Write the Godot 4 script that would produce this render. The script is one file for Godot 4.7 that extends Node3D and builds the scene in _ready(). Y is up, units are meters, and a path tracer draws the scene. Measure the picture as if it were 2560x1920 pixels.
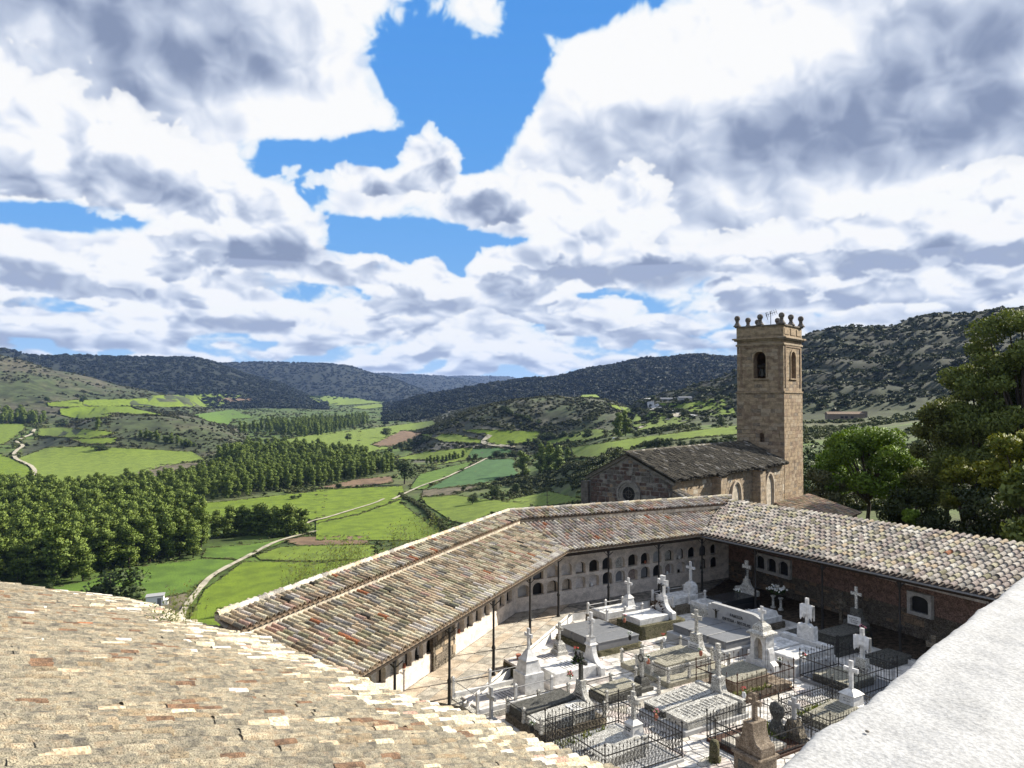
extends Node3D
# A hillside cemetery with tiled galleries, a church with a square belfry behind it and a green valley beyond, seen from a castle wall.
# x to the right, y up, -z away from the viewer; the cemetery ground is y = 0.

const EYE := Vector3(0, 10.6, 0)
const PITCH := 0.02344
const LENS := 1919.0                # focal length in pixels of the 2560 x 1920 photograph, from which the places below were measured
const SUN_TO := Vector3(.785, .492, -.375)

var rng := RandomNumberGenerator.new()
var used := {}
var M := {}

func _ready() -> void:
	rng.seed = 7
	var cam := Camera3D.new(); cam.name = "camera"
	cam.fov = rad_to_deg(2.0 * atan(960.0 / LENS)); cam.near = .1; cam.far = 20000
	cam.position = EYE; cam.rotation.x = PITCH
	add_child(cam)
	var sky := PanoramaSkyMaterial.new(); sky.panorama = make_sky()
	var env := Environment.new()
	env.background_mode = Environment.BG_SKY; env.sky = Sky.new(); env.sky.sky_material = sky
	env.background_energy_multiplier = .405
	env.tonemap_mode = Environment.TONE_MAPPER_LINEAR; env.tonemap_exposure = 2.45
	env.sdfgi_enabled = true; env.ssao_enabled = true; env.ssil_enabled = true
	env.fog_enabled = true; env.fog_density = .00004; env.fog_light_color = Color(.60, .74, 1.0)
	var we := WorldEnvironment.new(); we.name = "surroundings"; we.environment = env; add_child(we)
	var sun := DirectionalLight3D.new(); sun.name = "sun"; sun.light_energy = 1.6; sun.light_color = Color(1, .968, .905)
	sun.light_angular_distance = .5; sun.shadow_enabled = true
	add_child(sun); sun.look_at_from_position(SUN_TO * 50, Vector3.ZERO)
	make_materials()
	make_terrain()
	make_fields()
	make_tracks()
	make_courtyard()
	make_galleries()
	make_church()
	make_front_roof()
	make_parapet()
	make_graves()
	make_far_houses()
	make_trees()
	make_scrub()

# ---------------------------------------------------------------- measuring
func sight(px: float, py: float) -> Vector3:
	var a := (px - 1280) / LENS; var b := (960 - py) / LENS
	return Vector3(a, b * cos(PITCH) + sin(PITCH), -(cos(PITCH) - b * sin(PITCH)))

func spot(px: float, py: float, h := 0.0) -> Vector3:      # where that line of sight meets the height h
	var d := sight(px, py)
	return EYE + d * ((h - EYE.y) / d.y)

func at_depth(px: float, py: float, f: float) -> Vector3:
	var d := sight(px, py)
	return EYE + d * (f / -d.z)

func seen_at(p: Vector3) -> Vector2:
	var q := (p - EYE).rotated(Vector3.RIGHT, -PITCH)
	return Vector2(1280 + q.x / -q.z * LENS, 960 - q.y / -q.z * LENS) if q.z < -.1 else Vector2(-9999, -9999)

func in_frame(p: Vector3, margin := 30.0) -> bool:
	var s := seen_at(p)
	return s.x > -margin and s.x < 2560 + margin and s.y > -margin and s.y < 1920 + margin

func flat(x: float, f: float, y := 0.0) -> Vector3:
	return Vector3(x, y, -f)

# ---------------------------------------------------------------- objects
func numbered(called: String) -> String:
	var n: int = used.get(called, 0)
	used[called] = n + 1
	return called if n == 0 else "%s_%03d" % [called, n]

func tag(o: Node, label: String, category := "", group := "", kind := "") -> Node:
	if label: o.set_meta("label", label)
	if category: o.set_meta("category", category)
	if group: o.set_meta("group", group)
	if kind: o.set_meta("kind", kind)
	return o

func thing(called: String, label: String, category: String, at := Vector3.ZERO, turn := 0.0, group := "") -> Node3D:
	var o := Node3D.new(); o.name = numbered(called); add_child(o)
	o.position = at; o.rotation.y = turn
	tag(o, label, category, group)
	return o

func obj(called: String, st: SurfaceTool, m: Material, parent: Node = self, smooth := true) -> MeshInstance3D:
	st.generate_normals()
	return place(called, st.commit(), m, parent)

func place(called: String, mesh: Mesh, m: Material, parent: Node = self) -> MeshInstance3D:
	var o := MeshInstance3D.new(); o.mesh = mesh
	if m: o.material_override = m
	o.name = numbered(called) if parent == self else called
	parent.add_child(o, true)
	return o

func struct(called: String, st: SurfaceTool, m: Material) -> MeshInstance3D:
	var o := obj(called, st, m)
	o.set_meta("kind", "structure")
	return o

func copies(called: String, mesh: Mesh, m: Material, where: Array[Transform3D], tints: PackedColorArray, parent: Node = self) -> MultiMeshInstance3D:
	var mm := MultiMesh.new(); mm.transform_format = MultiMesh.TRANSFORM_3D; mm.use_colors = tints.size() > 0
	mm.mesh = mesh; mm.instance_count = where.size()
	for i in where.size():
		mm.set_instance_transform(i, where[i])
		if tints.size(): mm.set_instance_color(i, tints[i])
	var o := MultiMeshInstance3D.new(); o.multimesh = mm; o.material_override = m
	o.name = numbered(called) if parent == self else called
	parent.add_child(o, true)
	o.set_meta("kind", "stuff")
	return o

# ---------------------------------------------------------------- shapes
func mb() -> SurfaceTool:
	var st := SurfaceTool.new(); st.begin(Mesh.PRIMITIVE_TRIANGLES); st.set_smooth_group(-1)
	return st

func tri(st: SurfaceTool, a: Vector3, b: Vector3, c: Vector3) -> void:
	st.add_vertex(a); st.add_vertex(b); st.add_vertex(c)

func quad(st: SurfaceTool, a: Vector3, b: Vector3, c: Vector3, d: Vector3) -> void:   # clockwise as seen from its front
	tri(st, a, b, c); tri(st, a, c, d)

func box(st: SurfaceTool, at: Vector3, size: Vector3, turn := Basis(), bevel := 0.0) -> void:
	var h := size / 2
	if bevel <= 0:
		var p: Array[Vector3] = []
		for i in 8:
			p.append(at + turn * Vector3(h.x if i & 1 else -h.x, h.y if i & 2 else -h.y, h.z if i & 4 else -h.z))
		quad(st, p[2], p[6], p[7], p[3]); quad(st, p[0], p[1], p[5], p[4])
		quad(st, p[4], p[5], p[7], p[6]); quad(st, p[0], p[2], p[3], p[1])
		quad(st, p[1], p[3], p[7], p[5]); quad(st, p[0], p[4], p[6], p[2])
		return
	bevel = minf(bevel, minf(h.x, minf(h.y, h.z)) * .6)
	var o := PackedVector2Array([Vector2(-h.x + bevel, -h.z), Vector2(h.x - bevel, -h.z), Vector2(h.x, -h.z + bevel), Vector2(h.x, h.z - bevel), Vector2(h.x - bevel, h.z), Vector2(-h.x + bevel, h.z), Vector2(-h.x, h.z - bevel), Vector2(-h.x, -h.z + bevel)])
	var k := Vector2((h.x - bevel) / h.x, (h.z - bevel) / h.z)
	var rings: Array[PackedVector3Array] = []
	for lv in [[-h.y, 1.0], [h.y - bevel, 1.0], [h.y, 0.0]]:
		var ring := PackedVector3Array()
		for q in o:
			var s: Vector2 = q if lv[1] > 0 else q * k
			ring.append(at + turn * Vector3(s.x, lv[0], s.y))
		rings.append(ring)
	for j in 2:
		for i in 8:
			var n := (i + 1) % 8
			quad(st, rings[j][i], rings[j][n], rings[j + 1][n], rings[j + 1][i])
	for i in range(1, 7):
		tri(st, rings[2][0], rings[2][i], rings[2][i + 1])

# an outline in local x, y given a thickness along local z, centred; the outline runs either way
func cut(st: SurfaceTool, outline: PackedVector2Array, thick: float, xf := Transform3D(), bevel := 0.0) -> void:
	var o := outline.duplicate()
	if not Geometry2D.is_polygon_clockwise(o): o.reverse()
	var idx := Geometry2D.triangulate_polygon(o)
	var n := o.size()
	var z := thick / 2
	var inner := o
	if bevel > 0:
		var got := Geometry2D.offset_polygon(o, -bevel, Geometry2D.JOIN_MITER)
		if got.size() == 1 and got[0].size() == n:
			inner = got[0]
			if not Geometry2D.is_polygon_clockwise(inner): inner.reverse()
			var best := 0
			for i in n:
				if inner[i].distance_to(o[0]) < inner[best].distance_to(o[0]): best = i
			var r := PackedVector2Array()
			for i in n: r.append(inner[(best + i) % n])
			inner = r
		else:
			bevel = 0
	for i in range(0, idx.size(), 3):
		var a := inner[idx[i]]; var b := inner[idx[i + 1]]; var c := inner[idx[i + 2]]
		if (b - a).cross(c - a) > 0:
			var t := b; b = c; c = t
		tri(st, xf * Vector3(a.x, a.y, z), xf * Vector3(b.x, b.y, z), xf * Vector3(c.x, c.y, z))
		tri(st, xf * Vector3(a.x, a.y, -z), xf * Vector3(c.x, c.y, -z), xf * Vector3(b.x, b.y, -z))
	for i in n:
		var p := o[i]; var q := o[(i + 1) % n]
		var zz := z - bevel
		quad(st, xf * Vector3(p.x, p.y, zz), xf * Vector3(p.x, p.y, -zz), xf * Vector3(q.x, q.y, -zz), xf * Vector3(q.x, q.y, zz))
		if bevel > 0:
			var pi_ := inner[i]; var qi := inner[(i + 1) % n]
			quad(st, xf * Vector3(pi_.x, pi_.y, z), xf * Vector3(p.x, p.y, zz), xf * Vector3(q.x, q.y, zz), xf * Vector3(qi.x, qi.y, z))
			quad(st, xf * Vector3(pi_.x, pi_.y, -z), xf * Vector3(qi.x, qi.y, -z), xf * Vector3(q.x, q.y, -zz), xf * Vector3(p.x, p.y, -zz))

func lathe(st: SurfaceTool, profile: Array, n := 12, xf := Transform3D(), square := false) -> void:   # profile: [radius, height] from the bottom up
	st.set_smooth_group(-1 if square else 0)
	for j in profile.size() - 1:
		for i in n:
			var a0 := TAU * (i + (.5 if square else 0.0)) / n; var a1 := TAU * (i + 1 + (.5 if square else 0.0)) / n
			var r0: float = profile[j][0]; var r1: float = profile[j + 1][0]
			var y0: float = profile[j][1]; var y1: float = profile[j + 1][1]
			if square: r0 *= sqrt(2.0); r1 *= sqrt(2.0)
			var p := xf * Vector3(cos(a0) * r0, y0, sin(a0) * r0); var q := xf * Vector3(cos(a1) * r0, y0, sin(a1) * r0)
			var s := xf * Vector3(cos(a1) * r1, y1, sin(a1) * r1); var t := xf * Vector3(cos(a0) * r1, y1, sin(a0) * r1)
			if r0 > 1e-5: tri(st, p, q, s)
			if r1 > 1e-5: tri(st, p, s, t)
	st.set_smooth_group(-1)

func tube(st: SurfaceTool, pts: PackedVector3Array, r: float, n := 5, r_end := -1.0) -> void:
	if r_end < 0: r_end = r
	st.set_smooth_group(0)
	var rings: Array[PackedVector3Array] = []
	for i in pts.size():
		var d := (pts[mini(i + 1, pts.size() - 1)] - pts[maxi(i - 1, 0)]).normalized()
		var u := d.cross(Vector3.UP if absf(d.y) < .9 else Vector3.RIGHT).normalized()
		var v := u.cross(d)
		var ring := PackedVector3Array()
		var rr := lerpf(r, r_end, float(i) / (pts.size() - 1))
		for k in n:
			ring.append(pts[i] + (u * cos(TAU * k / n) + v * sin(TAU * k / n)) * rr)
		rings.append(ring)
	for i in pts.size() - 1:
		for k in n:
			var m := (k + 1) % n
			quad(st, rings[i][k], rings[i + 1][k], rings[i + 1][m], rings[i][m])
	st.set_smooth_group(-1)

func rod(st: SurfaceTool, a: Vector3, b: Vector3, w: float, h := -1.0, bevel := 0.0) -> void:    # a square bar between two points
	if h < 0: h = w
	var d := (b - a); var l := d.length(); d /= l
	var u := d.cross(Vector3.UP if absf(d.y) < .95 else Vector3.RIGHT).normalized()
	box(st, (a + b) / 2, Vector3(w, h, l), Basis(u, d.cross(u).normalized() * (1.0 if absf(d.y) >= .95 else -1.0), d * 1.0).orthonormalized() if false else Basis(u, u.cross(d) * -1.0, d), bevel)

func arch_points(w: float, h: float, rise: float, n := 8, pointed := false) -> PackedVector2Array:   # an opening's outline: foot left, up, over, down; foot on y = 0
	var o := PackedVector2Array([Vector2(-w / 2, 0)])
	for i in n + 1:
		var t := float(i) / n
		if pointed:
			var s := t * 2.0 if t < .5 else (1.0 - t) * 2.0
			var y := (h - rise) + rise * pow(sin(s * PI / 2), .85)
			o.append(Vector2((-1.0 if t < .5 else 1.0) * w / 2 * (1.0 - pow(s, 1.7)), y))
		else:
			var a := PI * (1.0 - t)
			o.append(Vector2(cos(a) * w / 2, h - rise + sin(a) * rise))
	o.append(Vector2(w / 2, 0))
	return o

# a rectangular piece of wall (x from x0 to x1, y from y0 to y1 in the plane z = 0, facing +z) with one opening, and the reveal behind it
func holed(st: SurfaceTool, x0: float, x1: float, y0: float, y1: float, hole: PackedVector2Array, deep: float, xf: Transform3D) -> void:
	var n := hole.size()
	var outer := PackedVector2Array()
	var mid := Vector2.ZERO
	for q in hole: mid += q / n
	for i in n:                                     # each point of the opening is pushed out to the rectangle
		var d := hole[i] - mid
		var k := 1e9
		if d.x > 1e-6: k = minf(k, (x1 - mid.x) / d.x)
		if d.x < -1e-6: k = minf(k, (x0 - mid.x) / d.x)
		if d.y > 1e-6: k = minf(k, (y1 - mid.y) / d.y)
		if d.y < -1e-6: k = minf(k, (y0 - mid.y) / d.y)
		outer.append(mid + d * k)
	for i in n:
		var m := (i + 1) % n
		var a := outer[i]; var b := outer[m]; var c := hole[m]; var d := hole[i]
		quad_facing(st, xf * v3(a), xf * v3(b), xf * v3(c), xf * v3(d), xf.basis.z)
		# the rectangle's corner, where the two pushed points lie on different sides
		for cn in [Vector2(x0, y0), Vector2(x1, y0), Vector2(x1, y1), Vector2(x0, y1)]:
			if absf(a.x - b.x) > 1e-5 and absf(a.y - b.y) > 1e-5:
				if (is_equal_approx(cn.x, a.x) and is_equal_approx(cn.y, b.y)) or (is_equal_approx(cn.x, b.x) and is_equal_approx(cn.y, a.y)):
					tri_facing(st, xf * v3(a), xf * v3(cn), xf * v3(b), xf.basis.z)
		if deep > 0:
			var inward := v3((mid - (c + d) / 2).normalized())
			quad_facing(st, xf * v3(d), xf * v3(c), xf * (v3(c) - Vector3(0, 0, deep)), xf * (v3(d) - Vector3(0, 0, deep)), xf.basis * inward)

func v3(p: Vector2, z := 0.0) -> Vector3:
	return Vector3(p.x, p.y, z)

func tri_facing(st: SurfaceTool, a: Vector3, b: Vector3, c: Vector3, to: Vector3) -> void:
	if (b - a).cross(c - a).dot(to) > 0: tri(st, a, c, b)
	else: tri(st, a, b, c)

func quad_facing(st: SurfaceTool, a: Vector3, b: Vector3, c: Vector3, d: Vector3, to: Vector3) -> void:
	tri_facing(st, a, b, c, to); tri_facing(st, a, c, d, to)

func fill(st: SurfaceTool, outline: PackedVector2Array, z: float, xf: Transform3D) -> void:    # a flat face in the local plane z, facing local +z
	var idx := Geometry2D.triangulate_polygon(outline)
	for i in range(0, idx.size(), 3):
		tri_facing(st, xf * v3(outline[idx[i]], z), xf * v3(outline[idx[i + 1]], z), xf * v3(outline[idx[i + 2]], z), xf.basis.z)

# ---------------------------------------------------------------- materials
func lin(r: float, g: float, b: float) -> Color:
	return Color(r, g, b).linear_to_srgb()

func noise_tex(seed_: int, freq: float, octaves: int, stops: Array, cells := false, size := 512, gain := .5) -> NoiseTexture2D:
	var n := FastNoiseLite.new(); n.seed = seed_; n.frequency = freq; n.fractal_octaves = octaves; n.fractal_gain = gain
	n.noise_type = FastNoiseLite.TYPE_CELLULAR if cells else FastNoiseLite.TYPE_SIMPLEX_SMOOTH
	var t := NoiseTexture2D.new(); t.width = size; t.height = size; t.seamless = true; t.noise = n; t.seamless_blend_skirt = .15
	if stops.size():
		var g := Gradient.new(); g.offsets = PackedFloat32Array(); g.colors = PackedColorArray()
		var off := PackedFloat32Array(); var col := PackedColorArray()
		for s in stops:
			off.append(s[0]); col.append(s[1])
		g.offsets = off; g.colors = col
		t.color_ramp = g
	return t

var shared_tex := {}
# base colour (linear), mottled by a grain over `span` metres and by broad stains over `broad` metres
func stone(called: String, base: Array, grain := .25, span := 1.0, stain := .25, broad := 6.0, rough := .9, bump := 1.0, dark := [0.0, 0.0, 0.0], kind := 0) -> StandardMaterial3D:
	var m := StandardMaterial3D.new(); m.resource_name = called
	m.roughness = rough
	m.metallic_specular = .35
	m.albedo_color = lin(base[0], base[1], base[2])
	m.uv1_triplanar = true; m.uv1_world_triplanar = true; m.uv1_scale = Vector3.ONE / span
	m.uv2_triplanar = true; m.uv2_world_triplanar = true; m.uv2_scale = Vector3.ONE / broad
	var key := "g%d_%.2f" % [kind, grain]
	if not shared_tex.has(key):
		var lo := 1.0 - grain * 1.6
		if kind == 0:
			shared_tex[key] = noise_tex(3, .03, 5, [[.25, Color(lo, lo, lo)], [.5, Color(1 - grain * .4, 1 - grain * .4, 1 - grain * .42)], [.75, Color(1, 1, 1)]], false, 512, .65)
		elif kind == 1:   # lichen: pale crusts and dark crusts with hard edges
			shared_tex[key] = noise_tex(9, .035, 4, [[.20, Color(.20, .20, .19)], [.38, Color(.36, .35, .32)], [.45, Color(.72, .70, .64)], [.55, Color(.96, .95, .91)], [.60, Color(.52, .50, .45)], [.78, Color(1, .98, .92)]], false, 512, .72)
		else:             # weathered marble: dark streaks in the pores
			shared_tex[key] = noise_tex(17, .02, 5, [[.2, Color(.16, .155, .15)], [.36, Color(.42, .41, .39)], [.5, Color(.86, .85, .82)], [.8, Color(1, 1, 1)]], false, 512, .7)
	m.albedo_texture = shared_tex[key]
	if stain > 0:
		var skey := "s%.2f%s" % [stain, str(dark)]
		if not shared_tex.has(skey):
			var d := Color(1 - stain * (1 - dark[0]), 1 - stain * (1 - dark[1]), 1 - stain * (1 - dark[2]))
			shared_tex[skey] = noise_tex(31, .012, 5, [[.22, d], [.48, d.lerp(Color.WHITE, .6)], [.7, Color.WHITE]], false, 512, .6)
		m.detail_enabled = true; m.detail_blend_mode = BaseMaterial3D.BLEND_MODE_MUL; m.detail_uv_layer = BaseMaterial3D.DETAIL_UV_2
		m.detail_albedo = shared_tex[skey]
	if bump > 0:
		if not shared_tex.has("bump"):
			shared_tex["bump"] = noise_tex(41, .03, 5, [], false, 512, .6)
		m.heightmap_enabled = true; m.heightmap_texture = shared_tex["bump"]; m.heightmap_scale = bump
	M[called] = m
	return m

func plain(called: String, c: Array, rough := .8, metal := 0.0) -> StandardMaterial3D:
	var m := StandardMaterial3D.new(); m.resource_name = called; m.albedo_color = lin(c[0], c[1], c[2]); m.roughness = rough; m.metallic = metal
	M[called] = m
	return m

func leafy(called: String, glow: float) -> StandardMaterial3D:
	var m := StandardMaterial3D.new(); m.resource_name = called; m.vertex_color_use_as_albedo = true; m.roughness = .65; m.metallic_specular = .3
	m.backlight_enabled = glow > 0; m.backlight = lin(glow, glow, glow * .4)
	M[called] = m
	return m

func make_materials() -> void:
	var m: StandardMaterial3D
	m = stone("terrain", [1, 1, 1], .22, 9.0, .35, 140.0, 1.0, 0.0); m.vertex_color_use_as_albedo = true
	stone("track", [.52, .47, .36], .2, 3.0, .2, 30.0, 1.0, 0.0)
	stone("road", [.42, .42, .42], .1, 3.0, .1, 30.0, .9, 0.0)
	stone("plaster_white", [.78, .76, .73], .08, 1.2, .16, 3.5, .9, .5)
	stone("plaster_niche", [.80, .71, .62], .1, 1.2, .2, 3.0, .9, .5)
	stone("plaster_shade", [.55, .53, .50], .1, 1.2, .2, 3.0, .9, .5)  # plaster with the gallery's shade put into its colour
	stone("plaster_pink", [.72, .67, .63], .10, 1.2, .2, 3.0, .9, .5)
	stone("plaster_red", [.34, .22, .18], .3, 1.4, .5, 2.2, .95, 1.5, [.5, .55, .5])
	stone("rubble", [.32, .27, .215], .4, 1.0, .3, 2.5, .95, 4.0)
	stone("parapet", [.43, .43, .43], .10, .22, .08, 1.2, .95, .12)
	stone("mortar", [.66, .58, .47], .2, .8, .25, 2.5, .95, 1.5)
	stone("ashlar", [.50, .375, .245], .25, .8, .25, 3.0, .95, 1.5)
	stone("ashlar_red", [.42, .30, .205], .3, .8, .25, 3.0, .95, 1.5)
	stone("ashlar_pale", [.52, .41, .29], .25, .8, .2, 3.0, .95, 1.5)
	stone("church_red", [.23, .155, .13], .35, .7, .3, 2.0, .95, 2.0)
	stone("church_grey", [.28, .24, .205], .35, .7, .3, 2.0, .95, 2.0)
	stone("church_pale", [.40, .35, .30], .25, .7, .25, 2.0, .95, 1.5)
	stone("church_joint", [.42, .37, .32], .25, .7, .25, 2.0, .95, 1.5)
	stone("church_side", [.54, .43, .32], .3, .7, .3, 2.0, .95, 1.5)
	stone("paving", [.62, .55, .46], .14, 1.0, .2, 4.0, .9, .4)
	stone("paving_warm", [.60, .50, .39], .14, 1.0, .2, 4.0, .9, .4)
	stone("paving_grey", [.56, .52, .45], .16, 1.0, .25, 4.0, .9, .4)
	stone("crazy", [.72, .69, .65], .12, .8, .22, 3.0, .9, .5)
	stone("crazy_pink", [.66, .58, .54], .12, .8, .22, 3.0, .9, .5)
	stone("crazy_joint", [.40, .37, .33], .2, .8, .3, 3.0, .95, 1.0)
	stone("marble", [.74, .73, .71], .07, .7, .2, 1.6, .5, .15)
	stone("marble_old", [.80, .79, .76], .3, .55, .3, 1.3, .7, .6, [.3, .3, .3], 2)
	stone("marble_lichen", [.66, .65, .61], .3, .5, .35, 1.0, .9, .8, [.5, .5, .42], 1)
	stone("marble_black", [.17, .17, .16], .3, .45, .4, 1.0, .8, .8, [.3, .3, .3], 2)
	stone("granite", [.20, .205, .215], .12, .25, .06, 2.0, .45, .05)
	stone("granite_pale", [.42, .42, .42], .12, .25, .1, 2.0, .6, .1)
	stone("granite_dark", [.03, .032, .035], .15, .25, .1, 2.0, .25, .02)
	stone("rough_stone", [.34, .29, .23], .4, .8, .5, 1.4, .95, 5.0, [.35, .35, .28])
	stone("rough_mossy", [.26, .235, .15], .4, .8, .5, 1.2, .95, 6.0, [.4, .45, .25])
	stone("brown_stone", [.36, .29, .22], .3, .7, .5, 1.2, .9, 1.5, [.45, .4, .35])
	stone("iron", [.045, .042, .04], .3, .3, 0, 1, .6, .2)
	stone("rust", [.11, .05, .03], .35, .3, .3, 1, .8, .3)
	stone("soil", [.16, .12, .085], .35, .8, .4, 2.0, 1.0, 3.0)
	stone("wood_dark", [.045, .032, .022], .3, .5, 0, 1, .8, .3)
	plain("black", [.012, .011, .01], .9)
	plain("letter", [.03, .03, .032], .6)
	plain("bronze", [.05, .045, .03], .45, .5)
	plain("glass_dark", [.02, .022, .025], .15)
	plain("white_paint", [.78, .78, .77], .6)
	plain("clay_pot", [.34, .12, .07], .8)
	plain("petal_red", [.45, .03, .03], .7)
	plain("petal_white", [.75, .74, .70], .7)
	plain("petal_pink", [.55, .2, .24], .7)
	leafy("leaf", .38); leafy("leaf_far", .20)
	stone("bark", [.13, .10, .075], .4, .6, .2, 2, .95, 2.0)
	# roof tiles: lichen grown ones and clean ones
	for t in [["tile_lichen", [.63, .605, .56], 1], ["tile_lichen_dark", [.49, .475, .455], 1], ["tile_lichen_warm", [.57, .50, .42], 1], ["tile_lichen_red", [.43, .29, .23], 1], ["tile_lichen_pale", [.72, .68, .62], 1], ["tile_cream", [.74, .66, .48], 0], ["tile_white", [.80, .75, .66], 0],
			["tile_sand", [.62, .49, .34], 0], ["tile_grey", [.36, .335, .30], 0], ["tile_brown", [.34, .25, .175], 0], ["tile_orange", [.44, .17, .08], 0], ["tile_pink", [.56, .37, .29], 0], ["tile_olive", [.36, .33, .21], 0], ["tile_black", [.10, .095, .09], 1],
			["tile_church", [.24, .22, .195], 1], ["tile_church_dark", [.13, .12, .11], 1], ["tile_channel", [.16, .13, .115], 0], ["tile_stone", [.61, .545, .48], 0], ["tile_mauve", [.43, .355, .32], 0], ["tile_yellow", [.58, .53, .37], 0]]:  # tile_channel carries the gutters' shade in its colour
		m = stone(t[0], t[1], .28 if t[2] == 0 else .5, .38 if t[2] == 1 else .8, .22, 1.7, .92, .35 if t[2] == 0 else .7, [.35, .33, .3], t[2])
		if t[0].begins_with("tile_lichen"):
			m.detail_albedo = noise_tex(57, .016, 5, [[.25, Color(.60, .60, .62)], [.42, Color(.79, .785, .77)], [.52, Color(.95, .935, .90)], [.62, Color(1, .985, .95)], [.76, Color(.95, .88, .81)]], false, 512, .6) if not shared_tex.has("crust") else shared_tex["crust"]
			shared_tex["crust"] = m.detail_albedo
			m.uv2_scale = Vector3.ONE / 2.3

# ---------------------------------------------------------------- sky
# Soft patches of cloud cover (+) and clear air (-) round the view: x, y in degrees right of and above the view axis, half widths, weight
const COVER := [
	[-30, 25, 17, 9.5, .95], [-17, 24.5, 9, 7, .85], [-13, 20, 4.5, 3.5, .5], [-27, 14, 14, 4, .75], [-21, 17, 9, 4, .55], [-13, 12.2, 4.5, 3, .8], [-22, 10.5, 8, 3.4, .7],
	[-32, 9, 8, 3, .55], [-7.5, 14.8, 6.5, 1.8, .85], [-3.5, 16.6, 2.3, 1.6, .6], [-2, 14, 4, 2, .8], [-11, 15, 3, 1.5, .5], [-2.2, 26.5, 3.2, 2.2, .9], [2.6, 26.6, 1.4, 1.3, .6],
	[10, 23, 9, 4.5, .90], [5, 20, 5, 4, .55], [18, 22, 13, 7, .95], [28, 18, 13, 11, .95], [3.5, 17.5, 4.8, 3, .85], [8, 14, 7.5, 4.2, .9], [17, 14, 10, 4, .8], [30, 11, 12, 3.6, .85],
	[11, 9, 5, 1.5, .5], [-18, 6.2, 18, 1.7, .5], [-5, 6.6, 6, 2.4, .75], [5, 4.8, 14, 1.6, .45], [20, 6.2, 12, 1.5, .5], [30, 5, 9, 2, .5], [-29, 3.4, 9, 1, .3], [-10, 3.2, 14, 1.4, .4], [12, 2.4, 14, 1.2, .4],
	[-5, 23.5, 5.8, 3.4, -.95], [-2.5, 19.5, 3.6, 2.8, -.95], [-7.5, 17.7, 4.4, 1.5, -.8], [-9, 12, 5.4, 2.3, -.85], [-15.5, 15.4, 3.6, 1.5, -.7], [-4.5, 10.6, 5.8, 1.7, -.9], [1.2, 9.4, 3.2, 1.3, -.8], [-7.4, 8.7, 1.5, .8, -.5], [-17.5, 17.0, 4.6, 1.5, -1.3], [-12, 18.2, 5.5, 1.1, -1.0], [-11, 11.2, 3.5, 1.8, -.7], [-30, 11.6, 4.5, .9, -.9], [1.5, 9.6, 3, .9, -.6], [-13.2, 14.2, 2.6, 2.4, -1.0],
	[6.5, 27.2, 6.5, 1.6, -.85], [1.8, 24, 2.4, 3.4, -.8], [-31, 11.9, 5, 1.1, -.7], [-25, 12.6, 3, .7, -.5], [13.4, 11.6, 2.2, 1, -.5], [-31, 2.6, 8, 1, -.4], [31, 14, 5, .8, -.3],
]
# Where the cloud is thick enough to be grey underneath (+) or thin and bright (-)
const GREY := [
	[-28, 24, 11, 4.4, .80], [-18, 22.5, 6, 2.0, .35], [-33, 28, 9, 4, .4], [-14, 11, 5.5, 1.7, .75], [-22, 9.4, 9, 1.5, .5], [-32, 6.6, 6, 1.5, .6], [-20, 13.7, 8, 1, .35], [0.5, 13.4, 3.5, 1.6, .45],
	[15, 18, 11, 3, .62], [7, 19.5, 4, 1.6, .3], [-24, 19, 8, 1.6, .35], [31, 20, 8, 6, .85], [22, 18.5, 8, 3, .28], [8, 9.4, 6, 1.8, .75], [24, 11.4, 9, 2.2, .65], [12, 13.2, 5, 1.6, .3], [33, 8.8, 9, 1.4, .4], [20, 5.6, 12, 1, .4], [-4, 5.6, 5, .9, .3], [28, 13.2, 5, 1, -.4],
	[-15, 19.6, 5, 2.4, -.5], [12, 23.5, 9, 2, -.4], [30, 12.8, 8, 1.6, -.5],
]
# Nearer, whiter heaps in front of that
const HEAPS := [
	[-31, 16.2, 8, 4, .9], [-23.5, 13.6, 6, 3.4, .9], [-17.5, 12.3, 3.6, 2.6, .95], [-10.5, 15.7, 4.6, 1.2, .85], [-6.2, 17.2, 2.2, 1.9, .9], [-2.3, 14.3, 2.7, 2.2, .9],
	[3.2, 13.2, 3.4, 3.2, .95], [8.6, 13.4, 3.6, 3.3, .95], [6, 10.6, 5.6, 1.5, .9], [27, 10.4, 8, 1.6, .85], [20, 11.6, 5, 1.4, .7], [33, 13, 5, 2, .7], [-6.4, 7.1, 3.4, 1.6, .9], [2, 6.8, 3, 1.2, .8],
	[-27, 8.4, 4.2, 1.7, .8], [-32, 4.6, 4, 1, .8], [-20, 6.2, 4, 1, .7], [-13, 4.8, 4, .9, .7], [10, 5.3, 4, .9, .8], [17, 4.2, 5, .8, .7], [-3, 3.6, 5, .8, .7], [22, 7.2, 5, 1, .7], [31, 7, 5, .9, .7],
	[-25, 2.2, 4, .6, .6], [6, 2.6, 5, .6, .6], [-12, 2.2, 5, .6, .6], [27, 4.4, 5, .7, .6], [-34, 13.4, 3, 1.4, .6],
]
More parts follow.
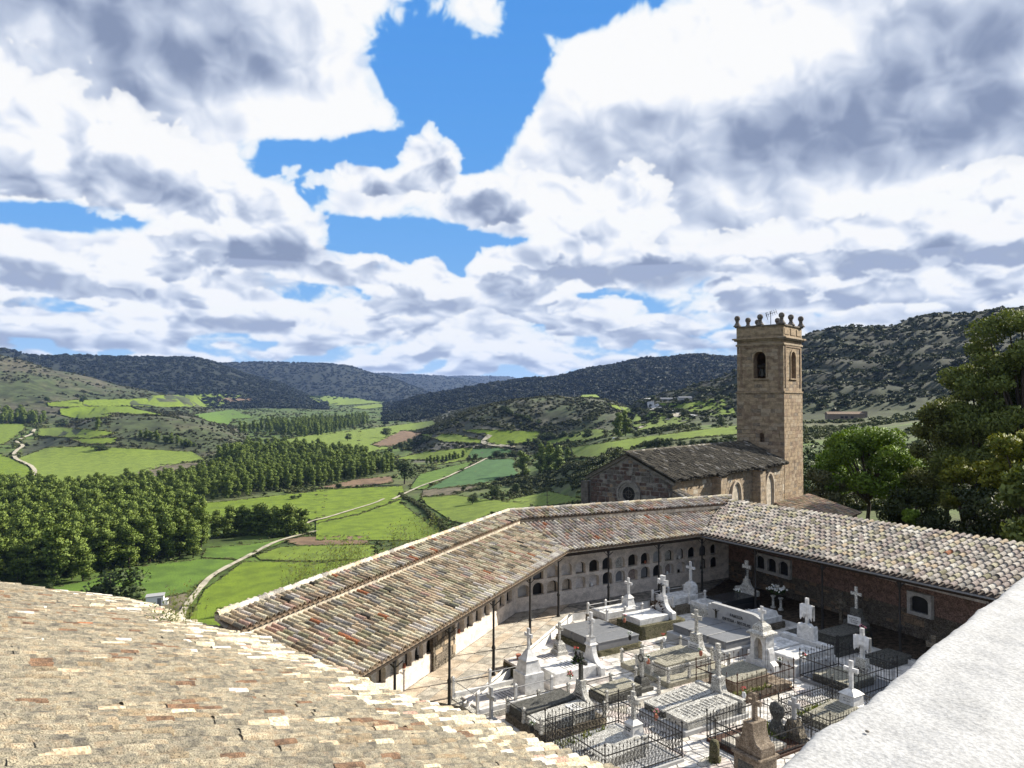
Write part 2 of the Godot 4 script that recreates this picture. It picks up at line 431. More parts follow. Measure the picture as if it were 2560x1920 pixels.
const HEAPS_GREY := [
	[-30, 12.6, 7, 1.2, .5], [-19, 10.6, 6, 1.3, .95], [-10, 14.7, 5, .6, .4], [-1.6, 13.6, 2.4, 1.6, .75], [6, 9.7, 6, 1.2, 1.0], [3.4, 11.8, 2.5, 1.2, .4], [25, 9.6, 9, 1.1, .95], [-6, 5.9, 4, .5, .5],
	[2, 6, 4, .4, .5], [-27, 7.2, 5, .6, .6], [-32, 3.9, 5, .4, .7], [-20, 5.5, 5, .4, .5], [-13, 4.2, 5, .4, .5], [10, 4.7, 5, .4, .6], [17, 3.6, 6, .4, .5], [22, 6.5, 6, .5, .5], [31, 6.3, 6, .5, .6], [-3, 3.1, 6, .4, .5],
]
var cover_grids: Array[PackedFloat32Array]
var cloud_puff: FastNoiseLite
var cloud_bump: FastNoiseLite
var cloud_soft: FastNoiseLite
var cloud_bend: FastNoiseLite
var cloud_fine: FastNoiseLite

func cloud_noise(cells: bool, frequency: float, octaves: int, gain := .5) -> FastNoiseLite:
	var n := FastNoiseLite.new()
	n.seed = 11 + octaves
	n.noise_type = FastNoiseLite.TYPE_CELLULAR if cells else FastNoiseLite.TYPE_SIMPLEX_SMOOTH
	n.cellular_return_type = FastNoiseLite.RETURN_DISTANCE
	n.frequency = frequency
	n.fractal_type = FastNoiseLite.FRACTAL_FBM
	n.fractal_octaves = octaves
	n.fractal_gain = gain
	n.fractal_lacunarity = 2.15
	return n

func cloud_noises() -> void:
	cloud_puff = cloud_noise(true, .30, 5, .5)
	cloud_bump = cloud_noise(true, .30, 3, .45)
	cloud_bump.seed = cloud_puff.seed
	cloud_soft = cloud_noise(false, .10, 5, .5)
	cloud_bend = cloud_noise(false, .16, 2, .4)
	cloud_fine = cloud_noise(false, .5, 4)

func patch_grid(patches: Array, flat_foot := false) -> PackedFloat32Array:   # -60..60 by -4..46 degrees, every quarter degree
	var g := PackedFloat32Array(); g.resize(481 * 201)
	for p in patches:
		for j in range(maxi(0, int((p[1] - p[3] * 1.9 + 4) * 4)), mini(200, int((p[1] + p[3] * 1.9 + 4) * 4) + 1)):
			var v: float = (j * .25 - 4 - p[1]) / p[3]
			if flat_foot and v < 0: v *= 1.9
			for i in range(maxi(0, int((p[0] - p[2] * 1.9 + 60) * 4)), mini(480, int((p[0] + p[2] * 1.9 + 60) * 4) + 1)):
				var u: float = (i * .25 - 60 - p[0]) / p[2]
				var q := u * u + v * v
				if q < 3.6:
					g[j * 481 + i] += p[4] * exp(-q * q * .55 - q * .2)
	return g

func grid_at(g: PackedFloat32Array, x: float, y: float) -> float:
	var u := clampf((x + 60) * 4, 0, 479.99)
	var v := clampf((y + 4) * 4, 0, 199.99)
	var i := int(u); var j := int(v)
	u -= i; v -= j
	var k := j * 481 + i
	return lerpf(lerpf(g[k], g[k + 1], u), lerpf(g[k + 481], g[k + 482], u), v)

# azimuth and elevation in degrees -> sRGB colour
func sky_color(x: float, y: float) -> Color:
	var e := maxf(y, 0.0)
	var low := exp(-e / 5.0)
	var c := Color(.35, .63, .93).lerp(Color(.24, .51, .86), clampf((e - 14) / 50, 0, 1)).lerp(Color(.80, .89, .965), exp(-e / 8.0) * .97)
	c = cloud_layer(c, x, y, e, low, 0)
	return cloud_layer(c, x, y, e, low, 1)

func cloud_layer(under: Color, x: float, y: float, e: float, low: float, layer: int) -> Color:
	# clouds shrink and flatten towards the horizon
	var yy := e * 1.2 + 24.0 * (1.0 - exp(-e / 5.5))
	var inside := (1.0 - smoothstep(37.0, 52.0, absf(x))) * (1.0 - smoothstep(30.0, 44.0, y))
	var cov := 0.0; var thick := 0.0
	var n: Array
	var off := layer * 137.0
	if inside > 0:
		cov = grid_at(cover_grids[layer * 2], x, y); thick = grid_at(cover_grids[layer * 2 + 1], x, y)
		if layer == 1 and cov < .02 and inside == 1.0 and e > 9:
			return under
		n = cloud_look(x * 1.3 + off, yy)
	if inside < 1:    # the same broken cumulus all round and overhead
		var t := deg_to_rad(x); var r := 66.0 * cos(deg_to_rad(y)) / (sin(deg_to_rad(y)) + .45)
		var u := sin(t) * r + 90 + off; var v := cos(t) * r
		cov = lerpf(.50 - layer * .14 + cloud_soft.get_noise_2d(u * .3, v * .3) * 1.5, cov, inside)
		thick = lerpf(clampf(.35 + 1.4 * cloud_soft.get_noise_2d(u * .3 - 70, v * .3 + 9), -.2, .8), thick, inside)
		var m := cloud_look(u * .8, v * .8)
		if inside > 0:
			for i in 5:
				n[i] = lerpf(m[i], n[i], inside)
		else:
			n = m
	var soft: float = n[0]
	var puff: float = n[1]
	var lit: float = n[2]
	var fine: float = n[3]
	var even: float = n[4]
	var veil := exp(-e * e / 62.0)
	var d := 0.0
	var g := 0.0
	if layer == 0:
		d = (cov - .40) * 1.2 * (1.0 - .5 * veil) + soft * (.60 - .1 * veil) - (puff + .40) * (.75 - .3 * veil) + fine * .14 - .16 * veil + .10 * low
		g = thick * (.74 + even * .36 + soft * .25) + smoothstep(.2, 1.2, d) * .12 + veil * .16 - .03 - lit * (.42 + .3 * veil)
	else:
		d = (cov - .44) * 1.3 + soft * .50 - (puff + .42) * (1.15 - .3 * veil) + fine * .14
		var foot := 0.0
		if inside > 0:      # flat grey feet, white tops
			var h := .45 + e * .07
			var wob := (puff + .42) * (1.6 * h) + soft * h
			foot = clampf((grid_at(cover_grids[2], x + wob, y + h + wob) - grid_at(cover_grids[2], x + wob, y - h + wob)) * 1.1, -.22, .62) * inside
		g = thick * (.46 + even * .36 + soft * .2) + foot * (.62 + even * .3) + .12 - lit * (.85 + .1 * veil)
	g = clampf(g, 0, 1)
	var a := smoothstep(-.06 if layer == 0 else 0.0, .20 + .2 * low if layer == 0 else .13 + .08 * low, d) * (.82 + .18 * smoothstep(.1, .5, d))
	var c := Color(1, 1, 1).lerp(Color(.925, .945, .985), smoothstep(.06, .26, g))
	c = c.lerp(Color(.755, .80, .88), smoothstep(.2, .58, g)).lerp(Color(.53, .585, .70), smoothstep(.45, 1.05, g))
	c = c.lerp(Color(.88, .92, .97), low * .5)
	return under.lerp(c, a)

# breadth, billows, how far a spot is turned to the sun (which stands to the right and above), grain
func cloud_look(x: float, y: float) -> Array:
	var soft := cloud_soft.get_noise_2d(x, y)
	var wx := x + 1.5 * cloud_bend.get_noise_2d(x + 31, y * 1.3 + 7)
	var wy := y * 1.12 + 1.5 * cloud_bend.get_noise_2d(x - 53, y * 1.3 + 80)
	var fine := cloud_fine.get_noise_2d(wx * 1.5, wy * 1.5)
	var turned := (cloud_bump.get_noise_2d(wx + .5, wy + .7) - cloud_bump.get_noise_2d(wx, wy)) * .95 + (cloud_bend.get_noise_2d(x, y) - cloud_bend.get_noise_2d(x + 1.0, y + 1.7)) * .55 + fine * .07
	return [soft, cloud_puff.get_noise_2d(wx, wy), clampf(turned, -.6, .8), fine, cloud_bend.get_noise_2d(x * .8 + 11, y * 1.1)]

func make_sky() -> ImageTexture:
	cloud_noises()
	var heaps := HEAPS.duplicate()
	var r := RandomNumberGenerator.new(); r.seed = 21
	for i in 620:      # ranks of small cumulus towards the horizon
		var e := pow(r.randf(), 1.35) * 10.0 + .4
		var w := (.55 + e * .15) * r.randf_range(.5, 1.7)
		heaps.append([r.randf_range(-58, 58), e, w, w * r.randf_range(.3, .5), r.randf_range(.5, .9)])
	cover_grids = [patch_grid(COVER), patch_grid(GREY), patch_grid(heaps, true), patch_grid(HEAPS_GREY)]
	var w := 4096; var h := 2048
	var sw := 640; var sh := 160
	var rough := Image.create(sw, sh, false, Image.FORMAT_RGB8)      # the upper half of the sky, all round
	for j in sh:
		for i in sw:
			var x := (i + .5) / sw * 360.0
			rough.set_pixel(i, j, sky_color(x - 360 if x > 180 else x, 90.0 - (j + .5) / sh * 90.0))
	rough.resize(w, h / 2, Image.INTERPOLATE_CUBIC)
	var im := Image.create(w, h, false, Image.FORMAT_RGB8)
	im.fill(Color(.34, .36, .30))
	im.blit_rect(rough, Rect2i(0, 0, w, h / 2), Vector2i.ZERO)
	for j in range(660, h / 2):                                       # finer where the photograph looks
		var y := 90.0 - (j + .5) / h * 180.0
		for i in range(-450, 450):
			im.set_pixel(posmod(i, w), j, sky_color((i + .5) / w * 360.0, y))
	return ImageTexture.create_from_image(im)

# ---------------------------------------------------------------- land
const NEAR := [0.0, 38.0, 62.0, 110.0, 170.0, 250.0, 370.0, 550.0, 800.0, 1200.0, 1800.0, 2700.0, 4000.0, 6500.0, 10000.0, 16000.0]
# heights of the valley floor and its flanks at those distances, along lines of sight from left to right (pixel column first)
const FLOOR := [
	[-700, -.6, -.6, -12, -30, -34.5, -35, -35, -34, -30, -16, 0, 20, 40, 60, 60, 60],
	[0, -.6, -.6, -12, -30, -34.5, -35, -35, -34, -30, -16, -2, 15, 40, 60, 60, 60],
	[600, -.6, -.6, -13, -29, -34.5, -35, -35, -34, -31, -22, -8, 10, 30, 50, 60, 60],
	[1000, -.6, -.6, -8, -21, -30, -34.5, -35, -34, -32, -26, -14, 5, 20, 40, 50, 50],
	[1300, -.6, -.6, -4, -11, -20, -28, -32, -31, -27, -20, -8, 5, 20, 40, 50, 50],
	[1550, -.6, -.6, -1.5, -5, -8, -12, -12, -9, -4, 0, 5, 10, 20, 40, 50, 50],
	[1750, -.6, -.6, -1, -3, -6, -8, -7, -3, 2, 6, 12, 15, 20, 40, 50, 50],
	[2000, -.6, -.6, -.8, -2.5, -4.5, -5, -3, 0, 4, 10, 20, 25, 30, 40, 50, 50],
	[2560, -.6, -.6, -.5, 0, 2, 4, 6, 8, 12, 20, 30, 40, 40, 40, 50, 50],
	[3300, -.6, -.6, 0, 2, 5, 8, 10, 12, 16, 24, 30, 40, 40, 40, 50, 50],
]
# hills: distance of the crest, distance of the foot, roughness, kind (0 forest, 1 scrub, 2 terraced scrub, 3 brown scrub), skyline in pixels
const HILLS := [
	[8600.0, 7000.0, 10.0, 0, [900, 990, 1060, 950, 1120, 942, 1160, 940, 1270, 942, 1300, 949, 1380, 965, 1500, 990]],
	[6500.0, 5000.0, 12.0, 0, [780, 990, 880, 940, 960, 934, 1000, 936, 1050, 938, 1140, 945, 1200, 960, 1280, 990]],
	[4300.0, 3100.0, 14.0, 0, [300, 930, 480, 915, 540, 909, 600, 908, 700, 909, 830, 912, 880, 918, 930, 935, 980, 947, 1050, 975, 1130, 1004]],
	[3000.0, 1950.0, 10.0, 0, [-900, 868, -200, 868, 0, 877, 20, 879, 60, 889, 120, 891, 250, 893, 330, 894, 420, 897, 480, 898, 520, 905, 570, 922, 640, 945, 700, 962, 760, 985, 820, 1004]],
	[2300.0, 1250.0, 9.0, 0, [960, 1010, 1100, 985, 1200, 966, 1308, 952, 1399, 942, 1471, 925, 1533, 916, 1615, 901, 1686, 897, 1739, 892, 1845, 897, 2000, 900, 2300, 890, 3300, 880]],
	[1750.0, 1120.0, 7.0, 3, [-900, 840, -200, 868, 0, 892, 60, 905, 130, 925, 200, 940, 290, 962, 350, 975, 450, 994, 540, 1010]],
	[880.0, 500.0, 4.0, 2, [1540, 1012, 1600, 1000, 1640, 988, 1710, 972, 1780, 950, 1844, 925, 1930, 875, 2009, 841, 2060, 824, 2115, 815, 2203, 812, 2244, 806, 2317, 784, 2410, 779, 2501, 766, 2700, 757, 3300, 750]],
	[760.0, 570.0, 3.0, 1, [1030, 1083, 1090, 1072, 1130, 1052, 1180, 1030, 1230, 1013, 1290, 1001, 1350, 994, 1400, 992, 1480, 996, 1530, 1006, 1600, 1022]],
	[860.0, 660.0, 2.0, 3, [60, 1110, 170, 1080, 252, 1046, 330, 1040, 420, 1043, 500, 1056, 570, 1080, 660, 1108]],
]
var relief: FastNoiseLite
var mottle: FastNoiseLite
var floor_az := PackedFloat32Array()
var near_log := PackedFloat32Array()
var hill_az: Array[PackedFloat32Array] = []
var hill_h: Array[PackedFloat32Array] = []

func land_prepare() -> void:
	relief = FastNoiseLite.new(); relief.seed = 4; relief.frequency = 1.0; relief.fractal_octaves = 4; relief.noise_type = FastNoiseLite.TYPE_SIMPLEX_SMOOTH
	mottle = FastNoiseLite.new(); mottle.seed = 14; mottle.frequency = 1.0; mottle.fractal_octaves = 4; mottle.fractal_gain = .6; mottle.noise_type = FastNoiseLite.TYPE_SIMPLEX_SMOOTH
	for c in FLOOR: floor_az.append(atan((c[0] - 1280) / LENS))
	for r in NEAR: near_log.append(log(r + 40.0))
	for hl in HILLS:
		var az := PackedFloat32Array(); var hh := PackedFloat32Array()
		var pts: Array = hl[4]
		for i in range(0, pts.size(), 2):
			var t: float = (pts[i] - 1280) / LENS
			var a := atan(t)
			az.append(a)
			hh.append(EYE.y + (1005.0 - pts[i + 1]) / LENS * hl[0] * cos(a))
		hill_az.append(az); hill_h.append(hh)

func piece(xs: PackedFloat32Array, ys: PackedFloat32Array, x: float) -> float:
	var n := xs.size()
	if x <= xs[0]: return ys[0]
	if x >= xs[n - 1]: return ys[n - 1]
	var k := xs.bsearch(x)
	var w := (x - xs[k - 1]) / (xs[k] - xs[k - 1])
	return cubic_interpolate(ys[k - 1], ys[k], ys[maxi(k - 2, 0)], ys[mini(k + 1, n - 1)], w)

var land_kind := 0       # set by land(): which cover grows there, 0 forest .. 3, 4 valley floor
var land_share := 0.0    # how far up that hill

func land(x: float, z: float) -> float:
	var r := sqrt(x * x + z * z)
	var az := atan2(x, -z)
	var lr := log(r + 40.0)
	var k := clampi(near_log.bsearch(lr), 1, NEAR.size() - 1)
	var w := clampf((lr - near_log[k - 1]) / (near_log[k] - near_log[k - 1]), 0, 1)
	var j := clampi(floor_az.bsearch(az), 1, FLOOR.size() - 1)
	var u := clampf((az - floor_az[j - 1]) / (floor_az[j] - floor_az[j - 1]), 0, 1)
	u = u * u * (3 - 2 * u)
	var a: Array = FLOOR[j - 1]; var b: Array = FLOOR[j]
	var k0 := maxi(k - 2, 0) + 1; var k3 := mini(k + 1, NEAR.size() - 1) + 1
	var h := cubic_interpolate(lerpf(a[k], b[k], u), lerpf(a[k + 1], b[k + 1], u), lerpf(a[k0], b[k0], u), lerpf(a[k3], b[k3], u), w)
	if r > 70:
		h += relief.get_noise_2d(x * .004, z * .004) * clampf((r - 70) * .006, 0, 2.2)
	land_kind = 4; land_share = 0
	var base := h
	for i in HILLS.size():
		var hl: Array = HILLS[i]
		if r > hl[1]:
			var azs := hill_az[i]
			var n := azs.size()
			if az > azs[0] and az < azs[n - 1]:
				var s := clampf((r - hl[1]) / (hl[0] - hl[1]), 0, 1)
				var crest := piece(azs, hill_h[i], az)
				var edge := minf(smoothstep(0, .035, az - azs[0]), smoothstep(0, .035, azs[n - 1] - az))
				var q := s * s * (3 - 2 * s)
				if hl[3] == 2:
					q = lerpf(q, s, .5)
				var hh := lerpf(base, crest, q * edge)
				var rough: float = hl[2] * (1.0 - .7 * smoothstep(.85, 1.0, s)) * minf(s * 4, 1) * edge
				hh += rough * (relief.get_noise_2d(x * 2.2 / hl[0] * 6.0, z * 2.2 / hl[0] * 6.0))
				if hl[3] == 2:      # terraces
					var step := 11.0 + 3 * relief.get_noise_2d(x * .003, z * .003)
					var hs := hh + 5 * relief.get_noise_2d(x * .006 + 9, z * .006)
					var f := hs / step - floorf(hs / step)
					hh += (smoothstep(.55, 1.0, f) - f) * step * .55 * minf(s * 3, 1)
				if hh > h:
					h = hh; land_kind = hl[3]; land_share = s
	return h

func ground(x: float, z: float, lift := 0.0) -> Vector3:
	return Vector3(x, land(x, z) + lift, z)

func ground_spot(px: float, py: float, from := 46.0) -> Vector3:      # where that line of sight meets the land
	var d := sight(px, py); d /= -d.z
	var t := from; var last := from
	while t < 15000:
		var p := EYE + d * t
		if p.y < land(p.x, p.z): break
		last = t
		t *= 1.02
	for i in 14:
		var m := (last + t) / 2
		var p := EYE + d * m
		if p.y < land(p.x, p.z): t = m
		else: last = m
	return EYE + d * t

func land_color(x: float, z: float, h: float) -> Color:
	var k := land_kind; var s := land_share
	var r := sqrt(x * x + z * z)
	var n := mottle.get_noise_2d(x * .02, z * .02)
	var n2 := mottle.get_noise_2d(x * .0035 + 50, z * .0035)
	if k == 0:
		return Color(.020, .030, .018).lerp(Color(.040, .046, .028), clampf(n * .9 + n2 * .8, 0, 1))  # wooded ground coloured darker to stand in for cloud shadow
	if k == 1:
		return Color(.115, .115, .08).lerp(Color(.07, .095, .038), clampf(.5 + n * 1.6, 0, 1)).lerp(Color(.24, .225, .19), clampf(n2 * 2, 0, 1))
	if k == 2:
		var c := Color(.038, .050, .026).lerp(Color(.058, .062, .038), clampf(.5 + n * 1.6, 0, 1))
		return c.lerp(Color(.115, .14, .06), clampf(.9 - s * 3.5, 0, .8))
	if k == 3:
		return Color(.125, .115, .075).lerp(Color(.075, .10, .04), clampf(.62 + n * 1.3 + n2 * 1.4, 0, 1))
	# valley floor between the fields: rank grass and bare scrub
	var g := Color(.105, .165, .03).lerp(Color(.13, .14, .062), clampf(.12 + n * 1.2 + n2 * 1.3, 0, 1))
	if r < 150: g = Color(.11, .15, .045).lerp(Color(.15, .14, .08), clampf(.3 + n, 0, 1))
	return g

func make_terrain() -> void:
	land_prepare()
	var azs := PackedFloat32Array()
	for i in range(-180, -45, 5): azs.append(deg_to_rad(i))
	var a := -45.0
	while a < 45.0:
		azs.append(deg_to_rad(a)); a += .14
	for i in range(45, 181, 5): azs.append(deg_to_rad(i))
	var rs := PackedFloat32Array([.5, 12, 24, 34])
	var r := 42.0
	while r < 14000:
		rs.append(r); r *= 1.017
	rs.append(14000)
	var na := azs.size(); var nr := rs.size()
	var v := PackedVector3Array(); var c := PackedColorArray(); var ix := PackedInt32Array()
	v.resize(na * nr); c.resize(na * nr)
	for j in nr:
		for i in na:
			var x := sin(azs[i]) * rs[j]; var z := -cos(azs[i]) * rs[j]
			var h := land(x, z)
			v[j * na + i] = Vector3(x, h, z)
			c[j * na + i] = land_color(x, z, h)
	var nrm := PackedVector3Array(); nrm.resize(na * nr)
	for j in nr - 1:
		for i in na - 1:
			var p := j * na + i
			ix.append_array([p, p + na, p + na + 1, p, p + na + 1, p + 1])
			nrm[p] = (v[p + 1] - v[p]).cross(v[p + na] - v[p]).normalized()
	for i in na: nrm[(nr - 1) * na + i] = Vector3.UP
	for j in nr: nrm[j * na + na - 1] = nrm[j * na + na - 2] if j < nr - 1 else Vector3.UP
	for i in v.size():
		if nrm[i].y < 0: nrm[i] = -nrm[i]
	var arr := []; arr.resize(Mesh.ARRAY_MAX)
	arr[Mesh.ARRAY_VERTEX] = v; arr[Mesh.ARRAY_NORMAL] = nrm; arr[Mesh.ARRAY_COLOR] = c; arr[Mesh.ARRAY_INDEX] = ix
	var m := ArrayMesh.new(); m.add_surface_from_arrays(Mesh.PRIMITIVE_TRIANGLES, arr)
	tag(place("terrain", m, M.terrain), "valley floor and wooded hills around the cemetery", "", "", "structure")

# ---------------------------------------------------------------- fields
# pixel frames in which outlines were read off: x0, y0, scale
const FRAME_L := [0.0, 850.0, 2.458]
const FRAME_M := [800.0, 880.0, 2.087]
const FRAME_N := [0.0, 1150.0, 2.458]

func read_off(frame: Array, pts: Array) -> PackedVector2Array:
	var o := PackedVector2Array()
	for i in range(0, pts.size(), 2): o.append(Vector2(frame[0] + pts[i] / frame[2], frame[1] + pts[i + 1] / frame[2]))
	return o

# a sheet that lies on the land inside an outline seen in the photograph
func drape(outline: PackedVector2Array, lift: float, step: float) -> SurfaceTool:
	var edge := PackedVector2Array()
	var n := outline.size()
	for i in n:
		var a := outline[i]; var b := outline[(i + 1) % n]
		var parts := maxi(1, int(a.distance_to(b) / step))
		for k in parts:
			edge.append(a.lerp(b, float(k) / parts))
	var pts := edge.duplicate()
	var lo := edge[0]; var hi := edge[0]
	for p in edge: lo = lo.min(p); hi = hi.max(p)
	var y := lo.y + step * .3
	var row := 0
	while y < hi.y:
		var x := lo.x + step * (.25 + .5 * (row % 2))
		while x < hi.x:
			if Geometry2D.is_point_in_polygon(Vector2(x, y), outline): pts.append(Vector2(x, y + step * .1 * sin(x)))
			x += step
		y += step * .45
		row += 1
	var idx := Geometry2D.triangulate_delaunay(pts)
	var at := PackedVector3Array()
	for p in pts:
		var g := ground_spot(p.x, p.y)
		var r := g.distance_to(EYE)
		at.append(ground(g.x, g.z, lift + r * .0006))
	var st := mb()
	st.set_smooth_group(0)
	for i in range(0, idx.size(), 3):
		var c := (pts[idx[i]] + pts[idx[i + 1]] + pts[idx[i + 2]]) / 3
		if Geometry2D.is_point_in_polygon(c, outline):
			var p := at[idx[i]]; var q := at[idx[i + 1]]; var s := at[idx[i + 2]]
			if maxf(p.distance_to(q), maxf(q.distance_to(s), s.distance_to(p))) < 900:
				tri_facing(st, p, q, s, Vector3.UP)
	return st

func make_fields() -> void:
	var greens := [[.17, .245, .014], [.18, .25, .025], [.12, .21, .025], [.075, .165, .05], [.195, .265, .034], [.14, .195, .033]]
	for i in greens.size():
		stone("field%d" % i, greens[i], .26, 5.0, .34, 55.0, 1.0, 0.0, [.5, .55, .6])
	stone("field6", [.22, .145, .09], .2, 6.0, .2, 60.0, 1.0, 0.0)       # ploughed
	stone("field7", [.20, .17, .11], .3, 6.0, .3, 50.0, 1.0, 0.0)      # fallow
	var L := FRAME_L; var C := FRAME_M; var N := FRAME_N
	var fields := [
		[L, 1, [290, 388, 440, 372, 560, 370, 900, 362, 930, 345, 1280, 333, 1540, 343, 1500, 362, 1300, 372, 1420, 396, 1400, 415, 960, 415, 800, 409, 420, 414, 300, 410]],
		[L, 0, [370, 425, 520, 409, 800, 412, 900, 440, 1010, 465, 760, 457, 610, 455, 680, 478, 480, 490, 370, 460]],
		[L, 1, [240, 547, 380, 540, 640, 560, 720, 572, 560, 608, 440, 603, 300, 597, 228, 588]],
		[L, 2, [1190, 462, 1430, 430, 1560, 480, 1430, 490, 1400, 525, 1290, 505]],
		[L, 4, [100, 735, 300, 662, 560, 657, 1180, 690, 1260, 740, 960, 790, 800, 850, 500, 880, 240, 880, 215, 820, 165, 765]],
		[L, 1, [-140, 520, 100, 515, 165, 525, 110, 585, 20, 642, -140, 660]],
		[L, 0, [-140, 705, 0, 702, 60, 730, 190, 792, 180, 840, 110, 862, -140, 850]],
		[L, 6, [1310, 370, 1400, 358, 1560, 365, 1510, 385, 1360, 389]],
		[L, 4, [1660, 632, 1820, 600, 2212, 547, 2212, 702, 2080, 702, 1960, 660, 1820, 627, 1760, 652]],
		[L, 1, [1880, 345, 2000, 345, 2212, 361, 2212, 402, 2100, 386, 1990, 401]],
		[L, 7, [830, 822, 980, 772, 1200, 757, 1310, 771, 1100, 812, 900, 852]],
		[L, 1, [430, 612, 640, 604, 720, 600, 700, 640, 520, 640]],
		[C, 1, [0, 232, 180, 241, 320, 265, 200, 275, 0, 285]],
		[C, 4, [160, 291, 300, 271, 370, 285, 230, 301]],
		[C, 1, [500, 285, 560, 284, 575, 300, 520, 303]],
		[C, 4, [0, 437, 300, 397, 590, 360, 610, 380, 500, 411, 425, 415, 268, 488, 380, 502, 230, 531, 100, 536, 0, 502]],
		[C, 6, [272, 488, 422, 412, 530, 425, 430, 490, 310, 497]],
		[C, 1, [522, 432, 700, 430, 880, 470, 868, 481, 640, 470, 600, 452]],
		[C, 0, [740, 411, 850, 405, 1150, 420, 1120, 470, 950, 491, 862, 475, 880, 442]],
		[C, 1, [1170, 471, 1400, 406, 1480, 406, 1480, 441, 1380, 470, 1300, 466, 1200, 486]],
		[C, 0, [1310, 502, 1640, 452, 2180, 386, 2180, 431, 1990, 446, 1850, 462, 1700, 472, 1540, 546, 1420, 551, 1330, 556]],
		[C, 1, [1482, 266, 1600, 291, 1850, 331, 1645, 398, 1622, 381, 1650, 326, 1542, 301]],
		[C, 0, [1760, 272, 1960, 261, 2140, 231, 2170, 331, 2060, 341, 1905, 311, 1822, 291]],
		[C, 4, [1782, 336, 1850, 334, 1950, 351, 1880, 381, 1660, 411, 1655, 403]],
		[C, 1, [1230, 228, 1440, 224, 1460, 238, 1300, 244]],
		[C, 3, [552, 722, 850, 562, 1010, 560, 1032, 640, 832, 692]],
		[C, 2, [470, 715, 520, 640, 840, 561, 538, 722]],
		[C, 1, [385, 562, 562, 521, 800, 500, 760, 566, 520, 606, 508, 600, 700, 568]],
		[C, 3, [760, 512, 930, 500, 1010, 521, 900, 554, 790, 556]],
		[C, 6, [-40, 716, 200, 666, 370, 650, 382, 680, 220, 706, 0, 713]],
		[C, 0, [-20, 722, 220, 712, 430, 702, 440, 745, 425, 768, 200, 848, -20, 896]],
		[C, 0, [-20, 899, 205, 851, 420, 775, 425, 795, 560, 900, 640, 960, 640, 985, -20, 985]],
		[C, 1, [527, 762, 700, 750, 850, 771, 1098, 791, 1105, 811, 900, 842, 775, 900, 690, 885, 560, 802]],
		[C, 4, [950, 782, 1200, 730, 1380, 776, 1280, 792, 1115, 812, 1090, 795]],
		[C, 7, [540, 722, 830, 700, 700, 746, 530, 756]],
		[N, 0, [1100, 285, 1540, 240, 1990, 192, 1990, 352, 1960, 360, 1850, 395, 1560, 440, 1290, 340]],
		[N, 2, [1270, 545, 1560, 520, 1840, 470, 1560, 580, 1480, 612, 1240, 602]],
		[N, 6, [1720, 494, 1880, 476, 2260, 472, 2260, 520, 1850, 530]],
		[N, 1, [1570, 592, 1720, 540, 1850, 531, 2300, 526, 2300, 612, 1900, 626, 1600, 616]],
		[N, 2, [780, 680, 960, 645, 1240, 612, 1475, 622, 1250, 740, 1150, 822, 990, 850, 860, 862, 560, 830, 330, 830, 330, 790, 560, 740]],
		[N, 0, [1500, 627, 1940, 632, 1890, 652, 2300, 600, 2300, 760, 1650, 1000, 1150, 1080, 1165, 985, 1260, 800, 1345, 742]],
		[N, 7, [905, 900, 1005, 850, 1165, 822, 1170, 870, 1100, 990, 1000, 1000]],
	]
	for i in fields.size():
		var f: Array = fields[i]
		var o := read_off(f[0], f[2])
		field_outlines.append(o)
		var step := 26.0 if f[0] != N else 34.0
		var s := struct("wheat_field" if f[1] < 6 else "ploughed_field" if f[1] == 6 else "fallow_ground", drape(o, .08 + .003 * (i % 7), step), M["field%d" % f[1]])
		tag(s, "green crop on the valley floor" if f[1] < 6 else "bare earth on the valley floor")

# ---------------------------------------------------------------- tracks
func ribbon(pts: PackedVector2Array, widths: Array, lift: float) -> SurfaceTool:
	var curve := Curve3D.new()
	for p in pts:
		curve.add_point(ground_spot(p.x, p.y))
	for i in pts.size():
		var a := curve.get_point_position(maxi(i - 1, 0)); var b := curve.get_point_position(mini(i + 1, pts.size() - 1))
		curve.set_point_in(i, (a - b) * .16); curve.set_point_out(i, (b - a) * .16)
	var len_ := curve.get_baked_length()
	var st := mb(); st.set_smooth_group(0)
	var n := clampi(int(len_ / 4.0), 12, 220)
	var last_l: Vector3; var last_r: Vector3
	for i in n + 1:
		var t := len_ * i / n
		var p := curve.sample_baked(t); var q := curve.sample_baked(minf(t + 1, len_)); var o := curve.sample_baked(maxf(t - 1, 0))
		var d := Vector3(q.x - o.x, 0, q.z - o.z).normalized()
		var side := Vector3(-d.z, 0, d.x) * lerpf(widths[0], widths[1], float(i) / n) * .5 * (1 + .12 * sin(t * .37) + .08 * sin(t * .9))
		var up := lift + p.distance_to(EYE) * .0012
		var l := ground(p.x + side.x, p.z + side.z, up); var r := ground(p.x - side.x, p.z - side.z, up)
		if i > 0:
			quad_facing(st, last_l, l, r, last_r, Vector3.UP)
		last_l = l; last_r = r
	return st

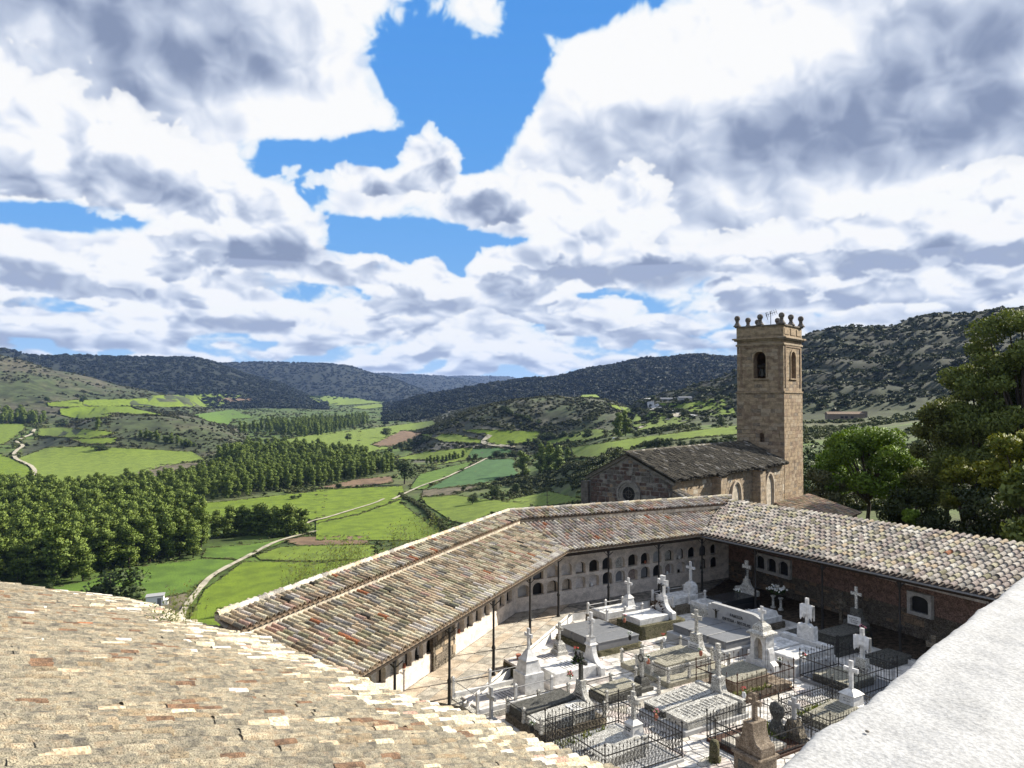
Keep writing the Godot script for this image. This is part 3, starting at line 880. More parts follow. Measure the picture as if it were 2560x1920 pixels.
func make_tracks() -> void:
	tag(struct("dirt_track", ribbon(read_off(FRAME_N, [1095, 1010, 1120, 950, 1180, 860, 1280, 740, 1370, 680, 1480, 622, 1560, 580, 1700, 510, 1850, 466, 1945, 444]), [1.5, 1.6], .25), M.track), "pale dirt track winding up from behind the front roof")
	tag(struct("dirt_track", ribbon(read_off(FRAME_N, [1850, 412, 1925, 380, 1990, 366, 2110, 330, 2300, 272, 2360, 245]), [1.3, 1.2], .25), M.track), "faint track crossing the large bright field")
	tag(struct("dirt_track", ribbon(read_off(FRAME_M, [380, 775, 500, 717, 600, 680, 700, 640, 790, 600, 872, 560]), [1.5, 1.8], .25), M.track), "straight pale track along the dark green field")
	tag(struct("dirt_track", ribbon(read_off(FRAME_M, [888, 438, 862, 460, 850, 474, 880, 486, 950, 495, 1015, 502]), [4.5, 3.5], .25), M.track), "short pale bend of track below the scrub hill")
	tag(struct("white_track", ribbon(read_off(FRAME_L, [212, 556, 196, 585, 150, 605, 104, 632, 140, 658, 106, 684, 88, 706, 98, 736, 150, 762, 192, 784, 214, 815, 195, 842, 160, 862]), [3.2, 2.4], .5), M.track), "white track winding down the left of the valley")
	tag(struct("road", ribbon(read_off(FRAME_M, [1690, 244, 1726, 268, 1748, 284, 1830, 312, 1885, 328, 1960, 338]), [9, 5], .3), M.road), "grey road coming over the saddle")
	tag(struct("road", ribbon(read_off(FRAME_M, [1852, 328, 1864, 342, 1838, 356, 1760, 378, 1652, 406]), [5, 5], .3), M.track), "pale side road below the grey road")

# ---------------------------------------------------------------- the cemetery's ground
func cells(outline: PackedVector2Array, size: float, gap: float) -> Array:      # irregular paving stones that fill an outline, with joints
	var lo := outline[0]; var hi := outline[0]
	for p in outline: lo = lo.min(p); hi = hi.max(p)
	var nx := int((hi.x - lo.x) / size) + 3; var ny := int((hi.y - lo.y) / size) + 3
	var pts := PackedVector2Array()
	for j in ny:
		for i in nx:
			pts.append(lo + Vector2(i - 1 + .5 * (j % 2) + rng.randf_range(-.36, .36), j - 1 + rng.randf_range(-.36, .36)) * size)
	var out := []
	for j in range(1, ny - 1):
		for i in range(1, nx - 1):
			var c := pts[j * nx + i]
			if not Geometry2D.is_point_in_polygon(c, outline): continue
			var poly := box_outline(c.x - size * 1.4, c.y - size * 1.4, c.x + size * 1.4, c.y + size * 1.4)
			for dj in [-1, 0, 1]:
				for di in [-1, 0, 1]:
					if di == 0 and dj == 0: continue
					var q := pts[(j + dj) * nx + i + di]
					var m := (c + q) / 2; var d := (q - c).normalized()
					var cutp := PackedVector2Array()
					for k in poly.size():
						var a := poly[k]; var b := poly[(k + 1) % poly.size()]
						var sa := (a - m).dot(d) + gap / 2; var sb := (b - m).dot(d) + gap / 2
						if sa <= 0: cutp.append(a)
						if (sa < 0 and sb > 0) or (sa > 0 and sb < 0): cutp.append(a.lerp(b, sa / (sa - sb)))
					poly = cutp
					if poly.size() < 3: break
				if poly.size() < 3: break
			if poly.size() >= 3: out.append(poly)
	return out

func lay_flags(parent: Node3D, polys: Array, y: float, mats: Array, called: String, most := 300) -> void:      # polys in plan: x, z
	var scored := []
	for p in polys:
		var c := Vector3(p[0].x, y, p[0].y)
		scored.append([c.distance_to(EYE) + (0.0 if in_frame(c, 5) else 500.0), p])
	scored.sort_custom(func(a, b): return a[0] < b[0])
	var by_mat := {}
	var to := parent.global_transform.affine_inverse()
	for i in scored.size():
		var name_ := pick(mats)
		var st: SurfaceTool
		if i < most: st = mb()
		else:
			if not by_mat.has(name_): by_mat[name_] = mb()
			st = by_mat[name_]
		var h := rng.randf_range(.008, .018)
		cut(st, scored[i][1], h + .02, to * Transform3D(Basis(Vector3.RIGHT, Vector3.BACK, Vector3.DOWN), Vector3(0, y + (h - .02) / 2, 0)))
		if i < most: obj(called, st, M[name_], parent)
	if by_mat.size():
		var mesh := ArrayMesh.new()
		for k in by_mat:
			by_mat[k].generate_normals(); by_mat[k].set_material(M[k]); by_mat[k].commit(mesh)
		place(called + "s", mesh, null, parent).set_meta("kind", "stuff")

func plan(p: Vector2) -> Vector2:
	return Vector2(p.x, -p.y)

func make_courtyard() -> void:
	var n1 := Vector2(-(C1 - E0).normalized().y, (C1 - E0).normalized().x)
	var u1 := (C1 - E0).normalized()
	var n3 := Vector2(-(E3 - C2).normalized().y, (E3 - C2).normalized().x)
	var yard := PackedVector2Array([plan(E0 - n1 * .2), plan(offset_corner(E0, C1, C2, -.2, -.2)), plan(offset_corner(C1, C2, E3, -.2, -.45)), plan(E3 - n3 * .45), Vector2(22, -12), Vector2(8, -7), Vector2(-2, -12)])
	var st := mb(); fill(st, yard, 0, Transform3D(Basis(Vector3.RIGHT, Vector3.BACK, Vector3.DOWN), Vector3.ZERO))
	var st2 := mb(); cut(st2, yard, .6, Transform3D(Basis(Vector3.RIGHT, Vector3.BACK, Vector3.DOWN), Vector3(0, -.3, 0)))
	var yard_o := Node3D.new(); yard_o.name = "courtyard"; add_child(yard_o); yard_o.set_meta("kind", "structure")
	obj("ground", st2, M.crazy_joint, yard_o)
	# a pale concrete sheet at the back, stones in front of it
	var back := PackedVector2Array([plan(offset_corner(E0, C1, C2, -.2, -.2)), plan(offset_corner(C1, C2, E3, -.2, -.45)), plan(E3 - n3 * .45), plan(E3 - n3 * 4.5), plan(Vector2(11.5, 33.2)), plan(Vector2(4.0, 34.5))])
	st = mb(); cut(st, back, .02, Transform3D(Basis(Vector3.RIGHT, Vector3.BACK, Vector3.DOWN), Vector3(0, .006, 0)))
	obj("concrete_sheet", st, M.crazy, yard_o)
	var front: Array = Geometry2D.clip_polygons(yard, back)
	var stones := []
	for f in front:
		if f.size() > 4: stones.append_array(cells(f, .56, .035))
	lay_flags(yard_o, stones, .0, [["crazy", 5], ["crazy_pink", 2], ["paving_grey", .8]], "paving_stone")
	# terrace in front of the left niches
	var s0 := 8.6
	var a := E0 + u1 * s0
	var wall_c := offset_corner(E0, C1, C2, 2.6, 1.85); var wall_f := back_corner()
	var t := PackedVector2Array([plan(a - n1 * .05), plan(offset_corner(E0, C1, C2, -.05, -.05)), plan(C2), plan(wall_f), plan(wall_c), plan(a + n1 * 2.6)])
	var terrace := Node3D.new(); terrace.name = "terrace"; add_child(terrace); terrace.set_meta("kind", "structure")
	st = mb(); cut(st, t, .8, Transform3D(Basis(Vector3.RIGHT, Vector3.BACK, Vector3.DOWN), Vector3(0, -.2, 0)))
	obj("terrace_floor", st, M.crazy_joint, terrace)
	var flags := []
	var len_ := a.distance_to(C1)
	var rows := [[-.02, .62], [.64, .74], [1.40, .52], [1.94, .62]]
	for r in rows:
		var x := 0.0
		while x < len_ + 1.2:
			var w := rng.randf_range(.7, 1.35)
			var q := PackedVector2Array()
			for c in [Vector2(x, r[0]), Vector2(x + w - .025, r[0]), Vector2(x + w - .025, r[0] + r[1] - .025), Vector2(x, r[0] + r[1] - .025)]:
				q.append(plan(a + u1 * c.x + n1 * c.y))
			for k in Geometry2D.intersect_polygons(q, t): flags.append(k)
			x += w
	lay_flags(terrace, flags, .2, [["paving", 3], ["paving_warm", 2], ["paving_grey", 2]], "flagstone")
	st = mb()
	var b := offset_corner(E0, C1, C2, -.12, -.12)
	rod(st, pl(a - n1 * .12, .16), pl(b, .16), .2, .34, .02)
	rod(st, pl(b, .14), pl(C1 + (C2 - C1) * .92 - Vector2(-.52, .855) * .12, .14), .2, .3, .02)
	struct("terrace_kerb", st, M.plaster_white)
	# floor below the right gallery, earth and old graves, and its white kerb
	var rt := PackedVector2Array([plan(C2 - n3 * .3), plan(E3 - n3 * .3), plan(E3 + n3 * 2.2), plan(wall_f)])
	st = mb(); cut(st, rt, .7, Transform3D(Basis(Vector3.RIGHT, Vector3.BACK, Vector3.DOWN), Vector3(0, -.25, 0)))
	struct("gallery_floor", st, M.soil)
	st = mb()
	for k in 24:
		var p0 := (C2 - n3 * .38).lerp(E3 - n3 * .38, k / 24.0); var p1 := (C2 - n3 * .38).lerp(E3 - n3 * .38, (k + .985) / 24.0)
		rod(st, pl(p0, .09), pl(p1, .09), .2, .2 + rng.randf_range(-.01, .01), .02)
	struct("gallery_kerb", st, M.plaster_white)

# ---------------------------------------------------------------- roof tiles and wall stones
var tile_shapes: Array[ArrayMesh] = []

func tile_shape(w0: float, w1: float, l: float, h: float, chip: float, raise: float) -> ArrayMesh:     # a half round clay tile, open below, its wide end downhill (+z)
	var st := mb()
	var n := 7
	var ring := []
	for e in 2:
		var z := -l / 2 if e == 0 else l / 2
		var w := w1 if e == 0 else w0
		var lift := 0.0 if e == 0 else raise
		for inner in 2:
			var pts := PackedVector3Array()
			var t := .014 * inner
			for i in n + 1:
				var a := PI * i / n
				var zz := z - (chip * absf(sin(a * 2.3 + chip * 90)) if e == 1 else 0.0)
				pts.append(Vector3(-cos(a) * (w / 2 - t), sin(a) * ((h if e == 1 else h * .84) - t) + lift, zz))
			ring.append(pts)
	st.set_smooth_group(1)
	for i in n:
		quad_facing(st, ring[0][i], ring[0][i + 1], ring[2][i + 1], ring[2][i], Vector3(-cos(PI * (i + .5) / n), sin(PI * (i + .5) / n), 0))
	st.set_smooth_group(-1)
	for i in n:
		quad_facing(st, ring[2][i], ring[2][i + 1], ring[3][i + 1], ring[3][i], Vector3.BACK)
	quad_facing(st, ring[0][0], ring[2][0], ring[3][0], ring[1][0], Vector3.DOWN)
	quad_facing(st, ring[0][n], ring[2][n], ring[3][n], ring[1][n], Vector3.DOWN)
	st.generate_normals()
	return st.commit()

func pick(palette: Array) -> String:
	var sum := 0.0
	for p in palette: sum += p[1]
	var r := rng.randf() * sum
	for p in palette:
		r -= p[1]
		if r <= 0: return p[0]
	return palette[0][0]

# Lays rows of tiles over an outline given in the roof's own plane (x along the eave, y up the slope).
# frame: x along the eave, y out of the roof, z down the slope, origin on the eave. Returns [transform, shape, material] for each tile.
func lay_tiles(frame: Transform3D, outline: PackedVector2Array, across: float, along: float, body: Array, rim: Array, rim_depth: float, loose: float, mess := 0.0, set_ := 0) -> Array:
	if tile_shapes.is_empty():
		for c in [0.0, .012, .02, .03]: tile_shapes.append(tile_shape(.185, .150, .46, .098, c, .018))
		for c in [0.0, .015, .03, .02]: tile_shapes.append(tile_shape(.208, .186, .48, .124, c, .016))
	var out := []
	var lo := outline[0]; var hi := outline[0]
	for p in outline: lo = lo.min(p); hi = hi.max(p)
	var i0 := ceili(lo.x / across); var i1 := floori(hi.x / across)
	for i in range(i0, i1 + 1):
		var s := i * across
		var from := rng.randf_range(-.5, .5) * loose
		var t0 := -1.0
		var j := -1
		while lo.y + (j + 1) * along < hi.y + along:
			j += 1
			var t := lo.y + (j + .5) * along + from
			if not Geometry2D.is_point_in_polygon(Vector2(s, t), outline): continue
			if t0 < 0: t0 = t
			var near_rim := (t - t0) < rim_depth * rng.randf_range(.3, 1.5)
			var name_ := pick(rim if near_rim and rim.size() else body)
			var k := across / .235
			var b := frame.basis * Basis.from_euler(Vector3(rng.randf_range(-.02, .02) * (1 + mess), rng.randf_range(-.03, .03) * (1 + mess * 2), rng.randf_range(-.05, .05) * (1 + mess)))
			b = b * Basis.from_scale(Vector3(k * rng.randf_range(.95, 1.06), k * rng.randf_range(.9, 1.12), along / .345))
			var p := frame * Vector3(s + rng.randf_range(-.008, .008) * (1 + mess), .035 + rng.randf_range(-.006, .006) * (1 + mess * 2), -t)
			out.append([Transform3D(b, p), set_ + rng.randi() % 4, name_])
	return out

# the 300 tiles that show largest become parts of their own; the others one part
func put_tiles(parent: Node3D, tiles: Array, called := "tile", most := 300) -> void:
	var scored := []
	for t in tiles:
		var p: Vector3 = t[0].origin
		var d := p.distance_to(EYE)
		scored.append([d + (0.0 if in_frame(p, 10) else 1000.0), t])
	scored.sort_custom(func(a, b): return a[0] < b[0])
	var by_mat := {}
	for i in scored.size():
		var t: Array = scored[i][1]
		if i < most:
			var o := place(called, tile_shapes[t[1]], M[t[2]], parent)
			o.transform = parent.global_transform.affine_inverse() * t[0]
		else:
			if not by_mat.has(t[2]):
				by_mat[t[2]] = SurfaceTool.new(); by_mat[t[2]].begin(Mesh.PRIMITIVE_TRIANGLES)
			by_mat[t[2]].append_from(tile_shapes[t[1]], 0, parent.global_transform.affine_inverse() * t[0])
	if by_mat.size():
		var m := ArrayMesh.new()
		for k in by_mat:
			by_mat[k].set_material(M[k])
			by_mat[k].commit(m)
		place(called + "s", m, null, parent).set_meta("kind", "stuff")

# the channels between the rows, and the boards below, as one sheet with gutters
func tile_bed(frame: Transform3D, outline: PackedVector2Array, across: float, along: float) -> SurfaceTool:
	var st := mb()
	var lo := outline[0]; var hi := outline[0]
	for p in outline: lo = lo.min(p); hi = hi.max(p)
	for i in range(ceili(lo.x / across), floori(hi.x / across) + 1):
		var s := (i + .5) * across
		var a := INF; var b := -INF
		var t := lo.y
		while t < hi.y:
			if Geometry2D.is_point_in_polygon(Vector2(s, t), outline):
				a = minf(a, t); b = maxf(b, t)
			t += .05
		if b <= a: continue
		a -= .05
		var rows := maxi(1, int((b - a) / along))
		for r in rows:
			var u0 := a + (b - a) * r / rows; var u1 := a + (b - a) * (r + 1) / rows
			for k in 4:
				var x0 := s + (k - 2) * .25 * across; var x1 := s + (k - 1) * .25 * across
				var y0 := -.06 + .06 * pow(absf(k - 2) / 2.0, 2); var y1 := -.06 + .06 * pow(absf(k - 1) / 2.0, 2)
				quad_facing(st, frame * Vector3(x0, y0 + .02, -u0), frame * Vector3(x0, y0, -u1), frame * Vector3(x1, y1, -u1), frame * Vector3(x1, y1 + .02, -u0), frame.basis.y)
				if r == 0:
					quad_facing(st, frame * Vector3(x0, y0 + .02, -u0), frame * Vector3(x1, y1 + .02, -u0), frame * Vector3(x1, y1 - .004, -u0), frame * Vector3(x0, y0 - .004, -u0), frame.basis.z)
	return st

func roof_frame(a: Vector3, b: Vector3, c: Vector3) -> Transform3D:     # eave from a to b, c a point up the slope
	var x := (b - a).normalized()
	var y := x.cross(c - a).normalized()
	if y.y < 0: y = -y
	var up := (c - a) - x * (c - a).dot(x)
	return Transform3D(Basis(x, y, -up.normalized()), a)

func in_plane(frame: Transform3D, p: Vector3) -> Vector2:
	var q := frame.affine_inverse() * p
	return Vector2(q.x, -q.z)

func under_roof(st: SurfaceTool, frame: Transform3D, outline: PackedVector2Array, deep := .09) -> void:       # boards: the roof's own body under the tiles
	cut(st, outline, .05, frame * Transform3D(Basis(Vector3.RIGHT, Vector3.FORWARD, Vector3.UP), Vector3(0, -deep, 0)))

# courses of stones set proud of a wall's face; xf: x along, y up, z out. Pieces are clipped to the outline and around the openings.
func lay_stones(parent: Node3D, xf: Transform3D, outline: PackedVector2Array, openings: Array, course: float, long: float, mats: Array, proud: float, uneven: float, joint: float, most := 300) -> void:
	var lo := outline[0]; var hi := outline[0]
	for p in outline: lo = lo.min(p); hi = hi.max(p)
	var made := []
	var y := lo.y
	while y < hi.y:
		var h := course * rng.randf_range(1 - uneven, 1 + uneven)
		var x := lo.x - rng.randf() * long
		while x < hi.x:
			var w := long * rng.randf_range(.55, 1.5)
			var g := joint / 2
			var j := uneven * course * .25
			var q := PackedVector2Array([Vector2(x + g, y + g), Vector2(x + w - g, y + g), Vector2(x + w - g, y + h - g), Vector2(x + g, y + h - g)])
			for k in 4: q[k] += Vector2(rng.randf_range(-j, j), rng.randf_range(-j, j) * .6)
			var kept: Array = Geometry2D.intersect_polygons(q, outline)
			for hole in openings:
				var nxt := []
				for piece_ in kept:
					for c in Geometry2D.clip_polygons(piece_, hole):
						if not Geometry2D.is_polygon_clockwise(c): nxt.append(c)
				kept = nxt
			for piece_ in kept:
				if piece_.size() >= 3:
					made.append([piece_, rng.randf_range(.4, 1.0) * proud, pick(mats)])
			x += w
		y += h
	var scored := []
	for m in made:
		var c: Vector2 = m[0][0]
		scored.append([xf.origin.distance_to(EYE) if false else (xf * v3(c)).distance_to(EYE) + (0.0 if in_frame(xf * v3(c)) else 500.0), m])
	scored.sort_custom(func(a, b): return a[0] < b[0])
	var by_mat := {}
	var to := parent.global_transform.affine_inverse() * xf
	for i in scored.size():
		var m: Array = scored[i][1]
		var st: SurfaceTool
		if i < most: st = mb()
		else:
			if not by_mat.has(m[2]): by_mat[m[2]] = mb()
			st = by_mat[m[2]]
		var t: float = m[1]
		cut(st, m[0], t + .03, to * Transform3D(Basis(), Vector3(0, 0, (t - .03) / 2)))
		if i < most: obj("stone", st, M[m[2]], parent)
	if by_mat.size():
		var mesh := ArrayMesh.new()
		for k in by_mat:
			by_mat[k].generate_normals(); by_mat[k].set_material(M[k]); by_mat[k].commit(mesh)
		place("stones", mesh, null, parent).set_meta("kind", "stuff")

func part(called: String, parent: Node3D) -> Node3D:
	var o := Node3D.new(); o.name = called; parent.add_child(o, true)
	return o

# ---------------------------------------------------------------- galleries
const EAVE := 3.35
var E0 := Vector2(-4.88, 18.48)      # the eaves in plan, x and distance
var C1 := Vector2(2.74, 37.5)
var C2 := Vector2(10.43, 42.16)
var E3 := Vector2(20.55, 24.35)

func offset_corner(a: Vector2, b: Vector2, c: Vector2, da: float, dc: float) -> Vector2:      # the corner b moved out by da from a-b and by dc from b-c
	var u := (b - a).normalized(); var v := (c - b).normalized()
	var n := Vector2(-u.y, u.x); var m := Vector2(-v.y, v.x)
	return Geometry2D.line_intersects_line(b + n * da, u, b + m * dc, v)

func pl(p: Vector2, y: float) -> Vector3:
	return Vector3(p.x, y, -p.y)

func column(parent: Node3D, at: Vector3, top: float) -> void:
	var c := part("column", parent); c.position = at
	var st := mb()
	var h := top - at.y
	lathe(st, [[.085, 0], [.085, .06], [.06, .10], [.055, h * .34], [.075, h * .35], [.075, h * .37], [.045, h * .40], [.04, h - .22], [.06, h - .20], [.045, h - .17], [.075, h - .04], [.075, h]], 10)
	obj("shaft", st, M.iron, c)
	st = mb()
	for d in [Vector3.RIGHT, Vector3.LEFT, Vector3.FORWARD, Vector3.BACK]:
		rod(st, Vector3(0, h - .26, 0), d * .24 + Vector3(0, h - .03, 0), .03)
	obj("bracket", st, M.iron, c)

func make_galleries() -> void:
	var body := [["tile_sand", 6.5], ["tile_grey", 2.0], ["tile_cream", 4.0], ["tile_stone", 1.2], ["tile_brown", 1.3], ["tile_orange", .4], ["tile_pink", 1.4], ["tile_olive", 2.0], ["tile_black", .3], ["tile_yellow", 1.5], ["tile_lichen_dark", 1.6], ["tile_lichen_pale", 1.8], ["tile_lichen_warm", 1.5]]
	var cool := [["tile_stone", 4], ["tile_mauve", 2], ["tile_grey", 1.4], ["tile_pink", 1.2], ["tile_sand", 1.2], ["tile_white", .8], ["tile_brown", .6], ["tile_orange", .12], ["tile_olive", .6], ["tile_lichen_dark", .4]]
	var rim := [["tile_stone", 2.0], ["tile_cream", 2.0], ["tile_white", 1.2], ["tile_sand", .8]]
	var n1 := Vector2(-(C1 - E0).normalized().y, (C1 - E0).normalized().x)
	var g := thing("cemetery_gallery", "long tiled cemetery gallery with white niche walls, bending round left of the graves", "building", pl(C1, 0))
	var inv := g.global_transform.affine_inverse()
	var roof := part("roof", g)
	var near_end := func(d: float) -> Vector2:      # where the front roof's eave cuts across this gallery
		var a := spot(1490, 1920, 4.4); var b := spot(500, 1570, 4.4)
		var p := Vector2(a.x, -a.z) + Vector2(.12, .15); var q := Vector2(b.x, -b.z) + Vector2(.12, .15)
		return Geometry2D.line_intersects_line(E0 + n1 * d, (C1 - E0).normalized(), p, q - p)
	E0 = near_end.call(0.0)
	var band_n: Vector2 = near_end.call(3.1); var band_c := offset_corner(E0, C1, C2, 3.1, 3.25); var band_f := Vector2(12.72, 46.3)
	var ridge_n: Vector2 = near_end.call(3.85); var ridge_c := offset_corner(E0, C1, C2, 3.95, 4.3); var ridge_f := Vector2(13.6, 47.9)
	var tiles := []
	var bed := mb(); var boards := mb()
	# main slopes, then the narrow upper strips
	for q in [[pl(E0, EAVE), pl(C1, EAVE), pl(band_c, 4.32), pl(band_n, 4.28)], [pl(C1, EAVE), pl(C2, EAVE), pl(band_f, 4.22), pl(band_c, 4.32)],
			[pl(band_n.lerp(E0, .03), 4.50), pl(band_c.lerp(C1, .03), 4.52), pl(ridge_c, 4.78), pl(ridge_n, 4.74)], [pl(band_c.lerp(C1, .03), 4.52), pl(band_f.lerp(C2, .03), 4.44), pl(ridge_f, 4.66), pl(ridge_c, 4.78)]]:
		var fr := roof_frame(q[0], q[1], q[3])
		var o := PackedVector2Array()
		for p in q: o.append(in_plane(fr, p))
		var upper: bool = q[0].y > 4
		tiles.append_array(lay_tiles(fr, o, .238, .345, body if q[1] == pl(C1, EAVE) or q[3] == pl(ridge_n, 4.74) else cool, rim if not upper else [], .3, .04))
		var b := tile_bed(fr, o, .238, .345)
		b.generate_normals()
		bed.append_from(b.commit(), 0, inv)
		under_roof(boards, inv * fr, o)
	put_tiles(roof, tiles)
	place("channel_tiles", bed.commit(), M.tile_brown, roof).set_meta("kind", "stuff")  # darker tile colour stands in for shade in the gutters
	obj("roof_boards", boards, M.mortar, roof)
	# the mortar step between the slopes, the ridge's bedding and its cap tiles
	var st := mb()
	for q in [[band_n, band_c, 4.24, 4.30], [band_c, band_f, 4.30, 4.24]]:
		var a: Vector2 = q[0]; var b: Vector2 = q[1]
		for k in 12:
			var p := inv * pl(a.lerp(b, k / 12.0), lerpf(q[2], q[3], k / 12.0)); var r := inv * pl(a.lerp(b, (k + 1) / 12.0), lerpf(q[2], q[3], (k + 1) / 12.0))
			rod(st, p + Vector3(0, .06, 0), r + Vector3(0, .06, 0), .26, .2, .03)
	obj("mortar_step", st, M.mortar, roof)
	st = mb()
	var caps := []
	for q in [[ridge_n, ridge_c, 4.74, 4.78], [ridge_c, ridge_f, 4.78, 4.68]]:
		var a := pl(q[0], q[2]); var b := pl(q[1], q[3])
		rod(st, inv * (a - Vector3(0, .02, 0)), inv * (b - Vector3(0, .02, 0)), .2, .16)
		var d := (b - a).normalized()
		var bs := Basis(d.cross(Vector3.UP).normalized(), Vector3.UP, d)
		bs = Basis(Vector3.UP.cross(d).normalized(), Vector3.UP, d)
		var n := int(a.distance_to(b) / .38)
		for i in n:
			caps.append([Transform3D(bs * Basis.from_euler(Vector3(.03, rng.randf_range(-.05, .05), rng.randf_range(-.08, .08))) * Basis.from_scale(Vector3(1.15, 1.2, 1.0)), a.lerp(b, (i + .5) / n) + Vector3(0, .07 + rng.randf_range(-.012, .012), 0)), rng.randi() % 4, pick([["tile_cream", 3], ["tile_white", 1.5], ["tile_stone", 2], ["tile_grey", 1], ["tile_sand", 1]])])
	obj("ridge_bedding", st, M.mortar, roof)
	put_tiles(roof, caps, "ridge_tile", 150)
	# the beam below the eaves and its columns
	st = mb()
	for q in [[E0, C1], [C1, C2]]:
		var nn: Vector2 = Vector2(-(q[1] - q[0]).normalized().y, (q[1] - q[0]).normalized().x) * .22
		rod(st, inv * pl(q[0] + nn, EAVE - .21), inv * pl(q[1] + nn, EAVE - .21), .12, .16)
	obj("beam", st, M.wood_dark, g)
	for q in [[E0, C1, [988.0, 1124.0, 1234.0, 1325.0]], [C1, C2, [1396.0, 1521.0, 1647.0, 1755.0]]]:
		var u: Vector2 = (q[1] - q[0]).normalized()
		var base: Vector2 = q[0] + Vector2(-u.y, u.x) * .2
		for px in q[2]:
			var s := sight(px, 1400)
			var ray := Vector2(s.x, -s.z)
			var hit: Vector2 = Geometry2D.line_intersects_line(base, u, Vector2.ZERO, ray)
			column(g, inv * pl(hit, .22), EAVE - .28)
	# rafters' ends
	# walls with two rows of niches
	var wall_n: Vector2 = near_end.call(2.6); var wall_c := offset_corner(E0, C1, C2, 2.6, 1.85); var wall_f := back_corner()
	niche_wall(g, inv, wall_n, wall_c, .9, true)
	niche_wall(g, inv, wall_c, wall_f, .88, false)
	st = mb()
	for q in [[wall_n, wall_c, ridge_n, ridge_c], [wall_c, wall_f, ridge_c, ridge_f]]:        # the masonry behind the niches
		var o := PackedVector2Array([q[0].lerp(q[2], .5), q[1].lerp(q[3], .5), q[3], q[2]])
		var o2 := PackedVector2Array()
		for p in o: o2.append(Vector2(p.x, -p.y))
		for yy in [[-8.0, 4.5]]:
			cut(st, o2, yy[1] - yy[0], inv * Transform3D(Basis(Vector3.RIGHT, Vector3.BACK, Vector3.DOWN), Vector3(0, (yy[0] + yy[1]) / 2, 0)))
	obj("outer_wall", st, M.rubble, g)
	right_gallery(body)

func back_corner() -> Vector2:      # where the niche wall meets the red wall
	var s := sight(1822, 1400)
	return Geometry2D.line_intersects_line(offset_corner(E0, C1, C2, 2.6, 1.85), C2 - C1, Vector2.ZERO, Vector2(s.x, -s.z))

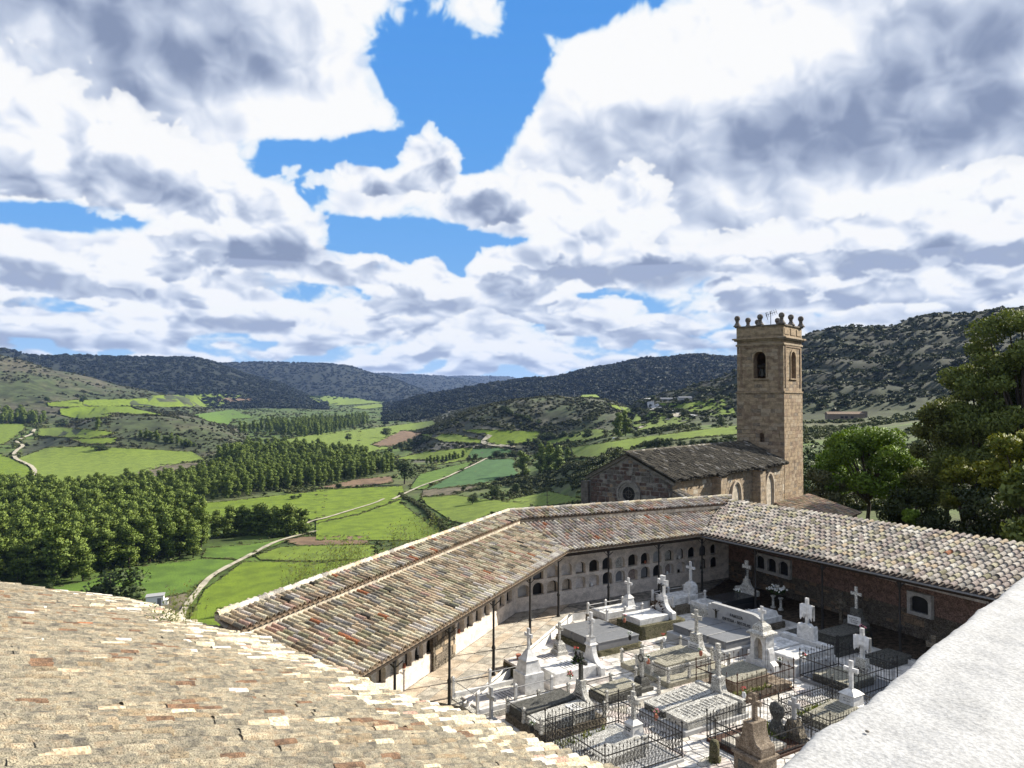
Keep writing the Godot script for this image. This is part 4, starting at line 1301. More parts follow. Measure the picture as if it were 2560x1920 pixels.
func niche_wall(g: Node3D, inv: Transform3D, a: Vector2, b: Vector2, pitch: float, doorway: bool) -> void:
	var d := (b - a).normalized()
	# facing the court: x runs from b to a
	var out := Vector3(d.y, 0, d.x)
	var xf := inv * Transform3D(Basis(Vector3.UP.cross(out), Vector3.UP, out), pl(a if Vector3.UP.cross(out).dot(pl(b, 0) - pl(a, 0)) > 0 else b, 0))
	var len_ := a.distance_to(b)
	var flip := Vector3.UP.cross(out).dot(pl(b, 0) - pl(a, 0)) < 0
	var st := mb()
	var n := int(len_ / pitch)
	var used_len := n * pitch
	var door_lo := -1.0; var door_hi := -1.0
	var top := 3.95 if doorway else 3.6
	var slabs := [["plaster_pink", 3], ["paving_warm", 2], ["granite_pale", 2], ["granite_dark", 2.5], ["granite", 2.0], ["tile_mauve", 1], ["marble_old", 1], ["black", 1.0]]
	var h0 := .88
	var lift := .77
	quad_facing(st, xf * Vector3(0, 0, 0), xf * Vector3(len_, 0, 0), xf * Vector3(len_, h0, 0), xf * Vector3(0, h0, 0), xf.basis.z)
	quad_facing(st, xf * Vector3(0, h0 + lift * 2, 0), xf * Vector3(len_, h0 + lift * 2, 0), xf * Vector3(len_, top, 0), xf * Vector3(0, top, 0), xf.basis.z)
	if used_len < len_:
		quad_facing(st, xf * Vector3(used_len, h0, 0), xf * Vector3(len_, h0, 0), xf * Vector3(len_, h0 + lift * 2, 0), xf * Vector3(used_len, h0 + lift * 2, 0), xf.basis.z)
	for i in n:
		var x0 := i * pitch
		for row in 2:
			var y0 := h0 + row * lift
			var deep := .24
			var w := pitch * rng.randf_range(.70, .76); var hh := lift * rng.randf_range(.78, .84)
			var hole := arch_points(w, hh, w * rng.randf_range(.30, .42), 9)
			var cx := x0 + pitch / 2
			for k in hole.size(): hole[k] += Vector2(cx, y0 + .03)
			holed(st, x0, x0 + pitch, y0, y0 + lift, hole, deep, xf)
			var nicheo := part("niche", g)
			nicheo.transform = xf * Transform3D(Basis(), Vector3(cx, y0 + .03, -deep))
			var ps := mb()
			fill(ps, arch_points(w + .02, hh + .01, w * .36, 9), .002, Transform3D())
			var mat := pick(slabs)
			obj("slab", ps, M[mat], nicheo)
			if rng.randf() < .6:
				ps = mb()
				var o := arch_points(w * .98, hh * .98, w * .34, 9)
				var inner := arch_points(w * .84, hh * .90, w * .30, 9)
				for k in inner.size(): inner[k] += Vector2(0, .05 * hh)
				for k in o.size() - 1:
					quad_facing(ps, v3(o[k], .05), v3(o[k + 1], .05), v3(inner[k + 1], .05), v3(inner[k], .05), Vector3.BACK)
					quad_facing(ps, v3(inner[k], .05), v3(inner[k + 1], .05), v3(inner[k + 1], .0), v3(inner[k], .0), Vector3.DOWN)
				quad_facing(ps, v3(o[0], .05), v3(inner[0], .05), v3(inner[inner.size() - 1], .05), v3(o[o.size() - 1], .05), Vector3.BACK)
				obj("frame", ps, M[pick([["iron", 2], ["plaster_white", 1], ["bronze", 1], ["wood_dark", 1]])], nicheo)
			if rng.randf() < .22:
				ps = mb()
				lathe(ps, [[.05, 0], [.07, .08], [.045, .15], [.055, .17]], 8, Transform3D(Basis(), Vector3(rng.randf_range(-.12, .12), .0, .12)))
				obj("vase", ps, M[pick([["black", 1], ["clay_pot", 1], ["white_paint", 1]])], nicheo)
	obj("wall", st, M.plaster_niche, g)
	if doorway:      # the bare stone pier between two groups of niches
		var px0 := 1078.0; var px1 := 1133.0
		var m := mb()
		var o2 := inv.affine_inverse() * xf
		var s0 := sight(px0, 1600); var s1 := sight(px1, 1600)
		var ex := Vector2(o2.basis.x.x, -o2.basis.x.z)
		var h := Geometry2D.line_intersects_line(Vector2(o2.origin.x, -o2.origin.z), ex, Vector2.ZERO, Vector2(s0.x, -s0.z))
		var k := Geometry2D.line_intersects_line(Vector2(o2.origin.x, -o2.origin.z), ex, Vector2.ZERO, Vector2(s1.x, -s1.z))
		var org := Vector2(o2.origin.x, -o2.origin.z)
		var a0: float = (h - org).dot(ex); var a1: float = (k - org).dot(ex)
		var ol := PackedVector2Array([Vector2(minf(a0, a1), 0), Vector2(maxf(a0, a1), 0), Vector2(maxf(a0, a1), 3.6), Vector2(minf(a0, a1), 3.6)])
		box(m, xf * Vector3((a0 + a1) / 2, 1.8, .02), Vector3(absf(a1 - a0), 3.6, .1), xf.basis)
		var pier := part("stone_pier", g)
		obj("wall", m, M.rubble, pier)
		lay_stones(pier, o2 * Transform3D(Basis(), Vector3(0, 0, .07)), ol, [], .3, .42, [["rubble", 2], ["ashlar_pale", 1], ["rough_stone", 1]], .05, .4, .03)

func right_gallery(_body: Array) -> void:
	var body := [["tile_stone", 5], ["tile_grey", 1.6], ["tile_yellow", 2.0], ["tile_mauve", 2.4], ["tile_white", 1.0], ["tile_sand", 1.2], ["tile_olive", .8], ["tile_lichen_dark", .8], ["tile_orange", .06]]
	var g := thing("cemetery_gallery", "tiled cemetery gallery on the right, its red plastered wall in deep shade", "building", pl(C2, 0))
	var inv := g.global_transform.affine_inverse()
	var roof := part("roof", g)
	var u := (E3 - C2).normalized(); var n := Vector2(-u.y, u.x)
	var r0 := Vector2(13.25, 47.2); var r1 := E3 + n * 4.9
	var a := pl(C2, EAVE); var b := pl(E3, EAVE)
	var fr := roof_frame(a, b, pl(r1, 4.5))
	var o := PackedVector2Array([in_plane(fr, a), in_plane(fr, b), in_plane(fr, pl(r1, 4.5)), in_plane(fr, pl(r0, 4.5))])
	put_tiles(roof, lay_tiles(fr, o, .305, .40, body, [["tile_grey", 2], ["tile_mauve", 2], ["tile_stone", 1]], .3, .02))
	var bed := tile_bed(fr, o, .305, .40); bed.generate_normals()
	var bb := SurfaceTool.new(); bb.begin(Mesh.PRIMITIVE_TRIANGLES); bb.append_from(bed.commit(), 0, inv)
	place("channel_tiles", bb.commit(), M.tile_channel, roof).set_meta("kind", "stuff")  # channels coloured dark, for the shade between the rows
	var st := mb()
	under_roof(st, inv * fr, o)
	# the far slope, seen from nowhere but there
	quad_facing(st, inv * pl(r0, 4.5), inv * pl(r1, 4.5), inv * pl(r1 + n * 1.5, 4.0), inv * pl(r0 + n * 1.5, 4.0), Vector3.UP)
	obj("roof_boards", st, M.tile_brown, roof)
	st = mb()
	for k in 30:
		rod(st, inv * pl(r0.lerp(r1, k / 30.0), 4.55 + rng.randf_range(-.012, .012)), inv * pl(r0.lerp(r1, (k + 1) / 30.0), 4.55 + rng.randf_range(-.012, .012)), .34, .1, .03)
	obj("ridge_bedding", st, M.granite_pale, roof)
	# mortar in the valley where the two roofs meet
	st = mb()
	var v0 := a + Vector3(0, .1, 0); var v1 := pl(Vector2(12.85, 46.5), 4.4) + Vector3(0, .05, 0)
	for k in 14:
		var j := Vector3(rng.randf_range(-.04, .04), 0, rng.randf_range(-.04, .04))
		rod(st, inv * (v0.lerp(v1, k / 14.0)), inv * (v0.lerp(v1, (k + 1) / 14.0) + j), .2, .1, .02)
	obj("valley_mortar", st, M.mortar, roof)
	st = mb()
	rod(st, inv * pl(C2 + n * .22, EAVE - .21), inv * pl(E3 + n * .22, EAVE - .21), .12, .16)
	obj("beam", st, M.wood_dark, g)
	st = mb()
	rod(st, inv * pl(C2 - n * .05, EAVE - .10), inv * pl(E3 - n * .05, EAVE - .10), .09, .08, .02)
	obj("gutter", st, M.granite, g)
	for px in [1888.0, 2055.0, 2248.0, 2480.0]:
		var s := sight(px, 1400)
		var hit: Vector2 = Geometry2D.line_intersects_line(C2 + n * .2, u, Vector2.ZERO, Vector2(s.x, -s.z))
		column(g, inv * pl(hit, .12), EAVE - .28)
	# wall: bare stone below, red plaster, a cream band under the roof
	var w0 := back_corner(); var w1 := E3 + n * 2.0
	u = (w1 - w0).normalized(); n = Vector2(-u.y, u.x)
	var len_ := w0.distance_to(w1)
	var out := Vector3(-n.x, 0, n.y)
	var xf := inv * Transform3D(Basis(Vector3.UP.cross(out), Vector3.UP, out), pl(w0, 0))
	st = mb(); box(st, xf * Vector3(len_ / 2, .55, -.3), Vector3(len_, 1.5, .6), xf.basis)
	var low := part("stone_footing", g)
	obj("wall", st, M.rubble, low)
	lay_stones(low, inv.affine_inverse() * xf, PackedVector2Array([Vector2(0, 0), Vector2(len_, 0), Vector2(len_, 1.25), Vector2(0, 1.28)]), [], .26, .42, [["rubble", 3], ["ashlar_red", 1], ["rough_stone", 1]], .03, .4, .03, 220)
	st = mb(); box(st, xf * Vector3(len_ / 2, 1.80, -.29), Vector3(len_, 1.08, .6), xf.basis)
	obj("red_plaster", st, M.plaster_red, g)
	st = mb(); box(st, xf * Vector3(len_ / 2, 2.97, -.28), Vector3(len_, 1.26, .6), xf.basis)
	obj("cream_band", st, M.plaster_pink, g)
	st = mb(); box(st, xf * Vector3(len_ / 2, 0, -2.9), Vector3(len_, 8.0, .4), xf.basis)
	obj("outer_wall", st, M.rubble, g)
	# white blocks of niches let into it, their plaster darkened for the shade
	for q in [[1893.0, 1981.0, 1402.0, 3], [2274.0, 2335.0, 1489.0, 1]]:
		var s0 := sight(q[0], 1450); var s1 := sight(q[1], 1450)
		var x0: float = (Geometry2D.line_intersects_line(w0, u, Vector2.ZERO, Vector2(s0.x, -s0.z)) - w0).dot(u)
		var x1: float = (Geometry2D.line_intersects_line(w0, u, Vector2.ZERO, Vector2(s1.x, -s1.z)) - w0).dot(u)
		var block := part("niche_block", g)
		st = mb()
		var bw: float = (x1 - x0) / q[3]
		for k in q[3]:
			var hole := arch_points(bw * .74, .72, .2, 9)
			for i in hole.size(): hole[i] += Vector2(x0 + bw * (k + .5), 1.28)
			holed(st, x0 + bw * k, x0 + bw * (k + 1), 1.12, 2.14, hole, .16, xf * Transform3D(Basis(), Vector3(0, 0, .2)))
			var bk := mb()
			fill(bk, hole, .05, xf)
			obj("niche", bk, M.granite_dark, block)
		quad_facing(st, xf * Vector3(x0, 2.14, 0), xf * Vector3(x1, 2.14, 0), xf * Vector3(x1, 2.14, .2), xf * Vector3(x0, 2.14, .2), Vector3.UP)
		quad_facing(st, xf * Vector3(x0, 1.12, 0), xf * Vector3(x1, 1.12, 0), xf * Vector3(x1, 1.12, .2), xf * Vector3(x0, 1.12, .2), Vector3.DOWN)
		for xx in [x0, x1]:
			quad_facing(st, xf * Vector3(xx, 1.12, 0), xf * Vector3(xx, 2.14, 0), xf * Vector3(xx, 2.14, .2), xf * Vector3(xx, 1.12, .2), xf.basis.x * (-1 if xx == x0 else 1))
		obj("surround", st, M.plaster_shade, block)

# ---------------------------------------------------------------- the roof below the viewer
func make_front_roof() -> void:
	var A := spot(1490, 1920, 4.4); var B := spot(500, 1570, 4.4)
	var along := (B - A).normalized()
	var side := Vector3(-along.z, 0, along.x)
	if side.dot(EYE - A) < 0: side = -side
	var fr := roof_frame(A, B, A + side * 5 + Vector3(0, 5 * .35, 0))
	fr.basis.x = along
	fr.basis = Basis(along, fr.basis.y, fr.basis.z)
	var g := thing("tiled_roof_building", "lichen covered tiled roof sloping down below the viewpoint, bottom left", "building", Vector3(A.x, 0, A.z) + side * 4)
	var inv := g.global_transform.affine_inverse()
	var nrm := fr.basis.y
	var o := PackedVector2Array()
	for p in [[1720, 2002], [1490, 1921], [1200, 1818], [890, 1706], [640, 1602], [585, 1592], [500, 1571], [430, 1540], [355, 1516], [300, 1502], [212, 1490], [100, 1477], [0, 1467], [-200, 1452], [-420, 1440], [-420, 2300], [600, 2500], [1900, 2300]]:
		var d := sight(p[0], p[1])
		var t := nrm.dot(fr.origin - EYE) / nrm.dot(d)
		o.append(in_plane(fr, EYE + d * t))
	var body := [["tile_lichen", 7], ["tile_lichen_dark", 5.0], ["tile_lichen_pale", 2.6], ["tile_lichen_warm", 1.8], ["tile_lichen_red", .8], ["tile_cream", .25], ["tile_orange", .04], ["tile_sand", .25], ["tile_white", .08]]
	var rim := [["tile_cream", 5], ["tile_white", 3], ["tile_lichen_pale", 2], ["tile_lichen", 2.0], ["tile_sand", 1], ["tile_lichen_dark", 1.2], ["tile_pink", .6]]
	var tiles := lay_tiles(fr, o, .205, .34, body, rim, 1.7, .25, .5, 4)
	for t in tiles:      # the old roof sags and heaves
		var p: Vector3 = t[0].origin
		t[0].origin.y += .035 * sin(p.x * 1.3 + p.z * .7) + .02 * sin(p.z * 2.1 - p.x)
	var roof := part("roof", g)
	put_tiles(roof, tiles)
	var bed := tile_bed(fr, o, .205, .34); bed.generate_normals()
	var bb := SurfaceTool.new(); bb.begin(Mesh.PRIMITIVE_TRIANGLES); bb.append_from(bed.commit(), 0, inv)
	place("channel_tiles", bb.commit(), M.tile_lichen_dark, roof).set_meta("kind", "stuff")
	var st := mb()
	under_roof(st, inv * fr, o, .1)
	obj("roof_boards", st, M.wood_dark, roof)
	st = mb()
	var w := Geometry2D.offset_polygon(o, -.35, Geometry2D.JOIN_MITER)
	if w.size():
		var q: PackedVector2Array = w[0]
		for i in q.size():
			var p0 := fr * Vector3(q[i].x, -.14, -q[i].y); var p1 := fr * Vector3(q[(i + 1) % q.size()].x, -.14, -q[(i + 1) % q.size()].y)
			var cen := fr * Vector3(0, 0, -3)
			quad_facing(st, inv * p0, inv * p1, inv * Vector3(p1.x, -3, p1.z), inv * Vector3(p0.x, -3, p0.z), Vector3(p0.x - cen.x, 0, p0.z - cen.z))
	obj("wall", st, M.rubble, g)

# ---------------------------------------------------------------- the parapet at the viewer's right
func make_parapet() -> void:
	var edge := PackedVector2Array()
	for p in [[1700, 2200], [1850, 2030], [1945, 1950], [2000, 1898], [2059, 1832], [2125, 1798], [2184, 1756], [2252, 1699], [2272, 1688], [2326, 1631], [2371, 1597], [2425, 1558], [2459, 1524], [2510, 1492], [2547, 1458], [2640, 1395], [2800, 1290]]:
		var q := spot(p[0], p[1], 9.98)
		edge.append(Vector2(q.x, q.z))
	var rough := FastNoiseLite.new(); rough.seed = 8; rough.frequency = 9; rough.fractal_octaves = 4; rough.fractal_gain = .6
	var curve := Curve2D.new()
	for p in edge: curve.add_point(p)
	var len_ := curve.get_baked_length()
	var n := int(len_ / .012)
	var prof := []      # across: out over the edge, then down its far face
	for k in 44: prof.append(Vector2(.46 - k * .0105, .004 * sin(k * .3)))
	for k in 7: prof.append(Vector2(-.0 - .03 * sin(k / 6.0 * PI / 2), -.045 * (1 - cos(k / 6.0 * PI / 2))))
	for k in 26: prof.append(Vector2(-.032 - k * .001, -.06 - k * .05))
	prof.append(Vector2(-.06, -11.5))
	var rows: Array[PackedVector3Array] = []
	for i in n + 1:
		var t := len_ * i / n
		var p := curve.sample_baked(t)
		var q := curve.sample_baked(minf(t + .12, len_)); var q0 := curve.sample_baked(maxf(t - .12, 0))
		var d := (q - q0).normalized()
		var inw := Vector2(-d.y, d.x)
		if inw.dot(Vector2(1, 0.3)) < 0: inw = -inw
		var r := PackedVector3Array()
		for s in prof:
			var x: float = p.x + inw.x * s.x; var z: float = p.y + inw.y * s.x
			var b := rough.get_noise_3d(x, s.y, z) * .0030 + rough.get_noise_3d(x * 5, s.y * 5, z * 5) * .0012
			r.append(Vector3(x - inw.x * b, 9.98 + s.y + b, z - inw.y * b))
		rows.append(r)
	var st := mb(); st.set_smooth_group(0)
	for i in n:
		for k in prof.size() - 1:
			var a := rows[i][k]; var b := rows[i + 1][k]; var c := rows[i + 1][k + 1]; var d := rows[i][k + 1]
			st.add_vertex(a); st.add_vertex(b); st.add_vertex(c); st.add_vertex(a); st.add_vertex(c); st.add_vertex(d)
	var o := obj("parapet_wall", st, M.parapet)
	tag(o, "rough white rendered parapet running close by at the lower right", "wall")
	var pb := mb(); lathe(pb, [[0, -.004], [.006, -.002], [.008, .002], [.004, .006], [0, .007]], 7)
	var peb := obj("pebble", pb, M.rubble); peb.position = spot(2168, 1829, 9.981); peb.scale = Vector3(.55, .4, .6)
	tag(peb, "tiny dark pebble lying on the white parapet", "pebble")

# ---------------------------------------------------------------- church
func wall_at(p: Vector2, out: Vector2) -> Transform3D:       # p in plan (x, distance); out points away from the wall; x of the result runs to the right as seen from outside
	var o := Vector3(out.x, 0, -out.y)
	return Transform3D(Basis(Vector3.UP.cross(o), Vector3.UP, o), pl(p, 0))

func box_outline(x0: float, y0: float, x1: float, y1: float) -> PackedVector2Array:
	return PackedVector2Array([Vector2(x0, y0), Vector2(x1, y0), Vector2(x1, y1), Vector2(x0, y1)])

func disc(c: Vector2, r: float, n := 24) -> PackedVector2Array:
	var o := PackedVector2Array()
	for i in n: o.append(c + Vector2(cos(TAU * i / n), sin(TAU * i / n)) * r)
	return o

func moved(o: PackedVector2Array, by: Vector2) -> PackedVector2Array:
	var q := PackedVector2Array()
	for p in o: q.append(p + by)
	return q

func ring(st: SurfaceTool, inner: PackedVector2Array, outer: PackedVector2Array, z0: float, z1: float, xf: Transform3D, closed := true) -> void:     # a moulding between two like outlines
	var n := inner.size()
	for i in (n if closed else n - 1):
		var m := (i + 1) % n
		quad_facing(st, xf * v3(inner[i], z1), xf * v3(inner[m], z1), xf * v3(outer[m], z1), xf * v3(outer[i], z1), xf.basis.z)
		var c := v3(outer[i] - inner[i]).normalized()
		quad_facing(st, xf * v3(outer[i], z0), xf * v3(outer[m], z0), xf * v3(outer[m], z1), xf * v3(outer[i], z1), xf.basis * c)
		quad_facing(st, xf * v3(inner[i], z0), xf * v3(inner[m], z0), xf * v3(inner[m], z1), xf * v3(inner[i], z1), xf.basis * -c)

func grown(o: PackedVector2Array, c: Vector2, k: float) -> PackedVector2Array:
	var q := PackedVector2Array()
	for p in o: q.append(c + (p - c) + (p - c).normalized() * k)
	return q

func make_church() -> void:
	var u := Vector2(.654, .757); var v := Vector2(.757, -.654)
	var P1 := Vector2(10.58, 51.0)
	var W := 6.6
	var P0 := P1 - v * W
	var EH := 5.4; var RH := 7.08
	var NL := 19.3
	var ch := thing("church", "low stone church with a rose window in its gable and dark tiled roof", "church", pl(P1, -.5))
	var inv := ch.global_transform.affine_inverse()
	# gable
	var gx := wall_at(P0, -u)
	var gable := part("gable_wall", ch)
	var gl := PackedVector2Array([Vector2(0, -.5), Vector2(W, -.5), Vector2(W, EH - .1), Vector2(W / 2, RH - .12), Vector2(0, EH - .1)])
	var rose := Vector2(W * .50, 4.25)
	var st := mb()
	cut(st, gl, .5, inv * gx * Transform3D(Basis(), Vector3(0, 0, -.25)))
	obj("wall", st, M.church_joint, gable)
	lay_stones(gable, gx, PackedVector2Array([Vector2(.1, 2.6), Vector2(W - .1, 2.6), Vector2(W - .1, EH - .3), Vector2(W / 2, RH - .42), Vector2(.1, EH - .3)]), [disc(rose, .98)], .34, .48, [["church_red", 4], ["church_grey", 3], ["church_pale", 1.6], ["ashlar_red", 1]], .035, .35, .06, 160)
	var rw := part("rose_window", ch)
	st = mb()
	for k in [[.50, .64, .02, .06], [.64, .80, .02, .10], [.80, .96, .02, .15]]:
		ring(st, disc(rose, k[0]), disc(rose, k[1]), k[2], k[3], inv * gx)
	obj("surround", st, M.church_pale, rw)
	st = mb(); fill(st, disc(rose, .52), .025, inv * gx); obj("glass", st, M.black, rw)
	st = mb()
	for k in 2:
		var d := Vector3(cos(k * PI / 2), sin(k * PI / 2), 0) * .5
		rod(st, inv * gx * (v3(rose, .05) - d), inv * gx * (v3(rose, .05) + d), .03)
	ring(st, disc(rose, .22), disc(rose, .25), .03, .06, inv * gx)
	obj("tracery", st, M.church_grey, rw)
	# raking cornice
	st = mb()
	for q in [[Vector2(-.25, EH - .16), Vector2(W / 2, RH - .02)], [Vector2(W / 2, RH - .02), Vector2(W + .25, EH - .16)]]:
		for k in [[.0, .12, .20], [.12, .16, .13]]:
			rod(st, inv * gx * v3(q[0] - Vector2(0, k[0]), .05), inv * gx * v3(q[1] - Vector2(0, k[0]), .05), .1 + k[2], .13)
	obj("raking_cornice", st, M.church_pale, ch)
	# corner piers of the front
	st = mb()
	box(st, inv * gx * Vector3(-.32, 2.2, -.5), Vector3(.6, 5.4, 1.4), (inv * gx).basis)
	obj("buttress", st, M.church_grey, ch)
	# the side towards the court
	var sx := wall_at(P1, v)
	var side := part("side_wall", ch)
	st = mb(); box(st, inv * sx * Vector3(NL / 2, 2.4, -.3), Vector3(NL, 5.8, .6), (inv * sx).basis)
	obj("wall", st, M.church_side, side)
	var holes: Array[PackedVector2Array] = [moved(arch_points(1.3, 2.5, 1.0, 12, true), Vector2(9.7, 1.9)), moved(arch_points(1.3, 2.6, 1.1, 12, true), Vector2(16.0, 2.0))]
	lay_stones(side, sx, box_outline(.1, 1.8, NL, EH - .15), holes, .30, .55, [["church_side", 3], ["ashlar_pale", 3], ["ashlar", 1], ["mortar", 1]], .025, .2, .03, 90)
	for h in holes:
		var win := part("blind_window", ch)
		st = mb(); fill(st, h, .012, inv * sx); obj("panel", st, M.mortar, win)
		var mid := Vector2(h[0].x + .65, 3.2)
		st = mb()
		ring(st, h, grown(h, mid, .13), .0, .10, inv * sx, false)
		ring(st, grown(h, mid, .13), grown(h, mid, .28), .0, .16, inv * sx, false)
		obj("arch", st, M.paving_warm, win)
	for t in [6.3, 13.2]:
		var bt := part("buttress", ch)
		st = mb(); box(st, inv * sx * Vector3(t, 2.45, .35), Vector3(1.0, 5.7, .7), (inv * sx).basis); obj("wall", st, M.church_joint, bt)
		for f in [[Transform3D(Basis(), Vector3(t - .5, 0, .70)), 1.0], [Transform3D(Basis(Vector3.FORWARD, Vector3.UP, Vector3.RIGHT), Vector3(t + .5, 0, .7)), .7], [Transform3D(Basis(Vector3.BACK, Vector3.UP, Vector3.LEFT), Vector3(t - .5, 0, 0)), .7]]:
			lay_stones(bt, sx * f[0], box_outline(.0, 1.5, f[1], EH - .15), [], .36, .62, [["ashlar_pale", 2], ["church_side", 2], ["ashlar", 1]], .02, .1, .03, 8)
	# a stub of sloping buttress at the gable's corner, with its own few tiles
	st = mb(); cut(st, PackedVector2Array([Vector2(0, -.5), Vector2(1.6, -.5), Vector2(1.6, 3.9), Vector2(0, 4.6)]), .9, inv * sx * Transform3D(Basis(Vector3.BACK, Vector3.UP, Vector3.LEFT), Vector3(.5, 0, 0)))
	obj("corner_buttress", st, M.church_side, ch)
	var cf := roof_frame(sx * Vector3(.0, 3.95, 1.65), sx * Vector3(1.0, 3.95, 1.65), sx * Vector3(0, 4.68, 0))
	var cap := part("buttress_roof", ch)
	put_tiles(cap, lay_tiles(cf, box_outline(0, 0, 1.0, 1.8), .24, .34, [["tile_grey", 1], ["tile_lichen_dark", 1], ["tile_mauve", 1]], [], 0, .05, 1), "tile", 60)
	# roof
	var roof := part("roof", ch)
	var rf := roof_frame(sx * Vector3(-.35, EH, .42), sx * Vector3(NL, EH, .42), sx * Vector3(0, RH, -W / 2))
	var rl := rf.affine_inverse() * (sx * Vector3(0, RH, -W / 2))
	var depth := -rl.z
	var dark := [["tile_church", 4], ["tile_church_dark", 4], ["tile_black", 1.5], ["tile_grey", .5], ["tile_lichen_dark", .25]]
	var o := PackedVector2Array([Vector2(0, 0), Vector2(6.1, 0), Vector2(6.15, -.35), Vector2(7.3, -.35), Vector2(7.35, 0), Vector2(13.0, 0), Vector2(13.05, -.35), Vector2(14.2, -.35), Vector2(14.25, 0), Vector2(NL + .3, 0), Vector2(NL + .3, depth), Vector2(0, depth)])
	put_tiles(roof, lay_tiles(rf, o, .26, .36, dark, [], 0, .3, .8))
	var bed := tile_bed(rf, o, .26, .36); bed.generate_normals()
	var bb := SurfaceTool.new(); bb.begin(Mesh.PRIMITIVE_TRIANGLES); bb.append_from(bed.commit(), 0, inv)
	place("channel_tiles", bb.commit(), M.tile_church_dark, roof).set_meta("kind", "stuff")
	st = mb()
	under_roof(st, inv * rf, o)
	quad_facing(st, inv * sx * Vector3(-.35, RH, -W / 2), inv * sx * Vector3(NL + 3, RH, -W / 2), inv * sx * Vector3(NL + 3, EH - .2, -W - .4), inv * sx * Vector3(-.35, EH - .2, -W - .4), Vector3.UP)
	obj("roof_boards", st, M.tile_church_dark, roof)
	var caps := []
	for i in int(NL / .4):
		caps.append([Transform3D(Basis(sx.basis.z, Vector3.UP, sx.basis.x) * Basis.from_euler(Vector3(.03, 0, rng.randf_range(-.1, .1))), sx * Vector3(i * .4 - .2, RH + .07, -W / 2)), rng.randi() % 4, pick([["tile_church", 2], ["tile_grey", 1], ["tile_church_dark", 1]])])
	put_tiles(roof, caps, "ridge_tile", 60)
	st = mb(); box(st, inv * sx * Vector3(NL / 2, 2.3, -W + .3), Vector3(NL, 5.6, .6), (inv * sx).basis); obj("far_wall", st, M.church_joint, ch)
	# apse roof by the tower's foot
	var tw := 4.26
	var K := Vector2(23.28, 65.7)
	var ax := part("annex_roof", ch)
	var af := roof_frame(pl(K + v * 4.6 - u * 2.6, .95), pl(K + v * 4.6 + u * 5.4, .95), pl(K - u * 2.6, 2.2))
	var ao := box_outline(0, 0, 8.0, 4.75)
	put_tiles(ax, lay_tiles(af, ao, .25, .36, [["tile_brown", 2], ["tile_lichen_dark", 1], ["tile_pink", 1.5], ["tile_sand", 1], ["tile_olive", 1], ["tile_grey", 1]], [], 0, .05, .5), "tile", 200)
	st = mb(); under_roof(st, inv * af, ao, .03); obj("roof_boards", st, M.tile_brown, ax)
	st = mb(); box(st, inv * pl(K + v * 2.2 + u * 1.4, -.6), Vector3(4.2, 3.0, 7.6), (inv * wall_at(K, u)).basis); obj("annex_wall", st, M.rubble, ch)
	make_belfry(K, u, v, tw)

